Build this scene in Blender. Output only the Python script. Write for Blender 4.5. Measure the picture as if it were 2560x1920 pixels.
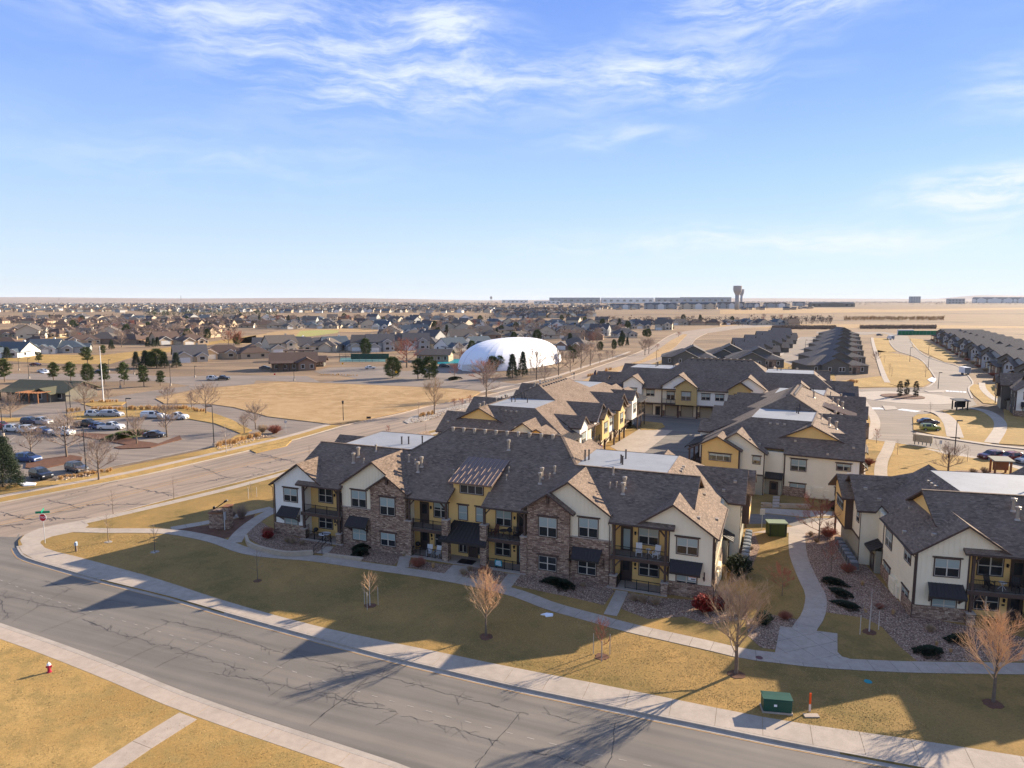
import bpy, math, random
from mathutils import Vector, Matrix
from mathutils.geometry import tessellate_polygon
R = math.radians
rnd = random.Random(7)
for o in list(bpy.data.objects): bpy.data.objects.remove(o)
SC = bpy.context.scene
COL = SC.collection

# ------------------------------------------------------------------ camera, sky, sun, exposure
CAM_H = 28.0
FPX = 1707.0                      # focal length in photograph pixels (2560 wide)
PITCH = math.atan(210 / FPX)
cd = bpy.data.cameras.new('camera'); cam = bpy.data.objects.new('camera', cd); COL.objects.link(cam)
cam.location = (0, 0, CAM_H); cam.rotation_euler = (math.pi / 2 - PITCH, 0, 0)
cd.sensor_width = 36; cd.lens = 36 * FPX / 2560; cd.clip_end = 60000; cd.clip_start = 0.5
SC.camera = cam
SUN_AZ = 57.5      # clockwise from +Y
SUN_EL = 19.9
sd = bpy.data.lights.new('sun', 'SUN'); sun = bpy.data.objects.new('sun', sd); COL.objects.link(sun)
sd.energy = 5.0; sd.angle = R(0.5); sd.color = (1.0, 0.85, 0.66)
sun.rotation_euler = (R(90 - SUN_EL), 0, R(-SUN_AZ) + math.pi)
SC.view_settings.view_transform = 'Standard'; SC.view_settings.look = 'None'
SC.view_settings.exposure = 1.4; SC.view_settings.gamma = 1.0
SC.view_settings.use_curve_mapping = False

W = bpy.data.worlds.new('World'); SC.world = W; W.use_nodes = True
nt = W.node_tree; N = nt.nodes; L = nt.links; N.clear()
out = N.new('ShaderNodeOutputWorld'); bg = N.new('ShaderNodeBackground'); bg.inputs['Strength'].default_value = 0.106
sky = N.new('ShaderNodeTexSky'); sky.sky_type = 'NISHITA'; sky.sun_disc = False
sky.sun_elevation = R(SUN_EL); sky.sun_rotation = R(SUN_AZ); sky.air_density = 1.0; sky.dust_density = 0.0; sky.ozone_density = 3.0
tc = N.new('ShaderNodeTexCoord')
sep = N.new('ShaderNodeSeparateXYZ'); L.new(tc.outputs['Generated'], sep.inputs[0])
def wmath(op, a, b=None):
    m = N.new('ShaderNodeMath'); m.operation = op
    for i, v in enumerate((a, b)):
        if v is None: continue
        if isinstance(v, (int, float)): m.inputs[i].default_value = v
        else: L.new(v, m.inputs[i])
    return m.outputs[0]
# blue that deepens with height, over the physical sky
gr = N.new('ShaderNodeValToRGB'); L.new(sep.outputs['Z'], gr.inputs[0]); e = gr.color_ramp.elements
while len(e) < 6: e.new(.5)
for x, (p_, c_) in zip(e, [(0, (2.5, 2.9, 3.35)), (.06, (2.3, 2.82, 3.5)), (.16, (1.6, 2.36, 3.7)), (.27, (1.02, 1.72, 3.6)), (.42, (.66, 1.26, 3.3)), (1, (.75, 1.15, 2.2))]): x.position = p_; x.color = (*c_, 1)
base = N.new('ShaderNodeMix'); base.data_type = 'RGBA'; base.inputs[0].default_value = .92; L.new(sky.outputs[0], base.inputs[6]); L.new(gr.outputs[0], base.inputs[7])
# cirrus: streaked noise gathered in a few banks, placed by compass bearing and height
az = wmath('ARCTAN2', sep.outputs['X'], sep.outputs['Y']); el = wmath('ARCSINE', sep.outputs['Z'])
azd = wmath('MULTIPLY', az, 57.296); eld = wmath('MULTIPLY', el, 57.296)
cmb = N.new('ShaderNodeCombineXYZ'); L.new(azd, cmb.inputs[0]); L.new(eld, cmb.inputs[1])
warp = N.new('ShaderNodeTexNoise'); warp.inputs['Scale'].default_value = .11; warp.inputs['Detail'].default_value = 4; L.new(cmb.outputs[0], warp.inputs['Vector'])
wv = N.new('ShaderNodeVectorMath'); wv.operation = 'MULTIPLY_ADD'; L.new(warp.outputs['Color'], wv.inputs[0]); wv.inputs[1].default_value = (7, 3.4, 0); L.new(cmb.outputs[0], wv.inputs[2])
def blob(a, e_, sx, sy, k):
    s2 = N.new('ShaderNodeSeparateXYZ'); L.new(wv.outputs[0], s2.inputs[0])
    p = wmath('DIVIDE', wmath('SUBTRACT', s2.outputs[0], a + 3.5), sx); q = wmath('DIVIDE', wmath('SUBTRACT', s2.outputs[1], e_ + 1.7), sy)
    return wmath('MULTIPLY', wmath('EXPONENT', wmath('MULTIPLY', wmath('ADD', wmath('MULTIPLY', p, p), wmath('MULTIPLY', q, q)), -1.0)), k)
tot = None
for bl in ((-18, 19.5, 9, 2.8, .75), (-6, 20.5, 5, 2.6, .8), (-11, 15.8, 8, 2.2, .8), (4, 17.0, 11, 2.2, .7), (-30, 21, 8, 2, .5), (14, 18.0, 6, 1.6, .5), (22, 21.8, 7, 2.0, 1.9), (15, 16.2, 6, 1.5, .5), (35, 7.2, 5.0, 1.2, 2.0), (22, 4.6, 17, 1.1, 1.1), (8, 12.6, 5, .9, .6), (37, 13.4, 4, 1.8, .9), (-28, 24, 9, 1.6, .7), (-22, 10.5, 14, 2.0, .3), (75, 25, 25, 10, 1.1), (-75, 25, 25, 12, 1.1), (150, 35, 40, 18, 1.0), (-150, 35, 40, 18, 1.0), (0, 60, 90, 14, .8)):  # wide banks beside, behind and overhead: added unseen, to pale the fill light
    b_ = blob(*bl); tot = b_ if tot is None else wmath('ADD', tot, b_)
mp = N.new('ShaderNodeMapping'); L.new(wv.outputs[0], mp.inputs[0]); mp.inputs['Rotation'].default_value = (0, 0, R(14)); mp.inputs['Scale'].default_value = (.13, .62, 1)
n1 = N.new('ShaderNodeTexNoise'); n1.inputs['Scale'].default_value = 1; n1.inputs['Detail'].default_value = 10; n1.inputs['Roughness'].default_value = 0.66; n1.inputs['Distortion'].default_value = .15; L.new(mp.outputs[0], n1.inputs['Vector'])
r1 = N.new('ShaderNodeMapRange'); r1.interpolation_type = 'SMOOTHSTEP'; r1.inputs[1].default_value = 0.34; r1.inputs[2].default_value = 0.74; L.new(n1.outputs['Fac'], r1.inputs[0])
cl = wmath('MINIMUM', wmath('MULTIPLY', wmath('MULTIPLY', r1.outputs[0], tot), 1.15), .9)
mx = N.new('ShaderNodeMix'); mx.data_type = 'RGBA'; L.new(cl, mx.inputs[0]); L.new(base.outputs[2], mx.inputs[6]); mx.inputs[7].default_value = (3.2, 3.5, 4.1, 1)
L.new(mx.outputs[2], bg.inputs['Color']); L.new(bg.outputs[0], out.inputs[0])

# ------------------------------------------------------------------ helpers
def G(u, v, z=0.0):
    """point of the ground (height z) seen at photograph pixel u, v"""
    x = (u - 1280) / FPX; yd = (v - 960) / FPX
    f = math.cos(PITCH) - yd * math.sin(PITCH); d = math.sin(PITCH) + yd * math.cos(PITCH)
    t = (CAM_H - z) / d
    return (x * t, f * t)
def GP(pts, z=0.0): return [G(u, v, z) for u, v in pts]
def D(pts): return GP([(x * 1.1573, y * 1.1573) for x, y in pts])       # points of a smaller copy of the photograph
def ZM(u0, v0, sc):                                                      # points of an enlarged crop
    return lambda pts: GP([(u0 + x / sc, v0 + y / sc) for x, y in pts])

def setp(o, label=None, cat=None, group=None, kind=None):
    if label: o['label'] = label
    if cat: o['category'] = cat
    if group: o['group'] = group
    if kind: o['kind'] = kind
    return o
def empty(name, loc=(0, 0, 0), rz=0, label=None, cat=None, group=None, kind=None):
    o = bpy.data.objects.new(name, None); o.empty_display_size = .3
    o.location = loc; o.rotation_euler = (0, 0, rz); COL.objects.link(o)
    return setp(o, label, cat, group, kind)
KIDS = {}
def link(o, parent=None):
    COL.objects.link(o)
    if parent: o.parent = parent; KIDS.setdefault(parent.name, []).append(o)
    return o
def copy_tree(o, parent=None):
    c = o.copy(); link(c, parent)
    for k in list(KIDS.get(o.name, [])): copy_tree(k, c)
    return c
def copy_thing(o, loc, rz=0, scale=1, label=None, group=None):
    c = copy_tree(o); c.location = loc; c.rotation_euler = (0, 0, rz)
    c.scale = (scale,) * 3 if isinstance(scale, (int, float)) else scale
    if label: c['label'] = label
    if group: c['group'] = group
    return c
def recolor(root, frm, to):
    """give the copy another paint: the slot is linked to the object, the mesh stays shared"""
    for o in [root] + [k for k in KIDS.get(root.name, [])]:
        if o.type != 'MESH': continue
        for i, s in enumerate(o.material_slots):
            if s.material == frm: s.link = 'OBJECT'; s.material = to

class MB:
    def __init__(s): s.v = []; s.f = []; s.m = []; s.sm = False
    def face(s, pts, m=0):
        n = len(s.v); s.v += [tuple(p) for p in pts]; s.f.append(tuple(range(n, n + len(pts)))); s.m.append(m)
    def hull8(s, b, t, m=0, mt=None):
        """two quads b (bottom) and t (top), same order, counter-clockwise from above"""
        n = len(s.v); s.v += [tuple(p) for p in b] + [tuple(p) for p in t]; k = len(b)
        s.f.append(tuple(n + i for i in reversed(range(k)))); s.m.append(m)
        s.f.append(tuple(n + k + i for i in range(k))); s.m.append(m if mt is None else mt)
        for i in range(k):
            j = (i + 1) % k; s.f.append((n + i, n + j, n + k + j, n + k + i)); s.m.append(m)
    def box(s, x0, x1, y0, y1, z0, z1, m=0, mt=None):
        if x0 > x1: x0, x1 = x1, x0
        if y0 > y1: y0, y1 = y1, y0
        if z0 > z1: z0, z1 = z1, z0
        s.hull8([(x0, y0, z0), (x1, y0, z0), (x1, y1, z0), (x0, y1, z0)], [(x0, y0, z1), (x1, y0, z1), (x1, y1, z1), (x0, y1, z1)], m, mt)
        return s
    def prism(s, poly, fn, a, b, m=0):
        """2-D outline extruded between a and b; fn(p, q, t) -> point"""
        P0 = [fn(p, q, a) for p, q in poly]; P1 = [fn(p, q, b) for p, q in poly]
        s.caps(P0, P1, m)
        return s
    def caps(s, P0, P1, m=0, mt=None, mb=None):
        n = len(s.v); k = len(P0); s.v += [tuple(p) for p in P0] + [tuple(p) for p in P1]
        tris = tessellate_polygon([[Vector(p) for p in P0]])
        # orientation: triangle normals of tessellate follow the outline
        for t in tris:
            s.f.append((n + t[0], n + t[1], n + t[2])); s.m.append(m if mb is None else mb)
            s.f.append((n + k + t[2], n + k + t[1], n + k + t[0])); s.m.append(m if mt is None else mt)
        for i in range(k):
            j = (i + 1) % k; s.f.append((n + i, n + j, n + k + j, n + k + i)); s.m.append(m)
    def slab(s, plan, fn, th=.22, m=0, mt=1):
        """sloping plate over a plan outline; top material mt, edges and soffit m"""
        T = [(x, y, fn(x, y)) for x, y in plan]; B = [(x, y, z - th) for x, y, z in T]
        s.caps(B, T, m, mt)
    def bar(s, p, q, w, h=None, m=0):
        p = Vector(p); q = Vector(q); d = q - p
        if d.length < 1e-6: return
        h = h or w; d.normalize(); a = d.cross(Vector((0, 0, 1)))
        if a.length < 1e-3: a = Vector((1, 0, 0))
        a.normalize(); b = a.cross(d); a *= w / 2; b *= h / 2
        s.hull8([p - a - b, p + a - b, p + a + b, p - a + b], [q - a - b, q + a - b, q + a + b, q - a + b], m)
    def tube(s, pts, rad, n=6, m=0, cap=True):
        pts = [Vector(p) for p in pts]; rings = []; k = len(pts)
        if isinstance(rad, (int, float)): rad = [rad] * k
        base = len(s.v)
        for i, p in enumerate(pts):
            d = (pts[min(i + 1, k - 1)] - pts[max(i - 1, 0)]).normalized()
            a = d.cross(Vector((0.13, .21, 1)) if abs(d.z) < .95 else Vector((1, .1, 0))).normalized(); b = d.cross(a)
            for j in range(n):
                t = 2 * math.pi * j / n; s.v.append(tuple(p + (a * math.cos(t) + b * math.sin(t)) * rad[i]))
        for i in range(k - 1):
            for j in range(n):
                j2 = (j + 1) % n; s.f.append((base + i * n + j, base + i * n + j2, base + (i + 1) * n + j2, base + (i + 1) * n + j)); s.m.append(m)
        if cap:
            s.f.append(tuple(base + j for j in reversed(range(n)))); s.m.append(m)
            s.f.append(tuple(base + (k - 1) * n + j for j in range(n))); s.m.append(m)
    def lathe(s, prof, c=(0, 0, 0), n=12, m=0):
        base = len(s.v)
        for r, z in prof:
            for j in range(n):
                t = 2 * math.pi * j / n; s.v.append((c[0] + r * math.cos(t), c[1] + r * math.sin(t), c[2] + z))
        for i in range(len(prof) - 1):
            for j in range(n):
                j2 = (j + 1) % n; s.f.append((base + i * n + j, base + i * n + j2, base + (i + 1) * n + j2, base + (i + 1) * n + j)); s.m.append(m)
        s.f.append(tuple(base + j for j in reversed(range(n)))); s.m.append(m)
        s.f.append(tuple(base + (len(prof) - 1) * n + j for j in range(n))); s.m.append(m)
    def build(s, name, mats, parent=None, uv=False, smooth=False, label=None, cat=None, group=None, kind=None):
        me = bpy.data.meshes.new(name); me.from_pydata(s.v, [], s.f)
        if not isinstance(mats, (list, tuple)): mats = [mats]
        for m in mats: me.materials.append(m)
        if len(mats) > 1: me.polygons.foreach_set('material_index', s.m)
        if smooth: me.polygons.foreach_set('use_smooth', [True] * len(s.f))
        if uv:
            ul = me.uv_layers.new(name='UV').data; data = []
            for p in me.polygons:
                n = p.normal
                if abs(n.z) > .985: T = Vector((1, 0, 0)); B = Vector((0, 1, 0))
                else:
                    T = Vector((-n.y, n.x, 0)).normalized(); B = n.cross(T)
                for vi in p.vertices:
                    c = me.vertices[vi].co; data += [c.dot(T), c.dot(B)]
            ul.foreach_set('uv', data)
        me.update()
        o = bpy.data.objects.new(name, me); link(o, parent)
        return setp(o, label, cat, group, kind)

def inst(name, src, parent=None, loc=(0, 0, 0), rot=(0, 0, 0), label=None, **k):
    o = bpy.data.objects.new(name, src.data if hasattr(src, 'data') else src); o.location = loc; o.rotation_euler = rot
    link(o, parent)
    if label: o['label'] = label
    for a, b in k.items(): o[a] = b
    return o

# ------------------------------------------------------------------ materials
def mat(name, col, rough=.8, metal=0, spec=.3):
    m = bpy.data.materials.new(name); m.use_nodes = True
    b = m.node_tree.nodes['Principled BSDF']
    b.inputs['Base Color'].default_value = (*col, 1); b.inputs['Roughness'].default_value = rough
    b.inputs['Metallic'].default_value = metal; b.inputs['Specular IOR Level'].default_value = spec
    return m
class NT:
    def __init__(s, m): s.m = m; s.t = m.node_tree; s.b = s.t.nodes['Principled BSDF']; s.tc = s.t.nodes.new('ShaderNodeTexCoord')
    def n(s, typ, **k):
        x = s.t.nodes.new(typ)
        for a, b in k.items():
            if a in x.inputs: x.inputs[a].default_value = b
            else: setattr(x, a, b)
        return x
    def l(s, a, b): s.t.links.new(a, b)
    def co(s, kind='Object', scale=(1, 1, 1)):
        mp = s.t.nodes.new('ShaderNodeMapping'); mp.inputs['Scale'].default_value = scale; s.l(s.tc.outputs[kind], mp.inputs[0]); return mp.outputs[0]
    def noise(s, vec, scale, detail=4, rough=.6, dist=0):
        x = s.t.nodes.new('ShaderNodeTexNoise'); x.inputs['Scale'].default_value = scale; x.inputs['Detail'].default_value = detail
        x.inputs['Roughness'].default_value = rough; x.inputs['Distortion'].default_value = dist; s.l(vec, x.inputs['Vector']); return x
    def ramp(s, fac, stops):
        r = s.t.nodes.new('ShaderNodeValToRGB'); e = r.color_ramp.elements
        while len(e) < len(stops): e.new(.5)
        for x, (p, c) in zip(e, stops): x.position = p; x.color = (*c, 1) if len(c) == 3 else c
        s.l(fac, r.inputs[0]); return r.outputs[0]
    def mix(s, fac, a, b, mode='MIX'):
        x = s.t.nodes.new('ShaderNodeMix'); x.data_type = 'RGBA'; x.blend_type = mode
        for i, v in ((0, fac), (6, a), (7, b)):
            if isinstance(v, (int, float)): x.inputs[i].default_value = v
            elif isinstance(v, tuple): x.inputs[i].default_value = (*v, 1)
            else: s.l(v, x.inputs[i])
        return x.outputs[2]
    def bump(s, h, strength=.3, dist=.02):
        x = s.t.nodes.new('ShaderNodeBump'); x.inputs['Strength'].default_value = strength; x.inputs['Distance'].default_value = dist
        s.l(h, x.inputs['Height']); s.l(x.outputs[0], s.b.inputs['Normal'])
    def base(s, c): s.l(c, s.b.inputs['Base Color'])

def noisy(name, col, var=.15, scale=3, rough=.85, fine=40, bump=.2, spec=.2):
    m = mat(name, col, rough, 0, spec); t = NT(m); v = t.co('Object')
    a = t.noise(v, scale, 4); f = t.noise(v, fine, 2)
    dk = tuple(c * (1 - var) for c in col); lt = tuple(min(1, c * (1 + var)) for c in col)
    c = t.ramp(a.outputs['Fac'], [(.3, dk), (.7, lt)]); c = t.mix(.35, c, t.ramp(f.outputs['Fac'], [(.3, dk), (.7, lt)]), 'MIX')
    t.base(c)
    if bump: t.bump(f.outputs['Fac'], bump, .01)
    return m
M = {}
def shingle(name, c1, c2, c3):
    m = mat(name, c1, .92, 0, .15); t = NT(m); uv = t.co('UV')
    b = t.n('ShaderNodeTexBrick', offset=.5, offset_frequency=2); t.l(uv, b.inputs['Vector'])
    b.inputs['Scale'].default_value = 1; b.inputs['Brick Width'].default_value = .32; b.inputs['Row Height'].default_value = .145
    b.inputs['Mortar Size'].default_value = .012; b.inputs['Bias'].default_value = 0
    b.inputs['Color1'].default_value = (*c1, 1); b.inputs['Color2'].default_value = (*c2, 1); b.inputs['Mortar'].default_value = (*[x * .45 for x in c1], 1)
    b2 = t.n('ShaderNodeTexBrick', offset=.37, offset_frequency=3); t.l(t.co('UV', (1, 1, 1)), b2.inputs['Vector'])
    b2.inputs['Scale'].default_value = 1; b2.inputs['Brick Width'].default_value = .42; b2.inputs['Row Height'].default_value = .22; b2.inputs['Mortar Size'].default_value = 0
    b2.inputs['Color1'].default_value = (.68, .66, .64, 1); b2.inputs['Color2'].default_value = (1, 1, 1, 1)
    n = t.noise(uv, .25, 3); n3 = t.noise(t.co('UV', (3.2, 8, 1)), 1, 3, .7)
    c = t.mix(1.0, b.outputs['Color'], b2.outputs['Color'], 'MULTIPLY')
    c = t.mix(t.ramp(n.outputs['Fac'], [(.4, (0, 0, 0)), (.65, (.45, .45, .45))]), c, c3)
    c = t.mix(.55, c, t.ramp(n3.outputs['Fac'], [(.3, (.68, .68, .68)), (.7, (1.3, 1.27, 1.22))]), 'MULTIPLY')
    t.base(c); t.bump(b.outputs['Fac'], -.5, .03)
    return m
M['roof'] = shingle('weathered_shingle', (.29, .212, .155), (.14, .105, .082), (.235, .172, .128))
M['roof2'] = shingle('charcoal_shingle', (.22, .19, .17), (.10, .092, .09), (.16, .14, .13))
M['roof3'] = shingle('brown_shingle', (.17, .115, .085), (.11, .08, .065), (.14, .10, .075))
M['membrane'] = noisy('roof_membrane', (.27, .28, .29), .16, .35, .65, 6, .05)
def stone():
    m = mat('ledge_stone', (.3, .25, .2), .9, 0, .15); t = NT(m); uv = t.co('UV')
    b = t.n('ShaderNodeTexBrick', offset=.43, offset_frequency=2, squash=.7, squash_frequency=3); t.l(uv, b.inputs['Vector'])
    b.inputs['Scale'].default_value = 1; b.inputs['Brick Width'].default_value = .42; b.inputs['Row Height'].default_value = .13; b.inputs['Mortar Size'].default_value = .014; b.inputs['Mortar Smooth'].default_value = .2
    b.inputs['Color1'].default_value = (0, 0, 0, 1); b.inputs['Color2'].default_value = (1, 1, 1, 1); b.inputs['Mortar'].default_value = (.5, .5, .5, 1)
    c = t.ramp(b.outputs['Color'], [(.0, (.15, .09, .065)), (.3, (.31, .20, .14)), (.55, (.46, .33, .23)), (.8, (.23, .15, .115)), (1, (.58, .45, .32))])
    n = t.noise(uv, 7, 3); c = t.mix(.6, c, t.ramp(n.outputs['Fac'], [(.3, (.5, .48, .46)), (.7, (1.3, 1.28, 1.25))]), 'MULTIPLY')
    c = t.mix(b.outputs['Fac'], c, (.10, .075, .06)); t.base(c); t.bump(b.outputs['Fac'], -.8, .05)
    return m
M['stone'] = stone()
M['cream'] = noisy('cream_board', (.80, .70, .50), .05, .8, .75, 12, .05)
M['white'] = noisy('white_board', (.78, .75, .66), .05, .8, .75, 12, .05)
M['yellow'] = noisy('ochre_stucco', (.76, .49, .18), .07, .8, .85, 30, .1)
M['ochre2'] = noisy('sand_stucco', (.50, .36, .15), .06, .8, .85, 30, .1)
M['brown'] = noisy('brown_trim', (.085, .055, .042), .15, 2, .7, 20, .05)
M['sage'] = noisy('sage_board', (.30, .28, .21), .06, 1, .8, 20, .05)
M['garage'] = noisy('garage_door_paint', (.42, .36, .25), .04, 1, .7, 20, 0)
M['metal'] = mat('dark_metal_roof', (.035, .03, .028), .55, .1, .3)
M['bronze'] = mat('bronze_metal_roof', (.17, .115, .09), .42, .35, .45)
M['black'] = mat('black_iron', (.018, .018, .02), .5, .3, .4)
M['glass'] = mat('dark_window_glass', (.018, .022, .026), .06, 0, .6)
M['blind'] = mat('glass_with_blind', (.30, .36, .33), .12, 0, .6)
M['mullion'] = mat('almond_mullion', (.52, .47, .38), .6)
M['doorbrown'] = mat('door_brown', (.06, .04, .032), .5)
M['lampglass'] = mat('lamp_glass', (.5, .35, .15), .3)
M['deck'] = noisy('deck_floor', (.22, .19, .16), .1, 2, .9, 20, .1)
M['pipe'] = mat('galvanised_flue', (.42, .35, .27), .5, .4)
M['pvc'] = mat('dark_pipe', (.06, .05, .05), .6)
M['acgrey'] = mat('air_conditioner_grey', (.22, .24, .25), .5, .2)
M['whitep'] = mat('white_paint', (.75, .75, .73), .5)
M['concrete'] = None
def concrete(name, col, var=.12):
    m = mat(name, col, .9, 0, .2); t = NT(m); v = t.co('Object')
    a = t.noise(v, .35, 5, .6); f = t.noise(v, 14, 3, .7); g = t.noise(v, 1.7, 4, .6)
    c = t.ramp(a.outputs['Fac'], [(.3, tuple(x * (1 - var) for x in col)), (.7, tuple(x * (1 + var * .6) for x in col))])
    c = t.mix(.5, c, t.ramp(g.outputs['Fac'], [(.35, (.82, .80, .78)), (.65, (1.08, 1.07, 1.06))]), 'MULTIPLY')
    c = t.mix(.35, c, t.ramp(f.outputs['Fac'], [(.3, (.7, .7, .7)), (.7, (1.2, 1.2, 1.2))]), 'MULTIPLY')
    t.base(c); t.bump(f.outputs['Fac'], .15, .01); return m
M['concrete'] = concrete('concrete', (.40, .335, .27))
M['concrete2'] = concrete('tan_concrete', (.43, .35, .275))
M['kerb'] = concrete('kerb_concrete', (.38, .33, .275))
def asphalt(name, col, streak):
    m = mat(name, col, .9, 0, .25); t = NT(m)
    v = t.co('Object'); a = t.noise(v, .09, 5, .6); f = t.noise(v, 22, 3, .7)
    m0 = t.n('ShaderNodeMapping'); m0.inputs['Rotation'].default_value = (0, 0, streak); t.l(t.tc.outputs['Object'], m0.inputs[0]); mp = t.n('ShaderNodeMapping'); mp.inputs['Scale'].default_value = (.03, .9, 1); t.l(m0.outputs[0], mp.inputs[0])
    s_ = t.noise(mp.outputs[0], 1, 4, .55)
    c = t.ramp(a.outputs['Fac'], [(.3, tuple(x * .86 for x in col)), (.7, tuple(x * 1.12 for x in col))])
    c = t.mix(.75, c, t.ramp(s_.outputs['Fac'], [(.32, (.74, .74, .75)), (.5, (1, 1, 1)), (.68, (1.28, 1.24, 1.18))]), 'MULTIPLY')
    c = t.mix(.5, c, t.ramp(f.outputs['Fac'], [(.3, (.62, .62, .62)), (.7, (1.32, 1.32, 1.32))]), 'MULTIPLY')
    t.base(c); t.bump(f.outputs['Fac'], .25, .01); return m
M['asphalt'] = asphalt('asphalt', (.172, .152, .128), R(21))
M['asphalt2'] = asphalt('asphalt_seen_pale', (.28, .215, .16), R(-58))  # side street: its paler look from this viewing angle is put into the colour
M['lotasphalt'] = asphalt('lot_asphalt', (.215, .175, .14), R(10))
M['tar'] = mat('tar_seal', (.03, .028, .03), .6, 0, .3)
def grass(name, c1, c2, c3, big=.05, stripe=None):
    m = mat(name, c1, .95, 0, .1); t = NT(m); v = t.co('Object', (1, 1, 1) if big > .01 else (.35, 1, 1))
    a = t.noise(v, big, 5, .65, .4); b = t.noise(v, big * 9, 5, .65, .3); f = t.noise(v, 5.5, 5, .8); g = t.noise(v, 28, 3, .8)
    c = t.mix(t.ramp(a.outputs['Fac'], [(.42, (0, 0, 0)), (.58, (1, 1, 1))]), c1, c2)
    c = t.mix(t.ramp(b.outputs['Fac'], [(.45, (0, 0, 0)), (.62, (1, 1, 1))]), c, c3)
    c = t.mix(.7, c, t.ramp(f.outputs['Fac'], [(.28, (.5, .52, .45)), (.5, (1, 1, 1)), (.72, (1.35, 1.3, 1.3))]), 'MULTIPLY')
    c = t.mix(.6, c, t.ramp(g.outputs['Fac'], [(.28, (.45, .5, .45)), (.7, (1.45, 1.4, 1.4))]), 'MULTIPLY')
    t.base(c); t.bump(g.outputs['Fac'], .5, .04); return m
M['lawn'] = grass('winter_lawn', (.36, .222, .078), (.20, .142, .05), (.28, .18, .066), .06)
M['lawn2'] = grass('dry_lawn', (.43, .275, .10), (.33, .205, .07), (.30, .205, .075), .07)
M['field'] = grass('dry_prairie', (.26, .18, .11), (.165, .12, .085), (.30, .21, .13), .006)
M['fieldnear'] = grass('dry_meadow', (.38, .25, .125), (.31, .20, .095), (.42, .285, .15), .03)
M['golf'] = grass('golf_green', (.33, .32, .11), (.36, .29, .12), (.30, .30, .10), .03)
def gravel(name, cols, sc=9):
    m = mat(name, cols[0], .95, 0, .15); t = NT(m); v = t.co('Object')
    vo = t.n('ShaderNodeTexVoronoi'); vo.inputs['Scale'].default_value = sc; t.l(v, vo.inputs['Vector'])
    sp = t.n('ShaderNodeSeparateColor'); t.l(vo.outputs['Color'], sp.inputs[0])
    c = t.ramp(sp.outputs[0], [(i / (len(cols) - 1), k) for i, k in enumerate(cols)])
    n = t.noise(v, .25, 3); c = t.mix(.6, c, t.ramp(n.outputs['Fac'], [(.3, (.7, .7, .7)), (.7, (1.2, 1.2, 1.2))]), 'MULTIPLY')
    c = t.mix(t.ramp(vo.outputs['Distance'], [(.35, (0, 0, 0)), (.75, (.8, .8, .8))]), c, tuple(x * .3 for x in cols[0]))
    t.base(c); t.bump(vo.outputs['Distance'], -.7, .05); return m
M['gravel'] = gravel('pink_river_rock', [(.20, .125, .085), (.37, .235, .165), (.28, .175, .12), (.47, .34, .24), (.32, .205, .145)])
M['mulch'] = noisy('bark_mulch', (.13, .065, .04), .4, 1.5, .95, 14, .6)
M['cobble'] = gravel('pale_cobble', [(.35, .30, .25), (.5, .45, .38), (.42, .36, .3), (.62, .57, .5)], 4)
M['paint'] = noisy('road_paint', (.34, .30, .25), .3, 2, .8, 9, 0)
M['ypaint'] = noisy('yellow_road_paint', (.42, .25, .10), .3, 2, .8, 9, 0)
M['snow'] = mat('old_snow', (.8, .82, .86), .6)
M['bark'] = noisy('bark', (.16, .12, .09), .25, 4, .95, 30, .3)
M['barkpale'] = noisy('pale_bark', (.46, .40, .34), .25, 6, .9, 30, .2)
M['twig'] = noisy('twig', (.34, .24, .15), .2, 3, .9, 20, 0)
M['twiggold'] = noisy('golden_twig', (.58, .37, .20), .2, 3, .9, 20, 0)
M['twiggrey'] = noisy('grey_twig', (.28, .21, .165), .2, 3, .9, 20, 0)
M['twigred'] = noisy('russet_twig', (.30, .11, .07), .3, 3, .9, 20, 0)
M['pine'] = noisy('pine_needles', (.055, .080, .022), .45, 1.2, .9, 12, 0)
M['spruce'] = noisy('spruce_needles', (.045, .062, .035), .45, 1.2, .9, 12, 0)
M['juniper'] = noisy('juniper_leaf', (.02, .028, .014), .4, 2, .9, 12, 0)
M['strawgrass'] = noisy('straw_grass', (.56, .36, .16), .25, 3, .9, 20, 0)
M['redleaf'] = noisy('red_shrub', (.25, .03, .02), .4, 3, .8, 20, 0)
# ------------------------------------------------------------------ ground, roads, paths
Z1 = ZM(640, 1040, 3.456); Z2 = ZM(1200, 1040, 3.072); Z3 = ZM(1920, 1040, 3.456); Z4 = ZM(1920, 1440, 3.456)
Z5 = ZM(0, 960, 3.072); Z6 = ZM(0, 1440, 2.304); Z7 = ZM(800, 1400, 1.975); Y5 = ZM(0, 900, 3.16); Y6 = ZM(640, 900, 3.456)
Y3 = ZM(1200, 730, 3.456); Y4 = ZM(1800, 730, 2.911); Y8 = ZM(1700, 840, 2.572); Y2 = ZM(600, 730, 3.456); Y1 = ZM(0, 730, 3.456)
STREET = -.14
def sheet(name, pts, z, m, th=0, kind='structure', parent=None, label=None, sidem=None):
    mb = MB(); T = [(x, y, z) for x, y in pts]
    if th: mb.caps([(x, y, z - th) for x, y in pts], T, 0, 0)
    else:
        for t in tessellate_polygon([[Vector(p) for p in T]]): mb.face([T[i] for i in t])
    o = mb.build(name, m, parent); setp(o, kind=None if parent else kind)
    return o
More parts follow.
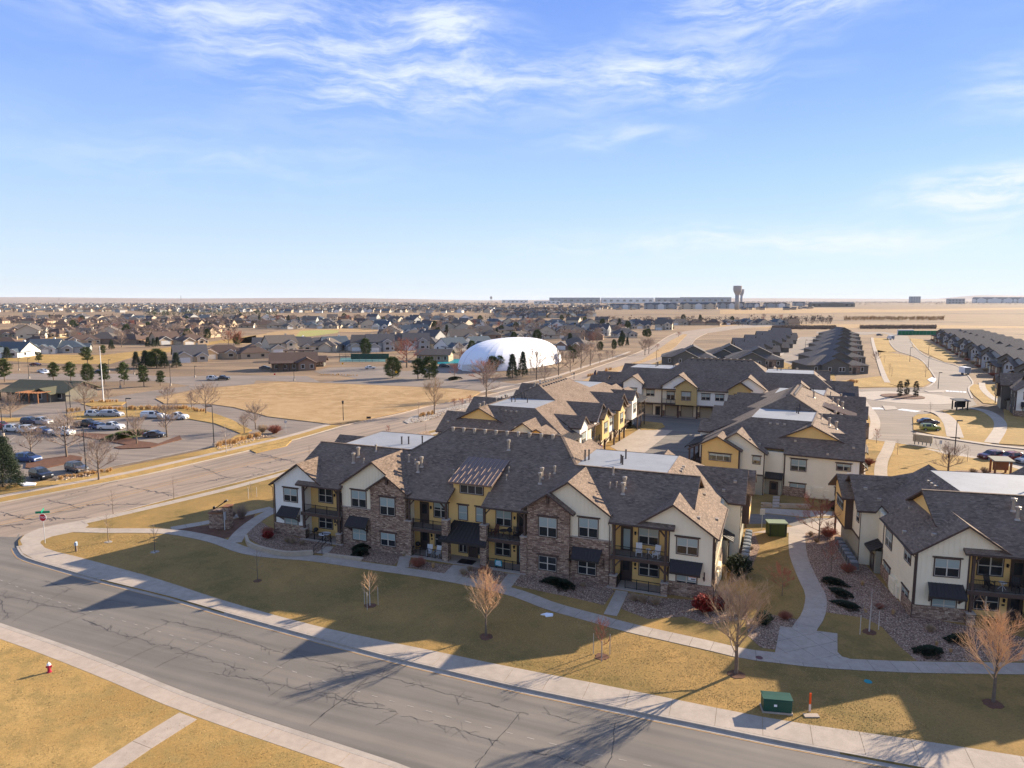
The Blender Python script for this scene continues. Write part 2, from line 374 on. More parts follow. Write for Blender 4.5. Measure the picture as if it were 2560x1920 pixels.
def smooth(pts, n=4):
    """Catmull-Rom through the points"""
    P = [Vector((p[0], p[1])) for p in pts]; Q = [P[0] * 2 - P[1]] + P + [P[-1] * 2 - P[-2]]; r = []
    for i in range(1, len(Q) - 2):
        a, b, c, d = Q[i - 1:i + 3]
        for k in range(n):
            t = k / n; r.append(.5 * ((2 * b) + (c - a) * t + (2 * a - 5 * b + 4 * c - d) * t * t + (3 * b - a - 3 * c + d) * t ** 3))
    return [(p.x, p.y) for p in r + [P[-1]]]
def normals(P):
    r = []
    for i in range(len(P)):
        a = Vector(P[max(i - 1, 0)]); b = Vector(P[min(i + 1, len(P) - 1)]); d = (b - a).normalized(); r.append(Vector((-d.y, d.x)))
    return r
def band(pts, w, off=0):
    """outline of a ribbon of width w along a centre line (off shifts it left)"""
    n = normals(pts); L_ = [tuple(Vector(p) + k * (off + w / 2)) for p, k in zip(pts, n)]; R_ = [tuple(Vector(p) + k * (off - w / 2)) for p, k in zip(pts, n)]
    return L_, R_
def strip(name, L_, R_, z, m, th=.0, kind='structure', parent=None):
    mb = MB()
    for i in range(len(L_) - 1):
        q = [(*R_[i], z), (*R_[i + 1], z), (*L_[i + 1], z), (*L_[i], z)]
        if th:
            b = [(x, y, zz - th) for x, y, zz in q]; mb.hull8(b, q)
        else: mb.face(q)
    return setp(mb.build(name, m, parent), kind=None if parent else kind)
def resample(P, step):
    P = [Vector(p) for p in P]; out = [P[0].copy()]; acc = 0
    for a, b in zip(P, P[1:]):
        l = (b - a).length; t = step - acc
        while t < l: out.append(a + (b - a) * (t / l)); t += step
        acc = (acc + l) % step
    if (out[-1] - P[-1]).length > step * .4: out.append(P[-1])
    return [(p.x, p.y) for p in out]
def slabs(name, pts, w, z, m, step=1.55, gap=.014, th=.12):
    """a pavement of separate concrete flags over a dark bed"""
    root = empty(name, kind='structure'); C_ = resample(smooth(pts, 6), step); L_, R_ = band(C_, w)
    strip('joint_bed', L_, R_, z - .02, M['tar'], .05, parent=root)
    for i in range(len(C_) - 1):
        a, b, c, d = Vector(R_[i]), Vector(R_[i + 1]), Vector(L_[i + 1]), Vector(L_[i]); e = (b - a).normalized() * gap; f = (c - d).normalized() * gap
        q = [a + e, b - e, c - f, d + f]; dz = rnd.uniform(-.003, .003)
        mb = MB(); mb.hull8([(p.x, p.y, z - th) for p in q], [(p.x, p.y, z + dz) for p in q]); mb.build('paving_slab', m, root)
    return root

# the land, out to the horizon, with low rises far off
mb = MB(); S_ = 26000
mb.face([(-S_, -300, -.17), (S_, -300, -.17), (S_, 30000, -.17), (-S_, 30000, -.17)]); mb.build('ground', M['field'], kind='structure')
def K_(z=0): return GP([(41, 1366), (48, 1380), (65, 1394), (130, 1414), (251, 1448), (423, 1490), (560, 1530), (712, 1572), (820, 1601), (960, 1638), (1100, 1672), (1271, 1712), (1400, 1739), (1529, 1766), (1680, 1797), (1813, 1824), (1920, 1846), (2100, 1880), (2325, 1922), (2560, 1967), (2900, 2035)], z)
def I_(z=0): return GP([(96, 1356), (97, 1362), (112, 1370), (195, 1392), (303, 1422), (378, 1441), (521, 1490), (712, 1545), (800, 1567), (871, 1584), (1089, 1628), (1271, 1667), (1398, 1690), (1500, 1711), (1762, 1763), (1846, 1782), (1920, 1797), (2240, 1842), (2560, 1892), (2900, 1950)], z)
S1 = [(45, 1352), (58, 1338), (90, 1324), (130, 1314), (195, 1303), (283, 1284), (371, 1261), (480, 1233), (602, 1203), (709, 1175), (860, 1132), (1039, 1086), (1120, 1066), (1230, 1035), (1380, 988), (1518, 945), (1600, 919), (1651, 901), (1700, 880), (1725, 865), (1741, 846), (1767, 833), (1850, 821), (1990, 812)]
S2 = [(-900, 1450), (-300, 1323), (0, 1256), (190, 1220), (352, 1188), (500, 1154), (640, 1121), (741, 1097), (854, 1064), (909, 1052), (1002, 1033), (1074, 1014), (1204, 990), (1300, 968), (1414, 944), (1489, 918), (1576, 888), (1634, 863), (1669, 841), (1692, 831), (1750, 823), (1840, 813), (1985, 804)]
kerbin = K_(0); lawnin = I_(0)
sheet('front_street', GP([(-1500, 1500), (-900, 1400), (-300, 1330), (41, 1340), (48, 1330)]) + K_(STREET)[1:] + GP([(2900, 2900), (1500, 2300), (1040, 1925), (960, 1896), (512, 1748), (282, 1657), (0, 1557), (-700, 1330), (-1500, 1150)], STREET), STREET, M['asphalt'])
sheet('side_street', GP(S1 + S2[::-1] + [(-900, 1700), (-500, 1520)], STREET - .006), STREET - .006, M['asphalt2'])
# the block inside the kerbs: one raised lawn that the buildings stand on
site = kerbin[1:] + [(75, 12), (140, 40)] + GP([(3000, 1500), (3000, 1260)]) + Y8([(2212, 850), (1760, 745), (1500, 700), (1190, 657), (1230, 600), (1245, 520), (1165, 430), (1150, 380), (1020, 352)]) + Y4([(830, 600), (600, 560), (440, 500)]) + GP([(1760, 880)]) + GP(S1[:19][::-1])
sheet('lawn', site, 0, M['lawn'], .3)
# kerb and pavement of the front street
KB = smooth(kerbin, 2); nk = normals(KB)
strip('kerb', [tuple(Vector(p) + n * .19) for p, n in zip(KB, nk)], [tuple(p) for p in KB], .012, M['kerb'], .16)
strip('gutter', KB, [tuple(Vector(p) - n * .42) for p, n in zip(KB, nk)], STREET + .006, M['kerb'], .02)
pav = empty('pavement', kind='structure')
A = resample(KB, 3.0); nn = normals(A)
wid = []
Isp = resample(smooth(lawnin, 3), .5)
for p, n in zip(A, nn):
    p = Vector(p); best = min(Isp, key=lambda q: (Vector(q) - p - n * 1.9).length); wid.append(max(1.2, min(3.4, (Vector(best) - p).dot(n))))
wid = [sum(wid[max(0, i - 1):i + 2]) / len(wid[max(0, i - 1):i + 2]) for i in range(len(wid))]
for i in range(len(A) - 1):
    a, b = Vector(A[i]), Vector(A[i + 1]); d = (b - a).normalized() * .012
    q = [a + nn[i] * .205 + d, b + nn[i + 1] * .205 - d, b + nn[i + 1] * wid[i + 1] - d, a + nn[i] * wid[i] + d]
    mb = MB(); mb.hull8([(x, y, -.1) for x, y in q], [(x, y, .014) for x, y in q]); mb.build('paving_slab', M['concrete'], pav)
# corner ramp area
sheet('pavement', GP([(50, 1350), (62, 1336), (95, 1322), (130, 1314), (208, 1300), (222, 1313), (203, 1326), (130, 1341), (103, 1352), (97, 1366), (70, 1392)]), .006, M['concrete'], .1)
# south side
SL = GP([(-700, 1330), (0, 1557), (282, 1657), (512, 1748), (960, 1896), (1040, 1925), (1500, 2110)], STREET); SLr = resample(smooth(SL, 4), 3.0)
n2_ = normals(SLr)
strip('gutter', [tuple(Vector(p) + n * 0) for p, n in zip(SLr, n2_)], [tuple(Vector(p) - n * .42) for p, n in zip(SLr, n2_)], STREET + .006, M['kerb'], .02)
strip('kerb', [tuple(Vector(p) - n * .42) for p, n in zip(SLr, n2_)], [tuple(Vector(p) - n * .58) for p, n in zip(SLr, n2_)], 0.0, M['kerb'], .16)
pv = empty('pavement', kind='structure')
for i in range(len(SLr) - 1):
    a, b = Vector(SLr[i]), Vector(SLr[i + 1]); d = (b - a).normalized() * .012
    q = [a - n2_[i] * 1.85 + d, b - n2_[i + 1] * 1.85 - d, b - n2_[i + 1] * .6 - d, a - n2_[i] * .6 + d]
    mb = MB(); mb.hull8([(x, y, -.1) for x, y in q], [(x, y, .004) for x, y in q]); mb.build('paving_slab', M['concrete2'], pv)
sheet('dry_lawn', [tuple(Vector(p) - n * .6) for p, n in zip(SLr, n2_)] + [(30, -30), (-90, -30), (-160, 60)], -.006, M['lawn2'], .2)
slabs('footpath', Z6([(1085, 805), (850, 950), (620, 1106), (300, 1310)]), 1.75, .004, M['concrete2'], 3.4)

# paths on the lawn
PC = M['concrete']
slabs('footpath', GP([(195, 1325), (270, 1327), (345, 1327), (423, 1329), (488, 1339), (550, 1354), (600, 1373), (650, 1384), (720, 1391), (785, 1396), (918, 1415), (1114, 1444), (1280, 1480), (1382, 1517), (1499, 1549), (1570, 1569), (1762, 1612), (1863, 1635), (1960, 1647), (2040, 1656), (2122, 1661), (2282, 1668), (2560, 1672), (2800, 1674)]), 1.65, .035, PC, 1.7)
slabs('footpath', GP([(585, 1357), (600, 1334), (637, 1303), (690, 1274), (740, 1262)]), 1.7, .03, PC, 1.7)
slabs('footpath', GP([(428, 1322), (530, 1304), (615, 1285), (680, 1270)]), 1.5, .025, PC, 1.7)
slabs('footpath', GP([(208, 1306), (290, 1288), (381, 1267), (553, 1226), (677, 1193), (800, 1158)]), 1.5, .02, PC, 1.9)
slabs('footpath', GP([(980, 1110), (1051, 1092), (1140, 1070)]), 1.5, .02, PC, 1.9)
slabs('footpath', Z3([(255, 975), (250, 1060), (262, 1200), (318, 1350), (390, 1500)]) + Z4([(412, 150), (412, 250), (385, 350), (330, 430), (290, 500)]), 1.85, .03, PC, 1.6)
plz = empty('plaza', kind='structure')
PP = Z4([(105, 435), (600, 500), (600, 660), (640, 700), (700, 715), (690, 790), (460, 770), (50, 730), (65, 640)])
sheet('joint_bed', PP, .03, M['tar'], .1, parent=plz)
ctr = Vector((sum(p[0] for p in PP) / len(PP), sum(p[1] for p in PP) / len(PP)))
def clip(poly, a, b, c):        # keep a*x+b*y<=c
    r = []
    for i in range(len(poly)):
        p, q = poly[i], poly[(i + 1) % len(poly)]; dp = a * p[0] + b * p[1] - c; dq = a * q[0] + b * q[1] - c
        if dp <= 0: r.append(p)
        if dp * dq < 0: t = dp / (dp - dq); r.append((p[0] + (q[0] - p[0]) * t, p[1] + (q[1] - p[1]) * t))
    return r
def flags(root, poly, ang, step, z, m, gap=.015):
    c, s = math.cos(ang), math.sin(ang); us = [c * x + s * y for x, y in poly]; vs = [-s * x + c * y for x, y in poly]
    u = min(us)
    while u < max(us):
        v = min(vs)
        while v < max(vs):
            q = clip(clip(clip(clip(poly, c, s, u + step - gap), -c, -s, -(u + gap)), -s, c, v + step - gap), s, -c, -(v + gap))
            if len(q) > 2:
                mb = MB(); mb.caps([(x, y, z - .05) for x, y in q], [(x, y, z) for x, y in q]); mb.build('paving_slab', m, root)
            v += step
        u += step
flags(plz, PP, R(20), 1.7, .042, PC)
# walks from the doors
slabs('door_walk', Z1([(1290, 1215), (1265, 1310)]), 1.25, .03, PC, 1.2); slabs('door_walk', Z1([(1780, 1295), (1690, 1385)]), 2.0, .03, PC, 1.2)
slabs('door_walk', Z2([(265, 1215), (215, 1280), (165, 1340)]), 1.3, .03, PC, 1.2); slabs('door_walk', Z2([(1090, 1345), (1050, 1430), (1000, 1530)]), 1.2, .03, PC, 1.2)
slabs('door_walk', Z1([(625, 1130), (600, 1165), (550, 1200)]), 1.2, .045, PC, 1.1)
slabs('door_walk', Z4([(2330, 520), (2300, 640), (2260, 745)]), 1.2, .03, PC, 1.2)
# gravel beds
GV = M['gravel']
beds = [Z1([(0, 880), (170, 1000), (420, 1065), (660, 1110), (560, 1180), (400, 1205), (60, 1130), (-60, 1060), (-80, 960)]),
        Z1([(690, 1120), (770, 1090), (1240, 1180), (1280, 1215), (1190, 1290), (920, 1250), (600, 1200)]),
        Z1([(1370, 1250), (1720, 1290), (1620, 1360), (1310, 1305)]), Z1([(1880, 1290), (2210, 1370), (2060, 1470), (1730, 1380)]),
        Z2([(310, 1215), (400, 1190), (700, 1235), (975, 1290), (1035, 1345), (950, 1452), (730, 1400), (215, 1292)]),
        Z2([(1135, 1360), (1400, 1400), (1800, 1420), (1900, 1310), (2030, 1420), (2060, 1560), (1750, 1600), (1560, 1540), (1290, 1560), (1085, 1480)]),
        Z2([(1900, 1300), (1960, 1080), (2070, 900), (2110, 900), (2150, 1010), (2090, 1160), (1990, 1260)]),
        Z4([(-190, 380), (0, 330), (250, 375), (262, 452), (105, 430), (62, 636), (-60, 620), (-170, 520)]),
        Z3([(322, 1012), (592, 1012), (680, 1100), (900, 1350), (1240, 1720), (2400, 1950), (2500, 2120)]) + Z4([(2212, 738), (1290, 735), (1130, 600), (985, 440), (830, 360), (510, 315)]) + Z3([(487, 1680), (470, 1560), (410, 1430), (345, 1290)])]
for b in beds: sheet('gravel_bed', b, .016, GV, .05)
sheet('gravel_bed', Z5([(1310, 1120), (1630, 1080), (1960, 1000), (1890, 1130), (1720, 1190), (1480, 1150)]), .012, M['mulch'], .05)

# ---- garage court between the buildings
sheet('alley', Z2([(1140, 300), (1500, 80), (1700, 60), (1700, 340), (1500, 400), (1200, 400)]) , .008, M['asphalt'], .02)
sheet('driveway', Z2([(1000, 235), (1225, 100), (1480, 110), (1210, 325), (1120, 300)]), .020, PC, .02)
sheet('alley', ZM(1500, 880, 4.809)([(380, 760), (560, 740), (1260, 800), (1300, 900), (1200, 990), (520, 990), (380, 860)]), .004, M['asphalt'], .02)
sheet('driveway', ZM(1500, 880, 4.809)([(440, 690), (560, 670), (1260, 712), (1260, 815), (540, 762), (430, 740)]), .012, PC, .02)
sheet('island', Z2([(1215, 85), (1250, 40), (1400, 55), (1420, 85), (1360, 108), (1240, 108)]), .07, M['lawn2'], .1)
sheet('side_alley', Z3([(-900, 860), (0, 845), (300, 880), (560, 880), (680, 870), (1200, 880), (1200, 990), (600, 1010), (300, 990), (160, 930), (-900, 935)]), .010, M['asphalt'], .02)
sheet('pavement', Z3([(-60, 795), (300, 815), (700, 830), (700, 862), (300, 872), (-60, 835)]), .024, PC, .02)
sheet('pavement', Z3([(-150, 1010), (150, 960), (190, 960), (560, 880), (680, 875), (680, 1075), (600, 1015), (320, 1010), (190, 1010)]), .026, M['concrete2'], .02)
sheet('grass_strip', Z3([(0, 1040), (180, 1045), (185, 1230), (330, 1500), (330, 1659), (-300, 1659), (-300, 1100)]), .012, M['lawn'], .02)

# ---- land beyond the side street
FP = M['fieldnear']
sheet('dry_meadow', GP([(388, 996), (450, 983), (522, 971), (700, 954), (814, 958), (987, 965), (1132, 971), (1204, 980), (1184, 990), (1016, 1026), (909, 1049), (854, 1058), (828, 1060), (669, 1041), (630, 1030), (585, 1018), (519, 1009), (411, 1009)]), .02, FP, .2)
LOT = [(-300, 1120), (-300, 1010), (20, 1036), (104, 998), (165, 994), (200, 1008), (300, 1010), (385, 990), (420, 1010), (519, 1007), (600, 1018), (700, 1044), (830, 1062), (870, 1066), (760, 1096), (700, 1096), (640, 1080), (560, 1112), (506, 1122), (373, 1150), (300, 1163), (222, 1180), (142, 1196), (0, 1210), (-300, 1260)]
sheet('parking_lot', GP(LOT, STREET), STREET + .004, M['lotasphalt'])
NS = M['lawn2']
grs = [Y5([(510, 430), (720, 392), (1100, 365), (1500, 372), (1690, 420), (1830, 470), (1990, 555), (1900, 578), (1700, 500), (1480, 462), (1000, 445), (800, 470), (560, 470)]),
       Y5([(590, 590), (650, 575), (980, 590), (1100, 640), (1200, 650), (1250, 660), (1420, 595), (1435, 625), (1330, 650), (1190, 690), (960, 700), (900, 690), (1000, 668), (640, 600)]),
       Y5([(650, 765), (560, 750), (210, 800), (200, 850), (320, 860), (640, 790)]),
       Y5([(640, 345), (760, 325), (1000, 330), (960, 355), (720, 365)]),
       Y5([(-100, 455), (180, 455), (180, 480), (-100, 500)])]
for g in grs[:1] + grs[3:]: sheet('planted_island', g, .02, NS, .2)
sheet('planted_island', grs[1], .015, M['mulch'], .2); sheet('planted_island', grs[2], .02, M['mulch'], .2)
# verge, footpath and verge again along the far side of the side street
vo = smooth(GP(S2[1:9], 0), 3)
L_, R_ = band(vo, .2, 0); strip('kerb', L_, R_, .0, M['kerb'], .2)
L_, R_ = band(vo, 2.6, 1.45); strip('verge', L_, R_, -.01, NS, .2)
slabs('footpath', [tuple(Vector(p) + n * 3.5) for p, n in zip(vo, normals(vo))], 1.5, .0, M['concrete2'], 3)
sheet('verge', [tuple(Vector(p) + n * 4.25) for p, n in zip(vo, normals(vo))][:-3] + Y5([(1990, 625), (1960, 560), (1870, 590), (1720, 680), (1600, 712), (1180, 800), (940, 850), (860, 870), (680, 920), (420, 950), (200, 970), (-300, 1040)]), -.02, NS, .2)
sheet('verge', Y6([(-60, 770), (100, 700), (340, 660), (260, 740), (0, 800)]), .0, NS, .2)
vo2 = smooth(GP(S2[8:20], 0), 3); L_, R_ = band(vo2, .25, 0); strip('kerb', L_, R_, .0, M['concrete2'], .2)
slabs('footpath', [tuple(Vector(p) + n * 5) for p, n in zip(vo2, normals(vo2))][:-8], 1.8, .0, M['concrete2'], 5)
ne = smooth(GP(S1[4:22], 0), 3); L_, R_ = band(ne, .25, 0); strip('kerb', L_, R_, .008, M['concrete2'], .2)
sheet('median', GP([(1452, 953), (1527, 922), (1605, 900), (1648, 872), (1677, 851), (1709, 835), (1718, 836), (1692, 863), (1663, 886), (1576, 915), (1469, 958)], 0), .0, FP, .2)
sheet('median', GP([(1009, 1053), (1030, 1040), (1110, 1022), (1180, 1005), (1300, 975), (1310, 982), (1210, 1010), (1116, 1032), (1060, 1052), (1020, 1058)], 0), .0, M['cobble'], .2)
# roads and lots beyond the meadow
sheet('far_road', Y5([(-300, 130), (0, 105), (600, 105), (1000, 105), (1330, 130), (1700, 120)]) + Y6([(0, 130), (440, 135), (560, 190), (880, 160), (700, 120), (640, 90), (900, 55), (1300, 95), (1700, 60), (1750, 170), (2000, 160), (2212, 200), (2400, 225), (2160, 330), (2110, 300), (2090, 275), (1960, 262), (1700, 238), (1200, 218), (600, 192), (0, 172)]) + Y5([(2000, 190), (1640, 210), (1230, 283), (1230, 310), (960, 340), (700, 330), (840, 295), (1200, 240), (1500, 200), (1200, 160), (640, 170), (0, 150), (-300, 170)]), STREET, M['lotasphalt'])
sheet('far_car_park', Y2([(640, 680), (760, 650), (1240, 640), (1400, 690), (1700, 640), (2100, 640), (2250, 700), (1950, 770), (1700, 770), (1240, 735), (1000, 720), (700, 705)]), STREET + .01, M['lotasphalt'])
sheet('golf_course', Y2([(0, 450), (0, 400), (300, 340), (560, 318), (760, 312), (1100, 318), (1240, 330), (1100, 345), (850, 345), (600, 380), (430, 385), (230, 400), (130, 450)]), -.15, M['fieldnear'])
sheet('golf_green', Y2([(480, 385), (520, 335), (700, 325), (860, 330), (840, 352), (620, 380)]), -.145, M['golf'])
sheet('golf_course', Y1([(0, 390), (250, 385), (760, 385), (700, 395), (200, 400), (230, 480), (0, 470)]), -.15, M['lawn2'])
sheet('golf_course', Y1([(0, 570), (280, 540), (720, 540), (900, 540), (1430, 480), (1800, 430), (2212, 370), (2212, 440), (1900, 440), (1450, 520), (1150, 560), (950, 620), (600, 620), (0, 590)]), -.15, M['lawn2'])
# prairie tracks and darker swales of the open land
for pts in (Y4([(0, 235), (700, 232), (1700, 240), (2400, 250), (2400, 262), (1700, 262), (400, 262), (0, 255)]), Y4([(0, 130), (600, 112), (1200, 128), (2400, 110), (2400, 122), (1200, 146), (0, 160)])):
    sheet('prairie_swale', pts, -.165, M['fieldnear'])

# ---- streets of the right side
YC = lambda p: Y8(p)
sheet('parkway', YC([(1010, 345), (1100, 342), (1300, 330), (1440, 335), (1580, 330), (1640, 285), (1635, 255), (1560, 160), (1490, 125), (1400, 95), (1355, 50), (1340, 10)]) + Y4([(1225, 310), (1180, 300), (1060, 310), (700, 300), (700, 288), (1200, 290), (1370, 320)]) + YC([(1480, 30), (1560, 115), (1700, 170), (1790, 195), (1880, 290), (1855, 335), (1880, 400), (1910, 440), (1800, 470), (1700, 470), (1490, 520), (1500, 600), (1500, 640), (1720, 665), (2000, 705), (2300, 740), (2300, 890), (1760, 752), (1500, 702), (1190, 660), (1235, 600), (1245, 520), (1165, 430), (1150, 380)]), .008 - .14, M['lotasphalt'])
mbr = []
cR = Vector(YC([(1450, 392)])[0]); 
def disc(name, c, rx, z, m, th=.15, n=40, **k): return sheet(name, [(c[0] + rx * math.cos(2 * math.pi * i / n), c[1] + rx * math.sin(2 * math.pi * i / n)) for i in range(n)], z, m, th, **k)
rr = (Vector(YC([(1155, 392)])[0]) - Vector(YC([(1755, 392)])[0])).length / 2
disc('roundabout_apron', cR, rr, -.09, PC, .1); disc('roundabout_island', cR + Vector((0, 1.5)), rr * .42, .05, M['mulch'], .2)
for pts in ([(1300, 445), (1320, 475), (1400, 470), (1380, 450)], [(1570, 350), (1600, 362), (1690, 362), (1715, 345)]): sheet('splitter_island', YC(pts), -.03, M['concrete'], .15)
sheet('dry_lawn', YC([(1270, 90), (1480, 130), (1560, 165), (1610, 230), (1630, 285), (1560, 325), (1420, 325), (1320, 300), (1290, 220)]), -.03, NS, .2)
sheet('dry_lawn', YC([(1020, 290), (1300, 255), (1320, 300), (1400, 325), (1020, 330)]), -.03, NS, .2)
sheet('dry_lawn', YC([(1240, 10), (1340, 15), (1350, 60), (1390, 100), (1270, 105), (1240, 60)]), -.03, NS, .2)
slabs('footpath', YC([(1235, 10), (1245, 60), (1275, 150), (1310, 250), (1335, 300)]), 1.8, .0, PC, 3)
sheet('dry_lawn', YC([(1480, 15), (1560, 20), (1700, 90), (1790, 170), (1700, 165), (1580, 110), (1500, 70)]), -.02, NS, .2)
sheet('dry_lawn', YC([(1870, 310), (2120, 310), (2140, 420), (2060, 440), (1950, 430), (1890, 380), (1860, 340)]), -.02, NS, .2)
slabs('footpath', YC([(1940, 300), (1950, 340), (2000, 390), (2080, 435)]), 1.8, .01, PC, 2.4)
sheet('dry_lawn', YC([(1500, 520), (1530, 500), (1620, 500), (1700, 540), (1740, 660), (1500, 600)]), -.02, NS, .2)
sheet('dry_lawn', YC([(1690, 480), (1860, 470), (1990, 490), (2060, 560), (2030, 680), (1960, 700), (1800, 660), (1790, 580), (1740, 520)]), -.015, NS, .2)
sheet('dry_lawn', YC([(2080, 440), (2400, 440), (2400, 710), (2030, 690), (2090, 600)]), -.012, NS, .2)
slabs('footpath', YC([(1600, 480), (1680, 500), (1740, 560), (1770, 650)]), 3.0, .01, PC, 2.4)
slabs('footpath', YC([(1850, 460), (1960, 480), (2040, 530), (2060, 590), (2000, 690)]), 2.4, .02, PC, 2.2)
slabs('footpath', YC([(1355, 675), (1330, 740), (1300, 800), (1290, 880), (1300, 930)]), 1.9, .02, PC, 1.9)
sheet('dry_lawn', YC([(1200, 670), (1330, 685), (1290, 740), (1200, 735)]), .012, NS, .02)
sheet('dry_lawn', YC([(1390, 690), (1600, 720), (2000, 800), (2180, 850), (2060, 900), (1720, 1000), (1320, 1000), (1330, 860)]), .012, NS, .02)
sheet('parking_bay', YC([(1560, 720), (1720, 742), (2250, 850), (2250, 880), (2000, 800), (1700, 758)]), .018, PC, .02)
sheet('gravel_bed', YC([(1720, 880), (1780, 865), (2000, 865), (2070, 880), (2100, 940), (1740, 950)]), .02, GV, .05)
K2 = smooth(YC([(1190, 660), (1500, 702), (1760, 748), (2300, 868)]), 3); L_, R_ = band(K2, .5, 0); strip('kerb', L_, R_, .03, M['kerb'], .2)
K2 = smooth(YC([(1020, 345), (1150, 362), (1175, 420), (1245, 515), (1250, 590), (1190, 660)]), 4); L_, R_ = band(K2, 2.0, 0); strip('pavement', L_, R_, .02, PC, .2)
K2 = smooth(YC([(1500, 625), (1720, 660), (2000, 702), (2300, 735)]), 3); L_, R_ = band(K2, 1.6, .6); strip('pavement', L_, R_, .03, PC, .2)
K2 = smooth(YC([(1480, 30), (1560, 115), (1700, 170), (1790, 195), (1880, 290), (1855, 335), (1880, 400)]), 4); L_, R_ = band(K2, .5, 0); strip('kerb', L_, R_, .0, M['kerb'], .2)
K2 = smooth(YC([(1340, 10), (1355, 50), (1400, 95), (1490, 125), (1560, 160), (1635, 255), (1640, 285), (1580, 330), (1440, 335)]), 4); L_, R_ = band(K2, .5, 0); strip('kerb', L_, R_, .0, M['kerb'], .2)
sheet('alley', Y4([(440, 500), (450, 440), (590, 325), (730, 325), (640, 440), (520, 520), (500, 600)]), -.02, M['lotasphalt'], .15)
sheet('driveway', Y4([(350, 440), (470, 370), (560, 345), (590, 325), (450, 460), (400, 475)]), -.01, PC, .15)
for k in range(8):      # crossing marks
    for (a, b) in (((1195, 462), (1300, 462)), ((1415, 468), (1520, 480)), ((1700, 350), (1830, 358))):
        pass
def marks(pts, n, w, l, m='paint', z=STREET + .012, name='road_marking'):
    P = [Vector(p) for p in pts]; mb = MB()
    for i in range(n):
        c = P[0].lerp(P[1], (i + .5) / n); d = (P[1] - P[0]).normalized(); q = Vector((-d.y, d.x))
        mb.face([(*(c + d * a + q * b), z) for a, b in ((-w, -l), (w, -l), (w, l), (-w, l))])
    return mb.build(name, M[m], kind='structure')
marks(YC([(1190, 462), (1300, 462)]), 5, .5, 1.5, 'whitep'); marks(YC([(1415, 468), (1530, 482)]), 5, .5, 1.5, 'whitep'); marks(YC([(1710, 350), (1840, 358)]), 6, .5, 1.5, 'whitep')

# ---- paint and sealed cracks
def line(name, pts, w, m, z, dash=None):
    P = resample(smooth(pts, 6), .5 if dash else 2); mb = MB(); n = normals(P)
    for i in range(len(P) - 1):
        if dash and (i % dash[1]) >= dash[0]: continue
        a, b = Vector(P[i]), Vector(P[i + 1]); mb.face([(*(a - n[i] * w), z), (*(b - n[i + 1] * w), z), (*(b + n[i + 1] * w), z), (*(a + n[i] * w), z)])
    return mb.build(name, m, kind='structure')
line('centre_line', Z6([(0, 15), (330, 140), (760, 265), (1170, 385), (1500, 480), (2045, 650)]) + Z7([(900, 835), (1440, 965), (1900, 1060), (2400, 1150)]), .03, M['paint'], STREET + .008, (1, 3))
zs = STREET + .004
line('centre_line', Z5([(-300, 1120), (60, 1060), (900, 862), (1700, 662), (2212, 545), (2600, 460)]), .09, M['ypaint'], zs)
line('centre_line', Z5([(-300, 1110), (60, 1043), (900, 845), (1700, 646), (2212, 530)]), .06, M['ypaint'], zs)
line('lane_line', Z5([(-300, 1060), (0, 990), (640, 850)]), .07, M['paint'], zs); line('lane_line', Z5([(1700, 745), (2212, 632)]), .07, M['paint'], zs)
line('lane_line', Z5([(0, 945), (1000, 745), (2212, 470)]), .05, M['paint'], zs); line('lane_line', Z5([(100, 1150), (1300, 900), (2100, 710)]), .05, M['paint'], zs)
line('kerb_line', [tuple(Vector(p) - n * .5) for p, n in zip(KB, nk)], .035, M['ypaint'], STREET + .010)
rc = random.Random(3)
def crack(mb, a, b, w, jag, z, rec=0):
    a, b = Vector(a), Vector(b); L0 = (b - a).length; n = max(2, int(L0 / .28)); d = (b - a).normalized(); q = Vector((-d.y, d.x)); o = 0; pts = []
    for i in range(n + 1):
        o += rc.uniform(-jag, jag); o *= .86; pts.append(a.lerp(b, i / n) + q * o + d * rc.uniform(-.1, .1))
    nn_ = normals([tuple(p) for p in pts])
    for i in range(n):
        w0 = w * rc.uniform(.6, 1.3); p0, p1 = pts[i], pts[i + 1]
        mb.face([(*(p0 - nn_[i] * w0), z), (*(p1 - nn_[i + 1] * w0), z), (*(p1 + nn_[i + 1] * w0), z), (*(p0 + nn_[i] * w0), z)])
        if rec and rc.random() < rec:
            t = rc.choice((-1, 1)) * rc.uniform(.3, .9); e = p1 + d * t + q * rc.uniform(-1, 1) * .9
            crack(mb, p1, e, w * .75, jag * .8, z + .0008, rec * .25)
mb = MB(); zc = STREET + .014
for c in [Z6([(0, 100), (470, 215)]), Z6([(470, 240), (900, 385)]), Z6([(930, 240), (1300, 320)]), Z6([(1300, 320), (1720, 450)]), Z6([(1720, 450), (2212, 560)]), Z6([(0, 130), (60, 230)]), Z6([(940, 385), (1400, 540)]), Z6([(1200, 550), (1640, 620)]), Z6([(1640, 615), (1960, 690)]), Z6([(1970, 700), (2212, 740)]),
          Z6([(250, 20), (430, 70)]), Z6([(600, 120), (780, 160)]), Z7([(0, 520), (330, 570)]), Z7([(330, 575), (760, 680)]), Z7([(760, 685), (1040, 750)]), Z7([(1100, 745), (1290, 800)]), Z7([(130, 685), (380, 750)]), Z7([(400, 760), (560, 790)]), Z7([(560, 800), (880, 880)]), Z7([(1040, 930), (1400, 1020)]), Z7([(0, 660), (120, 685)])]:
    crack(mb, c[0], c[1], .012, .14, zc, .42)
mb.build('sealed_crack', M['tar'], kind='structure')
mb = MB()
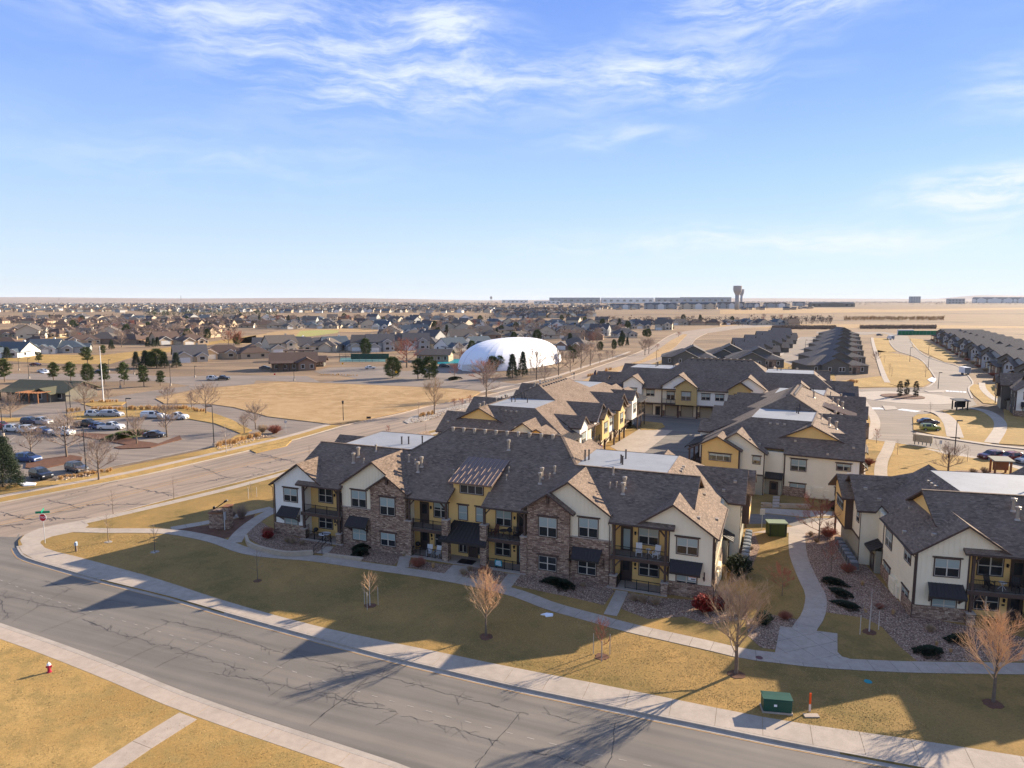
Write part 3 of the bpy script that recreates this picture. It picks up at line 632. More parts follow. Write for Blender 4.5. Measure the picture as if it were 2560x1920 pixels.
for c in [Z6([(590, 175), (225, 320)]), Z6([(980, 255), (650, 400)]), Z6([(920, 385), (660, 510)]), Z6([(1310, 320), (890, 520)]), Z6([(1710, 455), (1510, 570)]), Z6([(2120, 570), (1970, 700)]), Z6([(1965, 705), (1790, 850)]), Z6([(1640, 620), (1540, 690)]), Z6([(410, 60), (60, 260)]), Z6([(120, 0), (0, 60)]),
          Z7([(245, 570), (120, 685)]), Z7([(100, 690), (0, 765)]), Z7([(990, 745), (870, 880)]), Z7([(865, 880), (770, 1020)]), Z7([(1460, 800), (1440, 960), (1410, 1020)])[:2], Z7([(1440, 960), (1408, 1027)]), Z7([(380, 750), (275, 810)])]:
    crack(mb, c[0], c[1], .015, .05, zc + .003, .04)
mb.build('sealed_crack', M['tar'], kind='structure')
mb = MB(); z = STREET + .003
for c in [Z5([(0, 975), (220, 1040)]), Z5([(350, 880), (640, 950)]), Z5([(910, 765), (1330, 850)]), Z5([(1490, 620), (1760, 720)]), Z5([(1870, 620), (2040, 655)]), Z5([(1900, 530), (2212, 580)]), Z5([(500, 850), (900, 740)]), Z5([(640, 925), (1130, 915)]), Z5([(250, 1010), (620, 960)]), Z5([(1400, 770), (1760, 710)]), Z5([(1760, 745), (2150, 640)]), Z5([(0, 1080), (170, 1100)]), Z5([(30, 1080), (460, 1020)]), Z5([(200, 1030), (700, 1020)]), Y6([(0, 800), (350, 870)]), Y6([(0, 900), (350, 830)]), Y6([(360, 640), (760, 590)])]:
    crack(mb, c[0], c[1], .05, .2, z, .3)
mb.build('sealed_crack', M['tar'], kind='structure')
# parking stripes of the lot
mb = MB()
for x in (860, 960, 1080, 1200, 1330, 1460):
    a, b = Y5([(x, 840 - (x - 860) * .2), (x + 170, 800 - (x - 860) * .2)]); mb.bar((*a, STREET + .006), (*b, STREET + .006), .14, .004)
for x in (120, 240, 360, 480): 
    a, b = Y5([(x, 600), (x - 60, 640)]); mb.bar((*a, STREET + .006), (*b, STREET + .006), .14, .004)
mb.build('parking_stripes', M['paint'], kind='structure')
# snow remnants
for pts in (Z7([(1088, 272), (1120, 264), (1152, 268), (1150, 278), (1115, 282), (1110, 274)]), YC([(1590, 280), (1620, 265), (1645, 275), (1635, 298), (1605, 292)]), Z5([(140, 765), (200, 755), (280, 762), (270, 778), (180, 785)]), Y5([(290, 92), (340, 88), (400, 96), (350, 104)])):
    mb = MB(); mb.caps([(x, y, .0) for x, y in pts], [(x * .92 + sum(p[0] for p in pts) / len(pts) * .08, y * .92 + sum(p[1] for p in pts) / len(pts) * .08, .1) for x, y in pts]); mb.build('snow_patch', M['snow'], kind='stuff')
# ------------------------------------------------------------------ the eight-unit building (one template, five copies)
CS = 25.5
def mirs(s): return 51.0 - s
def place(kind, base):
    """maps (a, out, z) on a wall to local x, y, z"""
    if kind == 'f': return lambda a, o, z: (a, base - o, z)
    if kind == 'b': return lambda a, o, z: (a, base + o, z)
    if kind == 'r': return lambda a, o, z: (base + o, a, z)
    if kind == 'l': return lambda a, o, z: (base - o, a, z)
def fbox(mb, fn, a0, a1, o0, o1, z0, z1, m=0):
    if a0 > a1: a0, a1 = a1, a0
    p = [fn(a0, o0, z0), fn(a1, o1, z1)]
    mb.box(p[0][0], p[1][0], p[0][1], p[1][1], p[0][2], p[1][2], m)
def window(root, wall, a0, a1, z0, z1, cols=2, rows=2, blind=0.5, trim='brown', head=True, lite=False, name='window'):
    fn = place(*wall); a0, a1 = min(a0, a1), max(a0, a1)
    t = MB(); w = .09
    for b in ((a0 - w, a0, z0 - w, z1 + w), (a1, a1 + w, z0 - w, z1 + w), (a0, a1, z0 - w, z0), (a0, a1, z1, z1 + w)): fbox(t, fn, b[0], b[1], .01, .07, b[2], b[3], 0)
    if head: fbox(t, fn, a0 - .24, a1 + .24, .005, .12, z1 + w, z1 + w + .12, 0)
    fr = t.build(name, [M[trim], M['mullion']], root)
    k = MB(); mw = .032
    for i in range(cols + 1):
        x = a0 + (a1 - a0) * i / cols; h = mw * (1.5 if 0 < i < cols and cols == 2 else 1)
        fbox(k, fn, max(a0, x - h), min(a1, x + h), .012, .064, z0, z1)
    for j in range(rows + 1):
        z = z0 + (z1 - z0) * j / rows; h = mw * 1.1
        for i in range(cols):
            xa = a0 + (a1 - a0) * i / cols + mw * 1.6; xb = a0 + (a1 - a0) * (i + 1) / cols - mw * 1.6
            fbox(k, fn, xa, xb, .013, .062, max(z0, z - h), min(z1, z + h))
    if False:                                  # thin grille in the upper sashes
        for i in range(cols):
            xm = a0 + (a1 - a0) * (i + .5) / cols; fbox(k, fn, xm - .012, xm + .012, .03, .04, z0 + (z1 - z0) * .5, z1)
    k.build('mullion', M['mullion'], fr)
    for i in range(cols):
        xa = a0 + (a1 - a0) * i / cols; xb = a0 + (a1 - a0) * (i + 1) / cols
        zb = z1 - (z1 - z0) * blind
        if blind > 0:
            g = MB(); fbox(g, fn, xa, xb, .012, .036, zb, z1); g.build('pane', M['blind'], fr)
        if blind < 1:
            g = MB(); fbox(g, fn, xa, xb, .012, .034, z0, zb - .002 if blind > 0 else z1); g.build('pane', M['glass'], fr)
    return fr
def battens(mb, wall, a0, a1, z0, ztop, step=.41):
    fn = place(*wall); n = int(abs(a1 - a0) / step)
    for i in range(n + 1):
        a = min(a0, a1) + .05 + i * step
        if a > max(a0, a1) - .03: break
        z = ztop(a) if callable(ztop) else ztop
        if z > z0 + .1: fbox(mb, fn, a - .022, a + .022, .0, .022, z0, z)
def railing(parent, wall, a0, a1, z, h=1.02, posts=3, name='railing', ends=None):
    fn = place(*wall); mb = MB()
    fbox(mb, fn, a0, a1, -.03, .03, z + h - .05, z + h); fbox(mb, fn, a0, a1, -.02, .02, z + .08, z + .12)
    n = int(abs(a1 - a0) / .115)
    for i in range(1, n):
        a = a0 + (a1 - a0) * i / n; fbox(mb, fn, a - .009, a + .009, -.009, .009, z + .12, z + h - .05)
    for i in range(posts + 1):
        a = a0 + (a1 - a0) * i / posts; fbox(mb, fn, a - .035, a + .035, -.036, .036, z, z + h + .04)
    return mb.build(name, M['black'], parent)
def wall_lamp(root, wall, a, z):
    fn = place(*wall); mb = MB()
    fbox(mb, fn, a - .06, a + .06, .0, .04, z, z + .3); p = fn(a, .13, z)
    mb.lathe([(.03, -.02), (.08, .02), (.10, .22), (.13, .24), (.02, .36)], p, 6)
    return mb.build('wall_lamp', M['black'], root)
def awning(root, wall, a0, a1, zt, zb, outd, seams=9, mt='metal', brackets=True):
    fn = place(*wall); mb = MB(); ins = .12
    T = [fn(a0 + ins, .02, zt), fn(a1 - ins, .02, zt), fn(a1, outd, zb), fn(a0, outd, zb)]
    B = [(p[0], p[1], p[2] - .09) for p in T]; mb.caps(B, T, 0, 0)
    fbox(mb, fn, a0 + .02, a1 - .02, outd - .04, outd + .02, zb - .2, zb - .02, 0)
    for i in range(seams + 1):
        f = i / seams; a = Vector(T[0]).lerp(Vector(T[1]), f); b = Vector(T[3]).lerp(Vector(T[2]), f)
        mb.bar(a + Vector((0, 0, .02)), b + Vector((0, 0, .02)), .03, .04)
    aw = mb.build('awning', M[mt], root)
    if brackets:
        for a in (a0 + .3, a1 - .3):
            k = MB(); k.bar(fn(a, .04, zb - .75), fn(a, outd - .06, zb - .14), .1, .12); k.bar(fn(a, .05, zb - .85), fn(a, .05, zb), .1, .1)
            k.build('bracket', M['brown'], aw)
    return aw
def door(root, wall, a0, a1, z0, z1, m='doorbrown', light=False):
    fn = place(*wall); mb = MB(); w = .1
    for b in ((a0 - w, a0, z0, z1 + w), (a1, a1 + w, z0, z1 + w), (a0, a1, z1, z1 + w)): fbox(mb, fn, b[0], b[1], .01, .08, b[2], b[3], 1)
    fbox(mb, fn, a0, a1, .01, .03, z0, z1, 0)
    d = mb.build('door', [M[m], M['brown']], root)
    g = MB(); fbox(g, fn, a0 + .17, a1 - .17, .031, .04, z0 + (.15 if light else 1.1), z1 - .18); g.build('door_glass', M['blind' if light else 'glass'], d)
    return d
def poly_wall(root, wall, poly, thick, m, name='wall', z_b=None):
    fn = place(*wall); mb = MB(); mb.prism(poly, lambda a, z, t: fn(a, -t, z), 0, thick); return mb.build(name, m, root, uv=True)

def plan_f(v): return 6.9 + .5 * v
def z_front(s, v): return plan_f(v)
def z_back(s, v): return plan_f(21.8 - v)
def z_right(s, v): return 9.0 - .68 * (s - 47.2)
def z_left(s, v): return z_right(51 - s, v)

def build_complex():
    root = empty('apartment_building')
    def sm(mat_, plan, fn, name='roof', th=.2, mats=None):
        mb = MB(); mb.slab(plan, fn, th); return mb.build(name, mats or [M['brown'], mat_], root, uv=True)
    RM = M['roof']
    # ---- main masses
    mb = MB(); mb.box(.15, 50.85, 1.6, 20.6, -1.2, 6.15); mb.build('wall', M['cream'], root, uv=True)
    mb = MB(); mb.box(4.25, 46.75, 1.65, 22.0, 3.0, 6.3); mb.build('wall', M['cream'], root, uv=True)
    for k in (0, 1):
        X = (lambda s: s) if k == 0 else mirs
        def pr(pts): return [(X(a), z) for a, z in pts]
        sd = 'l' if k == 0 else 'r'
        def W(base): return (sd, X(base))
        zg = lambda pk, zp: (lambda a: zp - .68 * abs(a - pk) - .17)
        # block A / D : board and batten gable
        gA = zg(3.8, 9.0); wc = 'white' if k == 0 else 'cream'
        poly_wall(root, ('f', 0), pr([(0, -1.2), (4.2, -1.2), (4.2, 6.6), (6.7, 6.6), (6.7, gA(6.7)), (3.8, gA(3.8)), (0, gA(0))]), 1.62, M[wc])
        b = MB(); battens(b, ('f', 0), X(0), X(4.2), 1.4, lambda a: gA(X(a))); battens(b, ('f', 0), X(4.25), X(6.6), 6.85, lambda a: gA(X(a)))
        fbox(b, place('f', 0), X(0), X(4.2), 0, .03, 6.0, 6.08)
        b.build('batten', M[wc], root, kind='stuff')
        b = MB(); b.box(X(-.06), X(4.2), -.1, 1.0, -1.2, 1.3); b.box(X(-.08), X(4.2), -.14, 1.0, 1.3, 1.38, 0); b.build('stone_wainscot', M['stone'], root, uv=True)
        for a0, a1, zt in ((-.03, .14, 6.1), (4.08, 4.2, 6.4)):
            b = MB(); fbox(b, place('f', 0), X(a0), X(a1), 0, .05, 1.4, zt); b.build('corner_board', M['brown'], root)
        window(root, ('f', 0), X(1.5), X(3.4), 4.2, 5.75, 2, 2, .5, lite=True)
        window(root, ('f', 0), X(1.5), X(3.35), .75, 2.35, 2, 2, .5 if k else 1, head=False, lite=True)
        awning(root, ('f', 0), X(1.1 if k else .95), X(3.9), 3.55, 2.65, 1.0)
        # balcony by block A
        for nm, z0, z1 in (('wall', -1.2, 2.85), ('wall', 3.2, 6.6)):
            b = MB(); b.box(X(4.2), X(9.7), 1.5, 1.6, z0, z1); b.build(nm, M['yellow'], root, uv=True)
        b = MB(); b.box(X(4.05), X(9.75), -.3, 1.5, 2.82, 3.2, 0, 1); b.build('balcony_floor', [M['brown'], M['deck']], root)
        railing(root, ('f', -.2), X(4.5), X(9.35), 3.2, 1.0, 3)
        for s0 in (4.42, 9.4):
            b = MB(); b.box(X(s0 - .11), X(s0 + .11), -.28, -.06, 1.2, 6.75); b.bar((X(s0), -.17, 5.6), (X(s0 + (.75 if s0 < 5 else -.75)), -.17, 6.45), .12, .14)
            b.bar((X(s0), -.17, 2.0), (X(s0 + (.7 if s0 < 5 else -.7)), -.17, 2.8), .12, .14); b.build('post', M['brown'], root)
            b = MB(); b.box(X(s0 - .33), X(s0 + .33), -.5, .16, -.9, 1.15); b.build('stone_pier', M['stone'], root, uv=True)
            c = MB(); c.box(X(s0 - .38), X(s0 + .38), -.55, .21, 1.15, 1.24); c.build('pier_cap', M['concrete'], root)
        b = MB(); b.box(X(4.1), X(9.7), -.14, .06, 6.3, 6.58); b.build('beam', M['brown'], root)
        b = MB(); b.box(X(4.1), X(10.0), -.75, 1.5, -1.0, .04); b.build('patio', M['concrete'], root)
        railing(root, ('f', -.32), X(4.8), X(8.2), .04, 1.0, 3)
        railing(root, (sd, X(9.0)), -.3, 1.4, .04, 1.0, 1)
        window(root, ('f', 1.5), X(5.4), X(7.3), 4.1, 5.8, 2, 2, .55 if k else 0, lite=True)
        window(root, ('f', 1.5), X(5.3), X(7.2), .9, 2.45, 2, 2, 0, lite=True, head=False)
        door(root, ('f', 1.5), min(X(8.0), X(9.0)), max(X(8.0), X(9.0)), 3.22, 5.6, light=bool(k)); door(root, ('f', 1.5), min(X(8.0), X(9.0)), max(X(8.0), X(9.0)), .06, 2.35)
        wall_lamp(root, ('f', 1.5), X(7.65), 4.95); wall_lamp(root, ('f', 1.5), X(7.6), 1.75)
        b = MB(); fbox(b, place('f', 1.5), X(7.72), X(7.48), .0, .03, 1.38, 1.55); b.build('house_number_plate', M['black'], root)
        # block B / C
        gB = zg(14.1, 10.15)
        poly_wall(root, ('f', 0), pr([(9.7, -1.2), (18.35, -1.2), (18.35, gB(18.35)), (14.1, gB(14.1)), (9.7, gB(9.7))]), 1.62, M['cream'])
        b = MB(); battens(b, ('f', 0), X(9.75), X(18.3), 4.55, lambda a: gB(X(a))); fbox(b, place('f', 0), X(9.8), X(14), 0, .03, 6.9, 6.98); b.build('batten', M['cream'], root, kind='stuff')
        b = MB(); b.box(X(9.72), X(13.95), -.12, .3, -1.2, 4.45); b.build('stone_wall', M['stone'], root, uv=True)
        b = MB(); b.box(X(9.7), X(13.9), -.17, .3, 4.45, 4.53); b.build('stone_ledge', M['concrete'], root)
        window(root, ('f', 0), X(11.1), X(13.0), 4.62, 6.5, 2, 2, .5, lite=True)
        window(root, ('f', -.12), X(11.2), X(13.0), .78, 2.3, 2, 2, 0 if k else 1, head=False, lite=True)
        awning(root, ('f', -.12), X(10.7), X(13.5), 3.5, 2.6, .95)
        gS = zg(16.13, 8.85)
        poly_wall(root, ('f', -.5), pr([(13.9, -1.2), (18.36, -1.2), (18.36, gS(18.36)), (16.13, gS(16.13)), (13.9, gS(13.9))]), .6, M['stone'], 'stone_wall')
        b = MB(); fbox(b, place('f', -.5), X(16.0), X(16.26), .0, .2, 7.75, 8.5); b.build('gable_bracket', M['brown'], root)
        window(root, ('f', -.5), X(15.2), X(17.05), 4.3, 6.25, 2, 2, .5, lite=True, trim='brown'); window(root, ('f', -.5), X(15.2), X(17.05), .75, 2.2, 2, 2, .0 if k else .5, lite=True)
        # piers of the middle balconies
        for s0, zt in ((18.72, 3.9), (23.25, 4.55)):
            b = MB(); b.box(X(s0 - .36), X(s0 + .36), -.62, .12, -1.2, zt); b.build('stone_pier', M['stone'], root, uv=True)
            b = MB(); b.box(X(s0 - .41), X(s0 + .41), -.67, .17, zt, zt + .08); b.build('pier_cap', M['concrete'], root)
            b = MB(); b.box(X(s0 - .11), X(s0 + .11), -.36, -.14, zt + .08, 6.75); sgn = 1 if s0 < 20 else -1
            b.bar((X(s0), -.25, 5.6), (X(s0 + .75 * sgn), -.25, 6.45), .12, .14); b.build('post', M['brown'], root)
        for z0, z1 in ((-1.2, 2.85), (3.2, 7.0)):
            b = MB(); b.box(X(18.36), X(23.3), 1.5, 1.6, z0, z1); b.build('wall', M['yellow'], root, uv=True)
        b = MB(); b.box(X(18.4), X(23.5), -.3, 1.5, 2.82, 3.2, 0, 1); b.build('balcony_floor', [M['brown'], M['deck']], root)
        b = MB(); b.box(X(18.4), X(23.45), -.35, -.15, 6.32, 6.6); b.build('beam', M['brown'], root)
        railing(root, ('f', -.2), X(19.15), X(22.85), 3.2, 1.0, 3); railing(root, ('f', -.3), X(19.1), X(22.8), .04, 1.0, 4)
        b = MB(); b.box(X(18.4), X(25.6), -.85, 1.5, -1.0, .04); b.build('patio', M['concrete'], root)
        window(root, ('f', 1.5), X(20.9), X(22.6), 4.1, 5.75, 2, 2, .55 if k else .35, lite=True); window(root, ('f', 1.5), X(21.0), X(22.7), .8, 2.3, 2, 2, 0, head=False, lite=True)
        door(root, ('f', 1.5), min(X(19.2), X(20.15)), max(X(19.2), X(20.15)), 3.22, 5.55); door(root, ('f', 1.5), min(X(19.2), X(20.15)), max(X(19.2), X(20.15)), .06, 2.35, light=bool(k))
        wall_lamp(root, ('f', 1.5), X(20.5), 4.95); wall_lamp(root, ('f', 1.5), X(20.55), 1.75)
        b = MB(); fbox(b, place('f', 1.5), X(20.66), X(20.44), .0, .03, 1.38, 1.55); b.build('house_number_plate', M['black'], root)
        # entry wall windows
        window(root, ('f', 1.5), X(23.95), X(24.95), 4.2, 5.75, 1, 2, 1, lite=True); window(root, ('f', 1.5), X(23.95), X(24.9), .5, 2.2, 2, 1, 0)
        # ---- roofs of this half
        sgn = -1 if k else 1
        sm(RM, [(X(3.8), -.45), (X(3.8), 4.2), (X(7.3), -.45)] if k == 0 else [(X(3.8), -.45), (X(7.3), -.45), (X(3.8), 4.2)], lambda s, v: 9.0 - .68 * abs(X(s) - 3.8))
        P = [(3.8, -.45), (-.4, -.45), (-.4, 9.9), (.4, 9.9), (.4, 22.2), (5.5, 15.3), (5.5, 6.5), (3.8, 4.2)]
        sm(RM, [(X(a), b_) for a, b_ in P], z_left if k == 0 else z_right)
        sm(M['membrane'], [(X(5.5), 6.5), (X(15.3), 6.5), (X(15.3), 15.3), (X(5.5), 15.3)], lambda s, v: 10.11, 'flat_roof', .3, [M['membrane'], M['membrane']])
        sm(RM, [(X(18.35), 10.9), (X(15.3), 6.5), (X(15.3), 15.3)], lambda s, v: 12.35 - (X(18.35) - s) * (2.2 / 3.05) * (1 if k == 0 else -1) if True else 0)
        # small end gable on the low ridge
        sm(RM, [(X(5.5), 6.5), (X(2.1), 6.5), (X(2.1), 11.3)], lambda s, v: 10.15 - .5 * (v - 6.5))
        b = MB(); b.prism([(2.4, 7.9), (6.5, 9.93), (10.6, 7.9)], lambda a, z, t: (X(2.55 + t), a, z), 0, .5); b.build('gable_wall', M['yellow'], root, uv=True)
        # gable B/C and stone gable
        for pk, zp, hw, v0, v1 in ((14.1, 10.15, 4.4, -.45, 6.5), (16.13, 8.85, 2.75, -.9, 0.2)):
            for sg in (-1, 1):
                sm(RM, [(X(pk), v0), (X(pk + sg * hw), v0), (X(pk + sg * hw), v1 if hw < 3 else 1.2), (X(pk), v1)], lambda s, v, pk=pk, zp=zp: zp - .68 * abs(X(s) - pk))
        # ---- end wall
        E = place(*W(0))
        b = MB(); b.box(X(0), X(1), 1.63, 9.8, -1.2, 6.2); b.build('wall', M['cream'], root, uv=True)
        b = MB(); battens(b, W(0), 0.1, 9.8, 1.4, 6.15); b.box(X(-.03), X(0), 0, 9.8, 2.95, 3.05); b.build('batten', M['cream'], root, kind='stuff')
        for a0 in (0, 6.9): b = MB(); fbox(b, E, a0, a0 + 2.95, 0, .09, -1.2, 1.35); b.build('stone_wainscot', M['stone'], root, uv=True)
        for q in ((-.03, .14, 1.4, 5.95), (9.66, 9.83, 1.4, 5.95), (0, 9.8, 5.95, 6.15)): b = MB(); fbox(b, E, q[0], q[1], 0, .05, q[2], q[3]); b.build('corner_board', M['brown'], root)
        window(root, W(0), 6.9, 8.85, 3.8, 5.4, 2, 2, .6); window(root, W(0), 1.25, 2.95, 4.5, 5.4, 2, 1, .4)
        window(root, W(0), 6.9, 8.85, .35, 1.85, 2, 2, .5); window(root, W(0), 1.25, 2.95, .9, 1.9, 2, 1, .4)
        b = MB(); fbox(b, E, 4.5, 5.9, 0, .28, .15, 1.75, 0)
        b.box(*sorted((E(3.9, 0, 0)[0], E(3.9, .2, 0)[0])), 3.75, 4.45, .2, 1.4); b.box(*sorted((E(3.9, 0, 0)[0], E(3.9, .2, 0)[0])), 5.95, 6.6, .2, 1.4)
        for i in range(4):
            for j in range(4):
                p = E(4.7 + i * .33, .28, .38 + j * .36); q = E(4.7 + i * .33, .36, .38 + j * .36); b.tube([p, q], .11, 8)
        for i in range(4): b.tube([E(3.85 + i * .13, .1, -.9), E(3.85 + i * .13, .1, .2)], .03, 5)
        b.build('meter_panel', M['cream'], root)
        # entry recess
        b = MB(); b.box(X(1.4), X(1.7), 9.8, 12.4, 3, 6.9); b.build('wall', M['yellow'], root, uv=True)
        b = MB(); b.box(X(.7), X(1.5), 9.8, 12.4, -1.2, 3.1); b.build('wall', M['sage'], root, uv=True)
        window(root, (sd, X(1.4)), 10.2, 10.9, 4.5, 5.5, 1, 2, .3)
        b = MB(); b.box(X(-.55), X(.7), 9.98, 12.25, -1.2, 2.5); b.build('entrance_lobby', M['sage'], root, uv=True); d = door(root, (sd, X(-.55)), 10.5, 11.5, -.3, 1.9); awning(root, (sd, X(1.4)), 9.83, 12.38, 3.75, 2.55, 2.5, 5, 'metal', False)
        # cross wing
        cw = lambda v: 9.0 - .667 * abs(v - 16.2) - .17
        b = MB(); b.prism([(12.3, -1.2), (20.6, -1.2), (20.6, 6.1), (16.2, 8.8), (12.3, cw(12.3))], lambda a, z, t: (X(-1.6 + t), a, z), 0, 7); b.build('wall', M['cream'], root, uv=True)
        b = MB(); battens(b, W(-1.6), 12.4, 20.4, 3.1, lambda v: cw(v)); battens(b, ('f', 12.3), X(-1.5), X(.6), 3.2, 6.2); b.build('batten', M['cream'], root, kind='stuff')
        b = MB(); fbox(b, place(*W(-1.6)), 12.3, 20.7, 0, .06, 2.8, 3.02); fbox(b, place(*W(-1.6)), 12.27, 12.42, 0, .04, -1, 6.2); b.build('band_board', M['brown'], root)
        b = MB(); fbox(b, place(*W(-1.6)), 12.42, 20.6, 0, .02, -1.2, 2.8); b.build('wall', M['sage'], root, uv=True)
        window(root, W(-1.6), 12.9, 13.85, 4.55, 5.6, 1, 2, .5)
        sm(RM, [(X(3.8), 16.2), (X(-2.1), 16.2), (X(-2.1), 11.9), (X(-.3), 11.9)], lambda s, v: 9.0 - .667 * (16.2 - v))
        sm(RM, [(X(3.8), 16.2), (X(-2.1), 16.2), (X(-2.1), 20.6), (X(-.3), 20.6)], lambda s, v: 9.0 - .667 * (v - 16.2))
        yb = lambda v: 8.35 - .55 * abs(v - 18.8) - .17
        b = MB(); b.prism([(15.7, 3.0), (21.1, 3.0), (21.1, yb(21.1)), (18.8, yb(18.8)), (15.7, yb(15.7))], lambda a, z, t: (X(-2.35 + t), a, z), 0, 3); b.build('wall', M['yellow'], root, uv=True)
        b = MB(); fbox(b, place(*W(-2.35)), 15.7, 21.1, 0, .05, 2.8, 3.0); b.box(X(-2.38), X(-1.6), 15.68, 15.8, 2.8, 6.4); b.box(X(-2.38), X(-2.2), 21, 21.15, 2.8, 6.7); b.build('band_board', M['brown'], root)
        window(root, W(-2.35), 16.9, 19.9, 4.65, 5.6, 3, 1, .3)
        sm(RM, [(X(1.5), 18.8), (X(-2.85), 18.8), (X(-2.85), 15.3), (X(1.5), 15.3)], lambda s, v: 8.35 - .55 * (18.8 - v)); sm(RM, [(X(1.5), 18.8), (X(-2.85), 18.8), (X(-2.85), 23.0), (X(1.5), 23.0)], lambda s, v: 8.35 - .55 * (v - 18.8))
        # corner balcony at the garage end
        b = MB(); b.box(X(-1.9), X(5.6), 20.6, 23.1, 2.8, 3.1); b.build('balcony_floor', M['brown'], root)
        railing(root, W(-1.8), 21.2, 23.0, 3.1); railing(root, ('b', 23.0), X(-1.8), X(4.6), 3.1, 1, 4)
        for a in (-1.8, 1.5, 4.8):
            b = MB(); b.box(X(a - .1), X(a + .1), 22.85, 23.05, -1.2, 6.4); b.build('post', M['brown'], root)
        awning(root, ('b', 21.0), X(-2.2), X(5.4), 7.2, 6.2, 2.6, 12, 'metal', False)
        # ---- garage side
        gW = zg(8.0, 9.0)
        poly_wall(root, ('b', 23.0), pr([(5.9, 3.0), (10.1, 3.0), (10.1, gW(10.1)), (8, gW(8)), (5.9, gW(5.9))]), 2.5, M['white'])
        b = MB(); battens(b, ('b', 23.0), X(5.95), X(10.05), 3.05, lambda a: gW(X(a))); b.build('batten', M['white'], root, kind='stuff')
        window(root, ('b', 23.0), X(7.0), X(8.9), 4.3, 6.1, 2, 2, .5)
        window(root, ('b', 22.0), X(11.0), X(12.7), 4.5, 5.8, 2, 2, .6)
        gG = zg(18.3, 9.7); gY = zg(19.9, 8.7)
        poly_wall(root, ('b', 22.8), pr([(14.7, 6.3), (22.3, 6.3), (22.3, gG(22.3)), (18.3, gG(18.3)), (14.7, gG(14.7))]), 2.0, M['white'])
        poly_wall(root, ('b', 23.35), pr([(17.7, 3.0), (22.2, 3.0), (22.2, gY(22.2)), (19.9, gY(19.9)), (17.7, gY(17.7))]), 3.0, M['ochre2'])
        window(root, ('b', 23.35), X(19.0), X(20.9), 4.1, 5.9, 2, 2, .5)
        b = MB(); b.box(X(14.6), X(17.7), 21.5, 23.0, 2.8, 3.1); b.box(X(14.6), X(17.7), 22.8, 23.0, 6.1, 6.35); b.box(X(14.5), X(14.7), 22.75, 22.95, 2.0, 6.3); b.build('balcony_floor', M['brown'], root)
        railing(root, ('b', 22.9), X(14.7), X(17.6), 3.1); window(root, ('b', 22.0), X(15.6), X(17.2), 3.9, 5.6, 2, 1, .4)
        poly_wall(root, ('b', 22.4), pr([(22.2, 3.0), (25.5, 3.0), (25.5, 6.3), (22.2, 6.3)]), .6, M['white'])
        b = MB(); battens(b, ('b', 22.4), X(22.3), X(25.5), 3.05, 6.25); battens(b, ('b', 22.0), X(10.2), X(14.5), 3.05, 6.1); b.build('batten', M['white'], root, kind='stuff')
        window(root, ('b', 22.4), X(23.2), X(24.9), 4.3, 5.6, 2, 2, .5)
        b = MB(); fbox(b, place('b', 22.5), X(5.6), X(25.5), -.2, .1, 2.72, 3.0); b.build('band_board', M['brown'], root)
        for pk, zp, hw, v1 in ((8.0, 9.0, 2.5, 17.6), (18.3, 9.7, 4.0, 16.2), (19.9, 8.7, 2.6, 20)):
            vf = 23.8 if hw == 2.6 else 23.35
            for sg in (-1, 1):
                sm(RM, [(X(pk), vf), (X(pk + sg * hw), vf), (X(pk + sg * hw), 20.8 if hw > 2.55 else 21.5), (X(pk), v1)], lambda s, v, pk=pk, zp=zp: zp - .68 * abs(X(s) - pk))
        for s0 in (6.4, 9.6, 15.1, 18.6, 22.7):
            g = MB(); fbox(g, place('b', 20.6), X(s0), X(s0 + 2.5), .0, .05, -1.0, 2.3)
            for i in range(1, 4): fbox(g, place('b', 20.6), X(s0 + .02), X(s0 + 2.48), .05, .065, -.2 + i * .6, -.16 + i * .6)
            g.build('garage_door', M['garage'], root)
            g = MB(); fbox(g, place('b', 20.6), X(s0 - .12), X(s0), 0, .09, -1, 2.42); fbox(g, place('b', 20.6), X(s0 + 2.5), X(s0 + 2.62), 0, .09, -1, 2.42); fbox(g, place('b', 20.6), X(s0), X(s0 + 2.5), 0, .09, 2.3, 2.42); g.build('door_frame', M['brown'], root)
        for s0 in (14.6, 18.2, 22.25):
            b = MB(); b.box(X(s0 - .15), X(s0 + .15), 22.4, 22.7, -1, 2.8); b.bar((X(s0), 22.55, 1.6), (X(s0), 23.3, 2.75), .16, .16); b.build('post', M['brown'], root)
            b = MB(); b.box(X(s0 - .3), X(s0 + .3), 20.6, 21.0, -1, 1.2); b.build('stone_pier', M['stone'], root, uv=True)
        door(root, ('b', 20.6), min(X(12.9), X(13.8)), max(X(12.9), X(13.8)), -.9, 1.9)
        # outdoor air conditioners belong to the ground around each building and are built separately
        # gutters and downpipes
        b = MB(); b.tube([(X(-.47), -.4, 6.05), (X(-.47), 9.9, 6.05)], .06, 6); b.tube([(X(-.45), -.35, 6.05), (X(-.1), -.1, 5.7), (X(-.1), -.1, .1)], .045, 5)
        b.tube([(X(4.0), -.68, 6.5), (X(9.9), -.68, 6.5)], .06, 6); b.tube([(X(18.3), -.68, 6.5), (X(23.5), -.68, 6.5)], .06, 6)
        b.tube([(X(9.9), -.62, 6.45), (X(9.85), -.2, 6.0), (X(9.85), -.2, .1)], .045, 5); b.build('gutter', M['brown'], root)
    # ---- middle: entry wall, dormer, porch
    b = MB(); b.box(23.3, 27.7, 1.5, 5.2, -1.2, 8.35); b.build('wall', M['yellow'], root, uv=True)
    wd = window(root, ('f', 1.5), 24.15, 26.85, 7.2, 8.1, 3, 1, 0, head=False)
    door(root, ('f', 1.5), 25.15, 26.1, .06, 2.3); wall_lamp(root, ('f', 1.5), 24.9, 1.7)
    zm = lambda s, v: 8.42 + (v - .95) * .32
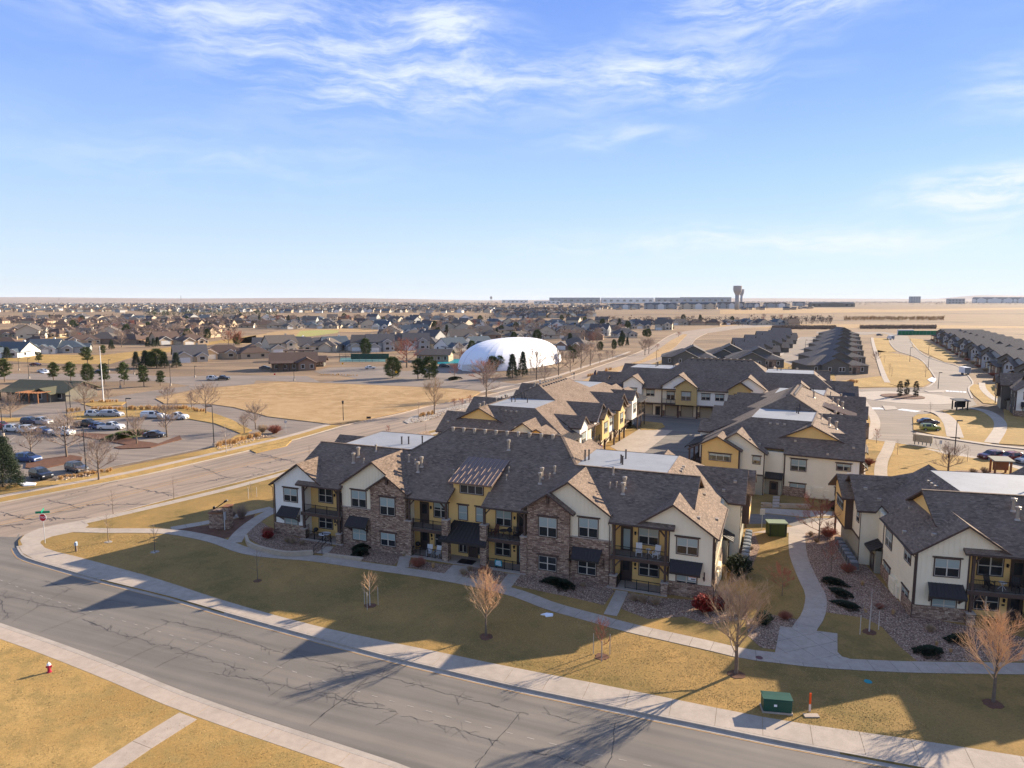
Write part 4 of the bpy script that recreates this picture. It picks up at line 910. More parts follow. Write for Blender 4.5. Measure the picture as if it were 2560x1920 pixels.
    mb = MB(); mb.slab([(22.9, .95), (28.1, .95), (28.1, 6.15), (22.9, 6.15)], zm, .16, 0, 0)
    for i in range(11):
        s = 22.95 + i * .51; mb.bar((s, .95, zm(s, .95) + .03), (s, 6.1, zm(s, 6.1) + .02), .028, .045, 1)
    mb.build('metal_roof', [M['bronze'], noisy('bronze_seam', (.40, .29, .22), .1, 2, .5, 10, 0)], root)
    mb = MB(); zp = lambda v: 4.0 - (1.5 - v) * .52
    T = [(22.7, -1.15, zp(-1.15)), (28.3, -1.15, zp(-1.15)), (27.6, 1.5, 4.0), (23.4, 1.5, 4.0)]
    mb.caps([(x, y, z - .12) for x, y, z in T], T, 0, 0)
    for i in range(13):
        f = i / 12; mb.bar(Vector(T[0]).lerp(Vector(T[1]), f) + Vector((0, 0, .03)), Vector(T[3]).lerp(Vector(T[2]), f) + Vector((0, 0, .03)), .03, .05)
    mb.box(22.75, 28.25, -1.17, -1.05, 2.35, 2.62); mb.build('porch_roof', M['metal'], root)
    mb = MB(); mb.box(24.6, 26.4, -.5, .7, .04, .06); mb.build('door_mat', M['black'], root)
    # ---- main roof plates
    P = [(3.6, -.6), (9.9, -.6), (9.9, .15), (18.25, .15), (18.25, -.6), (23.5, -.6), (23.5, 1.85), (27.5, 1.85), (27.5, -.6), (32.75, -.6), (32.75, .15), (41.1, .15), (41.1, -.6), (47.4, -.6), (47.4, .2),
         (48.9, 2.3), (48.9, 6.5), (35.7, 6.5), (32.65, 10.9), (18.35, 10.9), (15.3, 6.5), (2.1, 6.5), (2.1, 2.3), (3.6, .2)]
    sm(RM, P, z_front)
    P = [(.4, 22.2), (.4, 22.9), (50.6, 22.9), (50.6, 22.2), (45.5, 15.3), (35.7, 15.3), (32.65, 10.9), (18.35, 10.9), (15.3, 15.3), (5.5, 15.3)]
    sm(RM, P, z_back)
    mb = MB()
    for a, b_ in (((18.35, 10.9), (32.65, 10.9)), ((2.1, 6.5), (15.3, 6.5)), ((35.7, 6.5), (48.9, 6.5)), ((15.3, 6.5), (18.35, 10.9)), ((35.7, 6.5), (32.65, 10.9))):
        p = Vector((*a, plan_f(a[1]) + .03)); q = Vector((*b_, plan_f(b_[1]) + .03)); mb.bar(p, q, .3, .05)
    mb.build('ridge_cap', M['roof'], root, uv=True)
    # ---- roof furniture
    def flue(s, v, h=1.0, r=.13):
        z = plan_f(v); mb = MB(); mb.lathe([(r * 1.9, -.05), (r * 1.2, .1), (r, .14), (r, h * .72), (r * 1.45, h * .74), (r * 1.45, h * .8), (r * 1.1, h * .82), (r * 1.7, h * .86), (r * 1.7, h * .95), (r * .4, h)], (s, v, z), 8)
        mb.build('roof_flue', M['pipe'], root)
    for s, v in ((8.97, 3.55), (9.0, 4.54), (17.95, 3.16), (17.98, 4.0), (32.68, 3.34), (32.62, 4.1), (41.66, 3.11), (41.65, 3.91), (27.24, 7.87)): flue(s, v, 1.25, .15)
    for s, v in ((10.73, 5.75), (15.95, 4.6), (33.75, 5.02), (40.04, 5.64)): flue(s, v, .85, .10)
    for s, v in ((10.31, 3.71), (16.91, 4.34), (40.15, 3.8), (40.79, 3.98), (28.6, 4.55), (33.44, 4.21), (22.4, 3.4), (28.79, 3.4)): flue(s, v, .6, .06)
    for i in range(10):
        s = 18.9 + i * 1.43; mb = MB(); mb.lathe([(.2, -.1), (.2, .3), (.24, .32), (.24, .42), (.1, .48)], (s, 10.35, plan_f(10.35)), 8); mb.build('roof_vent', M['pipe'], root)
    for i in range(10):
        s = 19.2 + i * 1.4; mb = MB(); mb.box(s - .2, s + .2, 11.3, 11.7, z_back(s, 11.5) - .1, z_back(s, 11.5) + .16); mb.build('roof_vent', M['pvc'], root)
    for s, v, z, h in ((12.32, 9.13, 10.1, .9), (13.12, 9.45, 10.1, .9), (40.04, 9.3, 10.1, .9), (40.33, 8.77, 10.1, .9), (40.06, 11.66, 10.1, 1.0), (36.05, 8.9, 9.9, 1.4), (36.3, 9.62, 9.9, 1.3), (15.2, 9.2, 10.0, 1.3)):
        mb = MB(); mb.lathe([(.14, 0), (.09, .1), (.09, h), (.12, h), (.12, h + .08)], (s, v, z), 7); mb.build('roof_pipe', M['pvc'], root)
    for X in ((lambda s: s), mirs):
        for s, v in ((1.6, 1.0), (.2, 4.2), (1.9, 8.6), (4.6, 10.4), (4.6, 11.4), (4.6, 12.4), (-.8, 14.5), (.3, 13.3)):
            z = z_left(s, v) if v < 13 else 9 - .667 * (16.2 - v)
            mb = MB(); mb.box(X(s - .17), X(s + .17), v - .17, v + .17, z - .1, z + .15); mb.build('roof_vent', M['pipe'], root)
    return root

C0 = build_complex()
C0['category'] = 'apartment building'; C0['group'] = 'two-storey eight-unit apartment buildings'
def put_complex(first, x, y, deg, sc, label, z=0):
    c = C0 if first else copy_tree(C0)
    c.location = (x, y, z); c.rotation_euler = (0, 0, R(deg)); c.scale = (sc,) * 3; c['label'] = label
    return c
B1 = put_complex(True, -28.6, 79.93, -21.7, 1, 'long two-storey stone, cream and ochre apartment building facing the street in the middle')
B2 = put_complex(False, 35.55, 57.75, -14.0, 1, 'cream building at the right edge whose dark roof slope overlooks the curved path', -.15)
B3 = put_complex(False, 47.9, 91.7, 62.8, 1, 'building seen end-on with ochre bay and pale meter panel, left of the roundabout street')
B4 = put_complex(False, 8.21, 160, 246.2, 1, 'building behind the middle one, its tall gables over the garage court on its right')
B5 = put_complex(False, 81.9, 170, 156.9, 1.08, 'farthest of the ochre and white buildings with its row of garages facing the camera')
recolor(B2, M['white'], M['cream'])
# ------------------------------------------------------------------ trees and plants
def hgt(vb, vt, z=0): return (CAM_H - z) * (vb - vt) / (vb - 750)
def bare_tree(seed, H=6.0, trunk=.3, spread=.5, nmain=9, levels=3, kids=5, up=.45, tw='twig', bk='bark', name='bare_tree', r0=.055, droop=0, thick=1.0):
    r = random.Random(seed); T = MB(); C_ = MB(); rad0 = r0 * H / 3
    def seg(mb, pts, ra, rb, n=3):
        k = len(pts); mb.tube(pts, [ra + (rb - ra) * i / (k - 1) for i in range(k)], n, 0, False)
    top = H * .9; tp = [(0, 0, -.2)]; x = y = 0
    for i in range(1, 7):
        x += r.uniform(-.03, .03) * H / 6; y += r.uniform(-.03, .03) * H / 6; tp.append((x, y, top * i / 6))
    T.tube(tp, [rad0 * (1.25 - i / 6) if i < 6 else rad0 * .12 for i in range(7)], 7, 0, False)
    def at(z):
        f = max(0, min(5.999, z / top * 6)); i = int(f); a, b = Vector(tp[i]), Vector(tp[i + 1]); return a.lerp(b, f - i)
    def grow(p, d, L_, rad, lv):
        n = 4 if lv else 3; pts = [p]; q = Vector(p); dd = Vector(d)
        for i in range(n):
            dd = (dd + Vector((r.uniform(-.2, .2), r.uniform(-.2, .2), r.uniform(-.08, .16) - droop * .1))).normalized(); q = q + dd * L_ / n; pts.append(q.copy())
        seg(C_, pts, rad, rad * .35, 4 if rad > .03 else 3)
        if lv <= 0: return
        for j in range(kids):
            t = r.uniform(.25, 1.0) * n; i = min(n - 1, int(t)); b = pts[i].lerp(pts[i + 1], t - i)
            a = r.uniform(0, 6.283); side = Vector((math.cos(a), math.sin(a), r.uniform(0, .6))); nd = (dd * 1.1 + side * .75).normalized()
            grow(b, nd, L_ * r.uniform(.38, .62), max(.006 * thick, rad * .45), lv - 1)
    for i in range(nmain):
        f = i / max(1, nmain - 1); z = H * (trunk + (0.92 - trunk - .08) * f); a = i * 2.4 + r.uniform(-.4, .4)
        prof = math.sin(math.pi * min(1, .28 + .72 * f)) ** .7 if up < .9 else (1 - f * .55)
        L_ = H * spread * (prof * .9 + .12) * r.uniform(.85, 1.15)
        d = Vector((math.cos(a), math.sin(a), up + f * 1.1)).normalized(); grow(at(z), d, L_, rad0 * (.55 - .3 * f), levels - 1)
    root = empty(name)
    T.build('trunk', M[bk], root, smooth=True); C_.build('crown', M[tw], root)
    root['H'] = H; return root
def evergreen(seed, H=8, W=4, kind='pine', name='pine_tree', clumps=150, leaves=34, m='pine', trunk=.15, size=.22):
    r = random.Random(seed); C_ = MB(); T = MB(); T.tube([(0, 0, -.2), (.05, 0, H * .5), (0, 0, H * .92)], [H * .028, H * .018, .03], 6, 0, False)
    for i in range(clumps):
        f = r.random() ** (.8 if kind == 'spruce' else 1); z = H * (trunk + (1 - trunk) * f)
        if kind == 'spruce': R_ = W / 2 * (1 - f) ** .85 + .12
        elif kind == 'column': R_ = W / 2 * math.sin(math.pi * min(1, .15 + .85 * f)) ** .5
        else: R_ = W / 2 * (math.sin(math.pi * (.12 + .85 * f)) ** .65)
        a = r.uniform(0, 6.283); q = r.uniform(.45, 1.0) ** .6 if kind != 'airy' else r.uniform(.2, 1.15)
        c = Vector((R_ * q * math.cos(a), R_ * q * math.sin(a), z + r.uniform(-.2, .2)))
        if kind in ('airy', 'pine') and r.random() < .35: T.tube([(0, 0, max(.3, z - R_ * .35)), tuple(c)], [.05, .02], 3, 0, False)
        cr = (.09 if kind != 'airy' else .085) * W * r.uniform(.8, 1.5) + .12
        out = Vector((math.cos(a), math.sin(a), -.15 if kind == 'spruce' else .35))
        for j in range(leaves):
            d = Vector((r.gauss(0, 1), r.gauss(0, 1), r.gauss(0, .6))); p = c + d * cr * .55
            u = (out + Vector((r.uniform(-.8, .8), r.uniform(-.8, .8), r.uniform(-.5, .5)))).normalized() * size * r.uniform(.7, 1.5)
            s = u.cross(Vector((r.uniform(-1, 1), r.uniform(-1, 1), r.uniform(-1, 1)))).normalized() * size * .3
            C_.face([p - s, p + s, p + u])
    root = empty(name); T.build('trunk', M['bark'], root); C_.build('crown', M[m], root); root['H'] = H; return root
def shrub(seed, R_=.6, H=.8, n=160, m='twig', name='shrub', leaf=False):
    r = random.Random(seed); mb = MB()
    for i in range(n):
        a = r.uniform(0, 6.283); t = r.random() ** .5; p = Vector((0, 0, -.02)) + Vector((math.cos(a), math.sin(a), 0)) * R_ * .25 * r.random()
        q = Vector((math.cos(a) * t * R_, math.sin(a) * t * R_, H * math.sqrt(max(.05, 1 - t * t * .8)) * r.uniform(.7, 1.05)))
        mb.tube([p, p.lerp(q, .5) + Vector((0, 0, H * .08)), q], [.014, .010, .004], 3, 0, False)
        for j in range(3 if not leaf else 8):
            b = p.lerp(q, r.uniform(.4, 1)); e = Vector((r.uniform(-1, 1), r.uniform(-1, 1), r.uniform(0, 1))) * .22 * R_
            if leaf:
                s = e.cross(Vector((.3, .2, 1))).normalized() * .05; mb.face([b - s, b + s, b + e])
            else: mb.tube([b, b + e], [.006, .003], 3, 0, False)
    return mb.build(name, M[m])
def tuft(seed, H=.9, R_=.5, n=120, m='strawgrass', name='ornamental_grass'):
    r = random.Random(seed); mb = MB()
    for i in range(n):
        a = r.uniform(0, 6.283); t = r.random(); b = Vector((math.cos(a), math.sin(a), 0)) * R_ * .3 * t; e = Vector((math.cos(a) * R_ * t, math.sin(a) * R_ * t, H * r.uniform(.6, 1.05)))
        s = Vector((-math.sin(a), math.cos(a), 0)) * .03; mb.face([b - s, b + s, e])
    return mb.build(name, M[m])
def mound(seed, R_=1, H=.35, n=1500, m='juniper', name='juniper_shrub'):
    r = random.Random(seed); mb = MB(); mb.lathe([(R_ * .6, -.05), (R_ * .5, H * .25), (R_ * .3, H * .4), (.02, H * .45)], n=9)
    for i in range(n):
        a = r.uniform(0, 6.283); t = r.random() ** .5 * (1 + .22 * math.sin(a * 3 + 1) + .14 * math.sin(a * 7)); p = Vector((math.cos(a) * t * R_, math.sin(a) * t * R_, H * max(.15, 1 - t * t * .7) * r.uniform(.4, 1.3)))
        u = Vector((math.cos(a), math.sin(a), .5)).normalized() * .16; s = Vector((-math.sin(a), math.cos(a), r.uniform(-.5, .5))) * .05; mb.face([p - s, p + s, p + u])
    return mb.build(name, M[m])
TP = {
 'gold1': bare_tree(11, 6, .3, .34, 12, 3, 6, .7, 'twiggold', 'barkpale', 'young_golden_tree', .05, thick=1.6),
 'gold2': bare_tree(12, 6, .26, .40, 20, 3, 9, 1.0, 'twiggold', 'bark', 'golden_twigged_tree', .042, thick=1.2),
 'big': bare_tree(13, 7, .22, .46, 16, 4, 6, .95, 'twig', 'bark', 'bare_street_tree', .055, thick=1.1),
 'broad': bare_tree(14, 7, .24, .52, 16, 4, 6, .42, 'twiggrey', 'bark', 'bare_shade_tree', .07, thick=1.5),
 'broad2': bare_tree(15, 7, .22, .48, 15, 4, 6, .6, 'twiggrey', 'bark', 'bare_shade_tree', .07, thick=1.5),
 'thin': bare_tree(16, 5, .3, .22, 12, 2, 5, .5, 'twiggrey', 'bark', 'thin_sapling', .03, thick=1.6),
 'birch': bare_tree(17, 6, .25, .24, 18, 2, 5, .5, 'twiggrey', 'barkpale', 'pale_barked_sapling', .035, thick=1.2),
 'pink': bare_tree(18, 4.5, .28, .46, 12, 4, 6, .5, 'twigred', 'bark', 'round_headed_tree', .045, thick=1.2),
 'red': bare_tree(19, 4, .3, .34, 11, 3, 6, .6, 'twigred', 'bark', 'russet_sapling', .04, thick=1.6),
 'far': bare_tree(20, 8, .18, .46, 16, 3, 8, .6, 'twiggrey', 'bark', 'bare_tree', .06, thick=3.5),
 'farred': bare_tree(21, 7, .2, .5, 14, 3, 7, .45, 'twigred', 'bark', 'russet_round_tree', .06, thick=3.0),
 'pine': evergreen(31, 8, 4.6, 'airy', 'pine_tree', 130, 40, 'pine', .22, .30),
 'pine2': evergreen(32, 7, 4.8, 'round', 'pine_tree', 230, 42, 'pine', .08, .26),
 'spruce': evergreen(33, 8, 4.2, 'spruce', 'spruce_tree', 300, 36, 'spruce', .05, .24),
 'bigspruce': evergreen(34, 8, 5.4, 'spruce', 'spruce_tree', 620, 46, 'spruce', .04, .20),
 'column': evergreen(35, 5, 1.3, 'column', 'columnar_evergreen', 90, 30, 'juniper', .03, .18),
 'shrub': shrub(41), 'redshrub': shrub(42, .8, 1.0, 220, 'redleaf', 'red_shrub', True), 'rust': shrub(43, .6, .6, 200, 'twigred', 'russet_shrub'),
 'grassy': tuft(44), 'juniper': mound(45), 'bluegreen': shrub(46, .9, 1.3, 220, 'juniper', 'evergreen_shrub', True), 'twiggy': shrub(47, 1.0, 1.9, 200, 'twiggrey', 'twiggy_shrub'),
}
TH = {'shrub': .8, 'redshrub': 1.0, 'rust': .6, 'grassy': .9, 'juniper': .35, 'bluegreen': 1.3, 'twiggy': 1.9}
USED = set()
def plant(kind, u, v, vt=None, label='', h=None, cat='tree', group=None, wide=1.0, rz=None):
    t = TP[kind]; H0 = t.get('H') or TH[kind]
    x, y = G(u, v); h = h or hgt(v, vt); s = h / H0
    if kind in USED: c = copy_tree(t)
    else: c = t; USED.add(kind)
    c.location = (x, y, 0); c.rotation_euler = (0, 0, rnd.uniform(0, 6.28) if rz is None else rz); c.scale = (s * wide, s * wide, s)
    c['label'] = label; c['category'] = cat
    if group: c['group'] = group
    return c
def stakes(u, v, h=1.7, n=3, sp=.75, label='wooden stakes tied round the sapling'):
    x, y = G(u, v); mb = MB()
    root = empty('tree_stakes', (x, y, 0), label=label, cat='stake')
    for i in range(n):
        a = 2 * math.pi * i / n + .4; m = MB(); m.bar((math.cos(a) * sp, math.sin(a) * sp, -.1), (math.cos(a) * sp, math.sin(a) * sp, h), .05); m.build('stake', M['barkpale'], root)
def mulch_ring(u, v, r, m='mulch'):
    r *= .62; x, y = G(u, v); n = 20; rr_ = random.Random(int(u)); mb = MB()
    P_ = [(x + r * rr_.uniform(.85, 1.15) * math.cos(6.283 * i / n), y + r * rr_.uniform(.85, 1.15) * math.sin(6.283 * i / n)) for i in range(n)]
    mb.caps([(a, b, -.05) for a, b in P_], [(x + (a - x) * .9, y + (b - y) * .9, .03) for a, b in P_]); mb.build('mulch_ring', M[m], kind='structure')
plant('gold1', 925, 1514, 1427, 'small golden-twigged young tree between wooden stakes, left on the shaded lawn'); stakes(925, 1516, label='wooden stakes round the small golden tree on the shaded lawn'); mulch_ring(925, 1514, .9)
plant('gold2', 1215, 1590, 1433, 'golden bare tree with many forking branches in the middle of the shaded lawn', wide=1.05); mulch_ring(1215, 1592, 1.0)
plant('red', 1504, 1642, 1541, 'small russet staked sapling where the sunlit lawn begins'); stakes(1504, 1642, label='wooden stakes round the russet sapling on the sunlit lawn'); mulch_ring(1504, 1642, .95)
plant('big', 1840, 1684, 1456, 'tallest bare street tree on the sunlit lawn, casting a fan shadow over the street', wide=1.0); mulch_ring(1840, 1686, 1.1)
plant('gold2', 2483, 1755, 1533, 'dense golden oval tree in front of the building at the right edge', wide=1.15); mulch_ring(2483, 1760, 1.1)
plant('birch', 2173, 1579, 1450, 'pale straight sapling with two stakes on the small lawn by the right building'); stakes(2173, 1580, n=2, sp=1.1, label='two tall stakes beside the pale sapling on the small lawn'); mulch_ring(2173, 1580, 1.0)
plant('pink', 2046, 1355, 1252, 'round pinkish bare tree at the head of the curved path', wide=1.15)
plant('red', 2078, 1430, 1345, 'dark russet sapling in the gravel beside the air conditioners')
plant('thin', 644, 1452, 1360, 'thin bare sapling on the shaded lawn below the left corner of the long building'); mulch_ring(644, 1452, .7)
plant('thin', 271, 1355, 1272, 'thin bare sapling on the sunlit corner lawn nearest the stop sign'); mulch_ring(271, 1355, .7, 'cobble')
plant('thin', 387, 1380, 1298, 'thin bare sapling at the edge of the building shadow on the corner lawn'); mulch_ring(387, 1380, .8, 'cobble')
plant('thin', 283, 1285, 1216, 'thin bare sapling on the grass strip beside the corner of the side street')
plant('thin', 435, 1248, 1182, 'thin bare sapling on the grass strip farther up the side street')
plant('thin', 628, 1243, 1200, 'tiny bare sapling with stakes behind the stone entrance monument'); stakes(628, 1243, 1.4, label='wooden stakes round the tiny sapling behind the stone monument')
plant('thin', 773, 1140, 1108, 'sapling by the side street behind the left end of the long building'); plant('red', 971, 1090, 1062, 'low sapling by the side street above the flat roof'); plant('thin', 1064, 1081, 1054, 'sapling on the strip beside the building behind')
plant('pink', 1705 + 250, 1490, 1420, 'small dark round-headed tree at the right end wall of the long building', wide=1.0)
for i, (k, u, v, vt, lb) in enumerate([
    ('broad', 167, 1142, 1046, 'wide bare tree on the bark island in the car park'), ('broad2', 79, 1140, 1070, 'bare tree behind the blue car beside the big spruce'), ('broad', 342, 1109, 1045, 'bare tree by the low green hedge on the island'),
    ('broad2', 418, 1091, 1015, 'bare tree at the tip of the bark island beside the dark sedan'), ('broad', 247, 1199, 1106, 'wide bare tree on the verge between the car park and the side street'), ('birch', 566, 1131, 1050, 'whitish bare tree on the verge beside the straw grasses'),
    ('broad2', 611, 1082, 1040, 'low bare tree left of the entrance stone of the car park'), ('broad', 639, 1072, 1016, 'leaning bare tree right behind the entrance stone of the car park'), ('far', 420, 1012, 968, 'bare tree left of the pair at the meadow edge'),
    ('far', 479, 1023, 980, 'middle bare tree of the three at the meadow edge'), ('far', 515, 1033, 960, 'tallest and rightmost bare tree of the three at the meadow edge'), ('broad', 27, 1045, 990, 'wide bare tree left of the small office building'),
    ('broad2', 213, 1026, 962, 'bare tree right of the small office building'), ('broad2', 271, 1000, 972, 'low dark bare tree by the flagpole'), ('big', 1086, 1035, 955, 'large bare tree beside the side street before the meadow'),
    ('broad', 1216, 996, 915, 'large pale bare tree where the meadow meets the side street'), ('thin', 1046, 1046, 998, 'thin sapling between road and meadow')]):
    plant(k, u, v, vt, lb)
for i, (x, y) in enumerate([(1715, 400), (1780, 398), (1845, 372)]): plant('farred', 640 + x / 3.456, 900 + y / 3.456, 900 + (y - 65) / 3.456, 'low russet tree in the stony median, %s of three' % ('leftmost', 'middle', 'rightmost')[i], wide=1.2)
for i, (x, y, yt, k) in enumerate([(680, 720, 500, 'far'), (780, 690, 520, 'far'), (872, 660, 450, 'far'), (952, 635, 440, 'far'), (1035, 610, 530, 'far'), (1098, 585, 510, 'far'), (1143, 572, 505, 'far'), (560, 780, 640, 'far'), (488, 740, 515, 'far')]):
    plant(k, 1200 + x / 3.456, 730 + y / 3.456, 730 + yt / 3.456, '%s bare roadside tree right of the dome, counted from the nearest' % ('first', 'second', 'third', 'fourth', 'fifth', 'sixth', 'seventh', 'eighth', 'ninth')[i], group='bare trees along the road by the dome', wide=.9)
for x, y, yt in ((1425, 545, 410), (1458, 532, 405)): plant('far', 1200 + x / 3.456, 730 + y / 3.456, 730 + yt / 3.456, 'bare tree on the grassy median of the divided road, %s of two' % ('left' if x < 1440 else 'right'))
for x, y, w in ((1530, 488, 1.6), (1715, 385, 1.6)): plant('farred', 1200 + x / 3.456, 730 + y / 3.456, 730 + (y - 38) / 3.456, 'low spreading tree on the median, %s one' % ('nearer' if x < 1600 else 'farther'), wide=w)
ev = [('bigspruce', 8, 1217, 1094, 1.0, 'tall blue-green spruce at the left edge beside the side street'),
 ('spruce', 1281, 944, 886, .9, 'dark conical spruce left of its twin before the dome'), ('spruce', 1307, 940, 880, .75, 'slimmer dark spruce right in front of the dome'), ('pine2', 1232, 928, 891, 1.1, 'round green pine left of the two spruces'), ('pine2', 1250, 926, 890, .9, 'round green pine touching the taller spruce'),
 ('pine2', 982, 944, 893, 1.1, 'large round pine leftmost of three by the far car park'), ('pine', 1045, 946, 896, 1.1, 'open pine in the middle of three by the far car park'), ('pine2', 1073, 947, 893, 1.1, 'large round pine rightmost of three by the far car park'),
 ('pine2', 915, 888, 847, .9, 'pine standing among the pale houses'), ('pine2', 1180, 880, 852, 1.0, 'pine between the white gabled houses left of the dome'), ('pine', 1434, 905, 862, 1.2, 'olive pine right of the dome'),
 ('pine', 12, 953, 897, .9, 'pine at the left edge above the office building'), ('pine', 134, 951, 906, 1.0, 'open pine, second from the left in the row above the office'), ('pine', 177, 951, 905, 1.0, 'open pine, third from the left in the row above the office'),
 ('pine2', 220, 954, 910, .9, 'dense round dark pine left of the flagpole'), ('pine', 262, 960, 908, .9, 'open pine just right of the flagpole'), ('pine', 311, 961, 905, .8, 'tall thin pine second right of the flagpole'), ('pine', 360, 966, 914, .9, 'pine third right of the flagpole'), ('pine', 401, 963, 927, 1.0, 'small open pine, last of the row right of the flagpole'),
 ('pine', 219, 909, 868, 1.2, 'wide open pine on the golf course beside the blue-roofed house'), ('pine', 97, 906, 880, 1.1, 'small pine on the golf course at the left'), ('pine', 258, 888, 863, 1.0, 'small pine at the golf course edge'),
 ('spruce', 341, 918, 880, 1.0, 'spruce at the left end of the dark evergreen screen'), ('spruce', 364, 918, 877, 1.1, 'second spruce of the dark evergreen screen'), ('pine2', 392, 919, 873, 1.2, 'big round tree in the middle of the dark evergreen screen'), ('spruce', 412, 918, 880, 1.0, 'fourth evergreen of the dark screen'), ('spruce', 441, 918, 882, 1.2, 'spruce standing apart at the right end of the dark screen'),
 ('pine2', 378, 918, 880, 1.0, 'third evergreen of the dark screen'), ('spruce', 279, 873, 850, 1.1, 'dark spruce before the brown house with white gable'), ('spruce', 370, 867, 843, 1.0, 'left spruce of three between brown houses'), ('spruce', 384, 867, 846, 1.0, 'middle spruce of three between brown houses'), ('spruce', 394, 866, 843, 1.0, 'right spruce of three between brown houses'),
 ('spruce', 18, 896, 868, 1.3, 'dark spruce at the left edge before the small white house'), ('spruce', 3, 892, 866, 1.2, 'dark spruce cut by the left edge'), ('pine2', 1552, 866, 842, .9, 'small round pine by the fenced corner of the road'), ('pine2', 1612, 841, 824, 1.0, 'small pine before the far road'), ('pine2', 1620, 843, 822, 1.1, 'round pine right of its smaller neighbour by the far road'), ('pine2', 1500, 876, 854, 1.0, 'round pine beside the russet-roofed house'),
 ('pine2', 1535, 874, 849, .7, 'narrow pine in the fenced garden by the road'), ('spruce', 1568, 864, 843, .8, 'spruce in the fenced garden by the road')]
for k, u, v, vt, w, lb in ev: plant(k, u, v, vt, lb, wide=w)
plant('farred', 1017, 918, 852, 'large round russet tree behind the three pines', wide=1.35); plant('farred', 1157, 912, 878, 'russet tree at the left foot of the dome'); plant('far', 1150, 897, 858, 'brown tree left of the dome', wide=.8)
plant('farred', 1210, 960, 905, 'broad pale shrubby tree in front of the dome', wide=1.6); plant('farred', 1136, 943, 912, 'small russet tree on the hedge island of the far car park')
for i, (x, y) in enumerate([(1412, 388), (1455, 378), (1515, 388)]): plant('column', 1700 + x / 2.572, 840 + y / 2.572, 840 + (y - 98) / 2.572, 'narrow dark evergreen on the roundabout island, %s of three' % ('leftmost', 'middle', 'rightmost')[i], wide=1.1)
for u, v, vt, k, lb in [(2191, 1107, 1070, 'red', 'small russet tree at the corner lawn by the end-on building'), (2243, 1137, 1092, 'thin', 'thin bare tree beside the path to the roundabout'), (2287, 1112, 1072, 'thin', 'thin bare tree behind the mailbox shelter'), (2370, 1186, 1118, 'broad', 'wide bare tree before the lamp post above the right building'), (2418, 1154, 1108, 'thin', 'thin bare tree left of the two red cars'),
                        (2325, 1032, 1000, 'thin', 'thin tree at the mouth of the lower parking bay'), (2190, 905, 880, 'far', 'bare tree on the long parkway lawn')]: plant(k, u, v, vt, lb)
for i, (x, y, yt) in enumerate([(1195, 515, 450), (1235, 590, 510), (1250, 615, 540), (1230, 560, 515), (1340, 660, 630), (1495, 620, 510), (1355, 485, 460), (1305, 470, 445)]): plant('thin', 1800 + x / 2.911, 730 + y / 2.911, 730 + yt / 2.911, '%s sapling on the parkway lawn, counted from the far end' % ('first', 'second', 'third', 'fourth', 'fifth', 'sixth', 'seventh', 'eighth')[i], group='saplings on the parkway lawn')
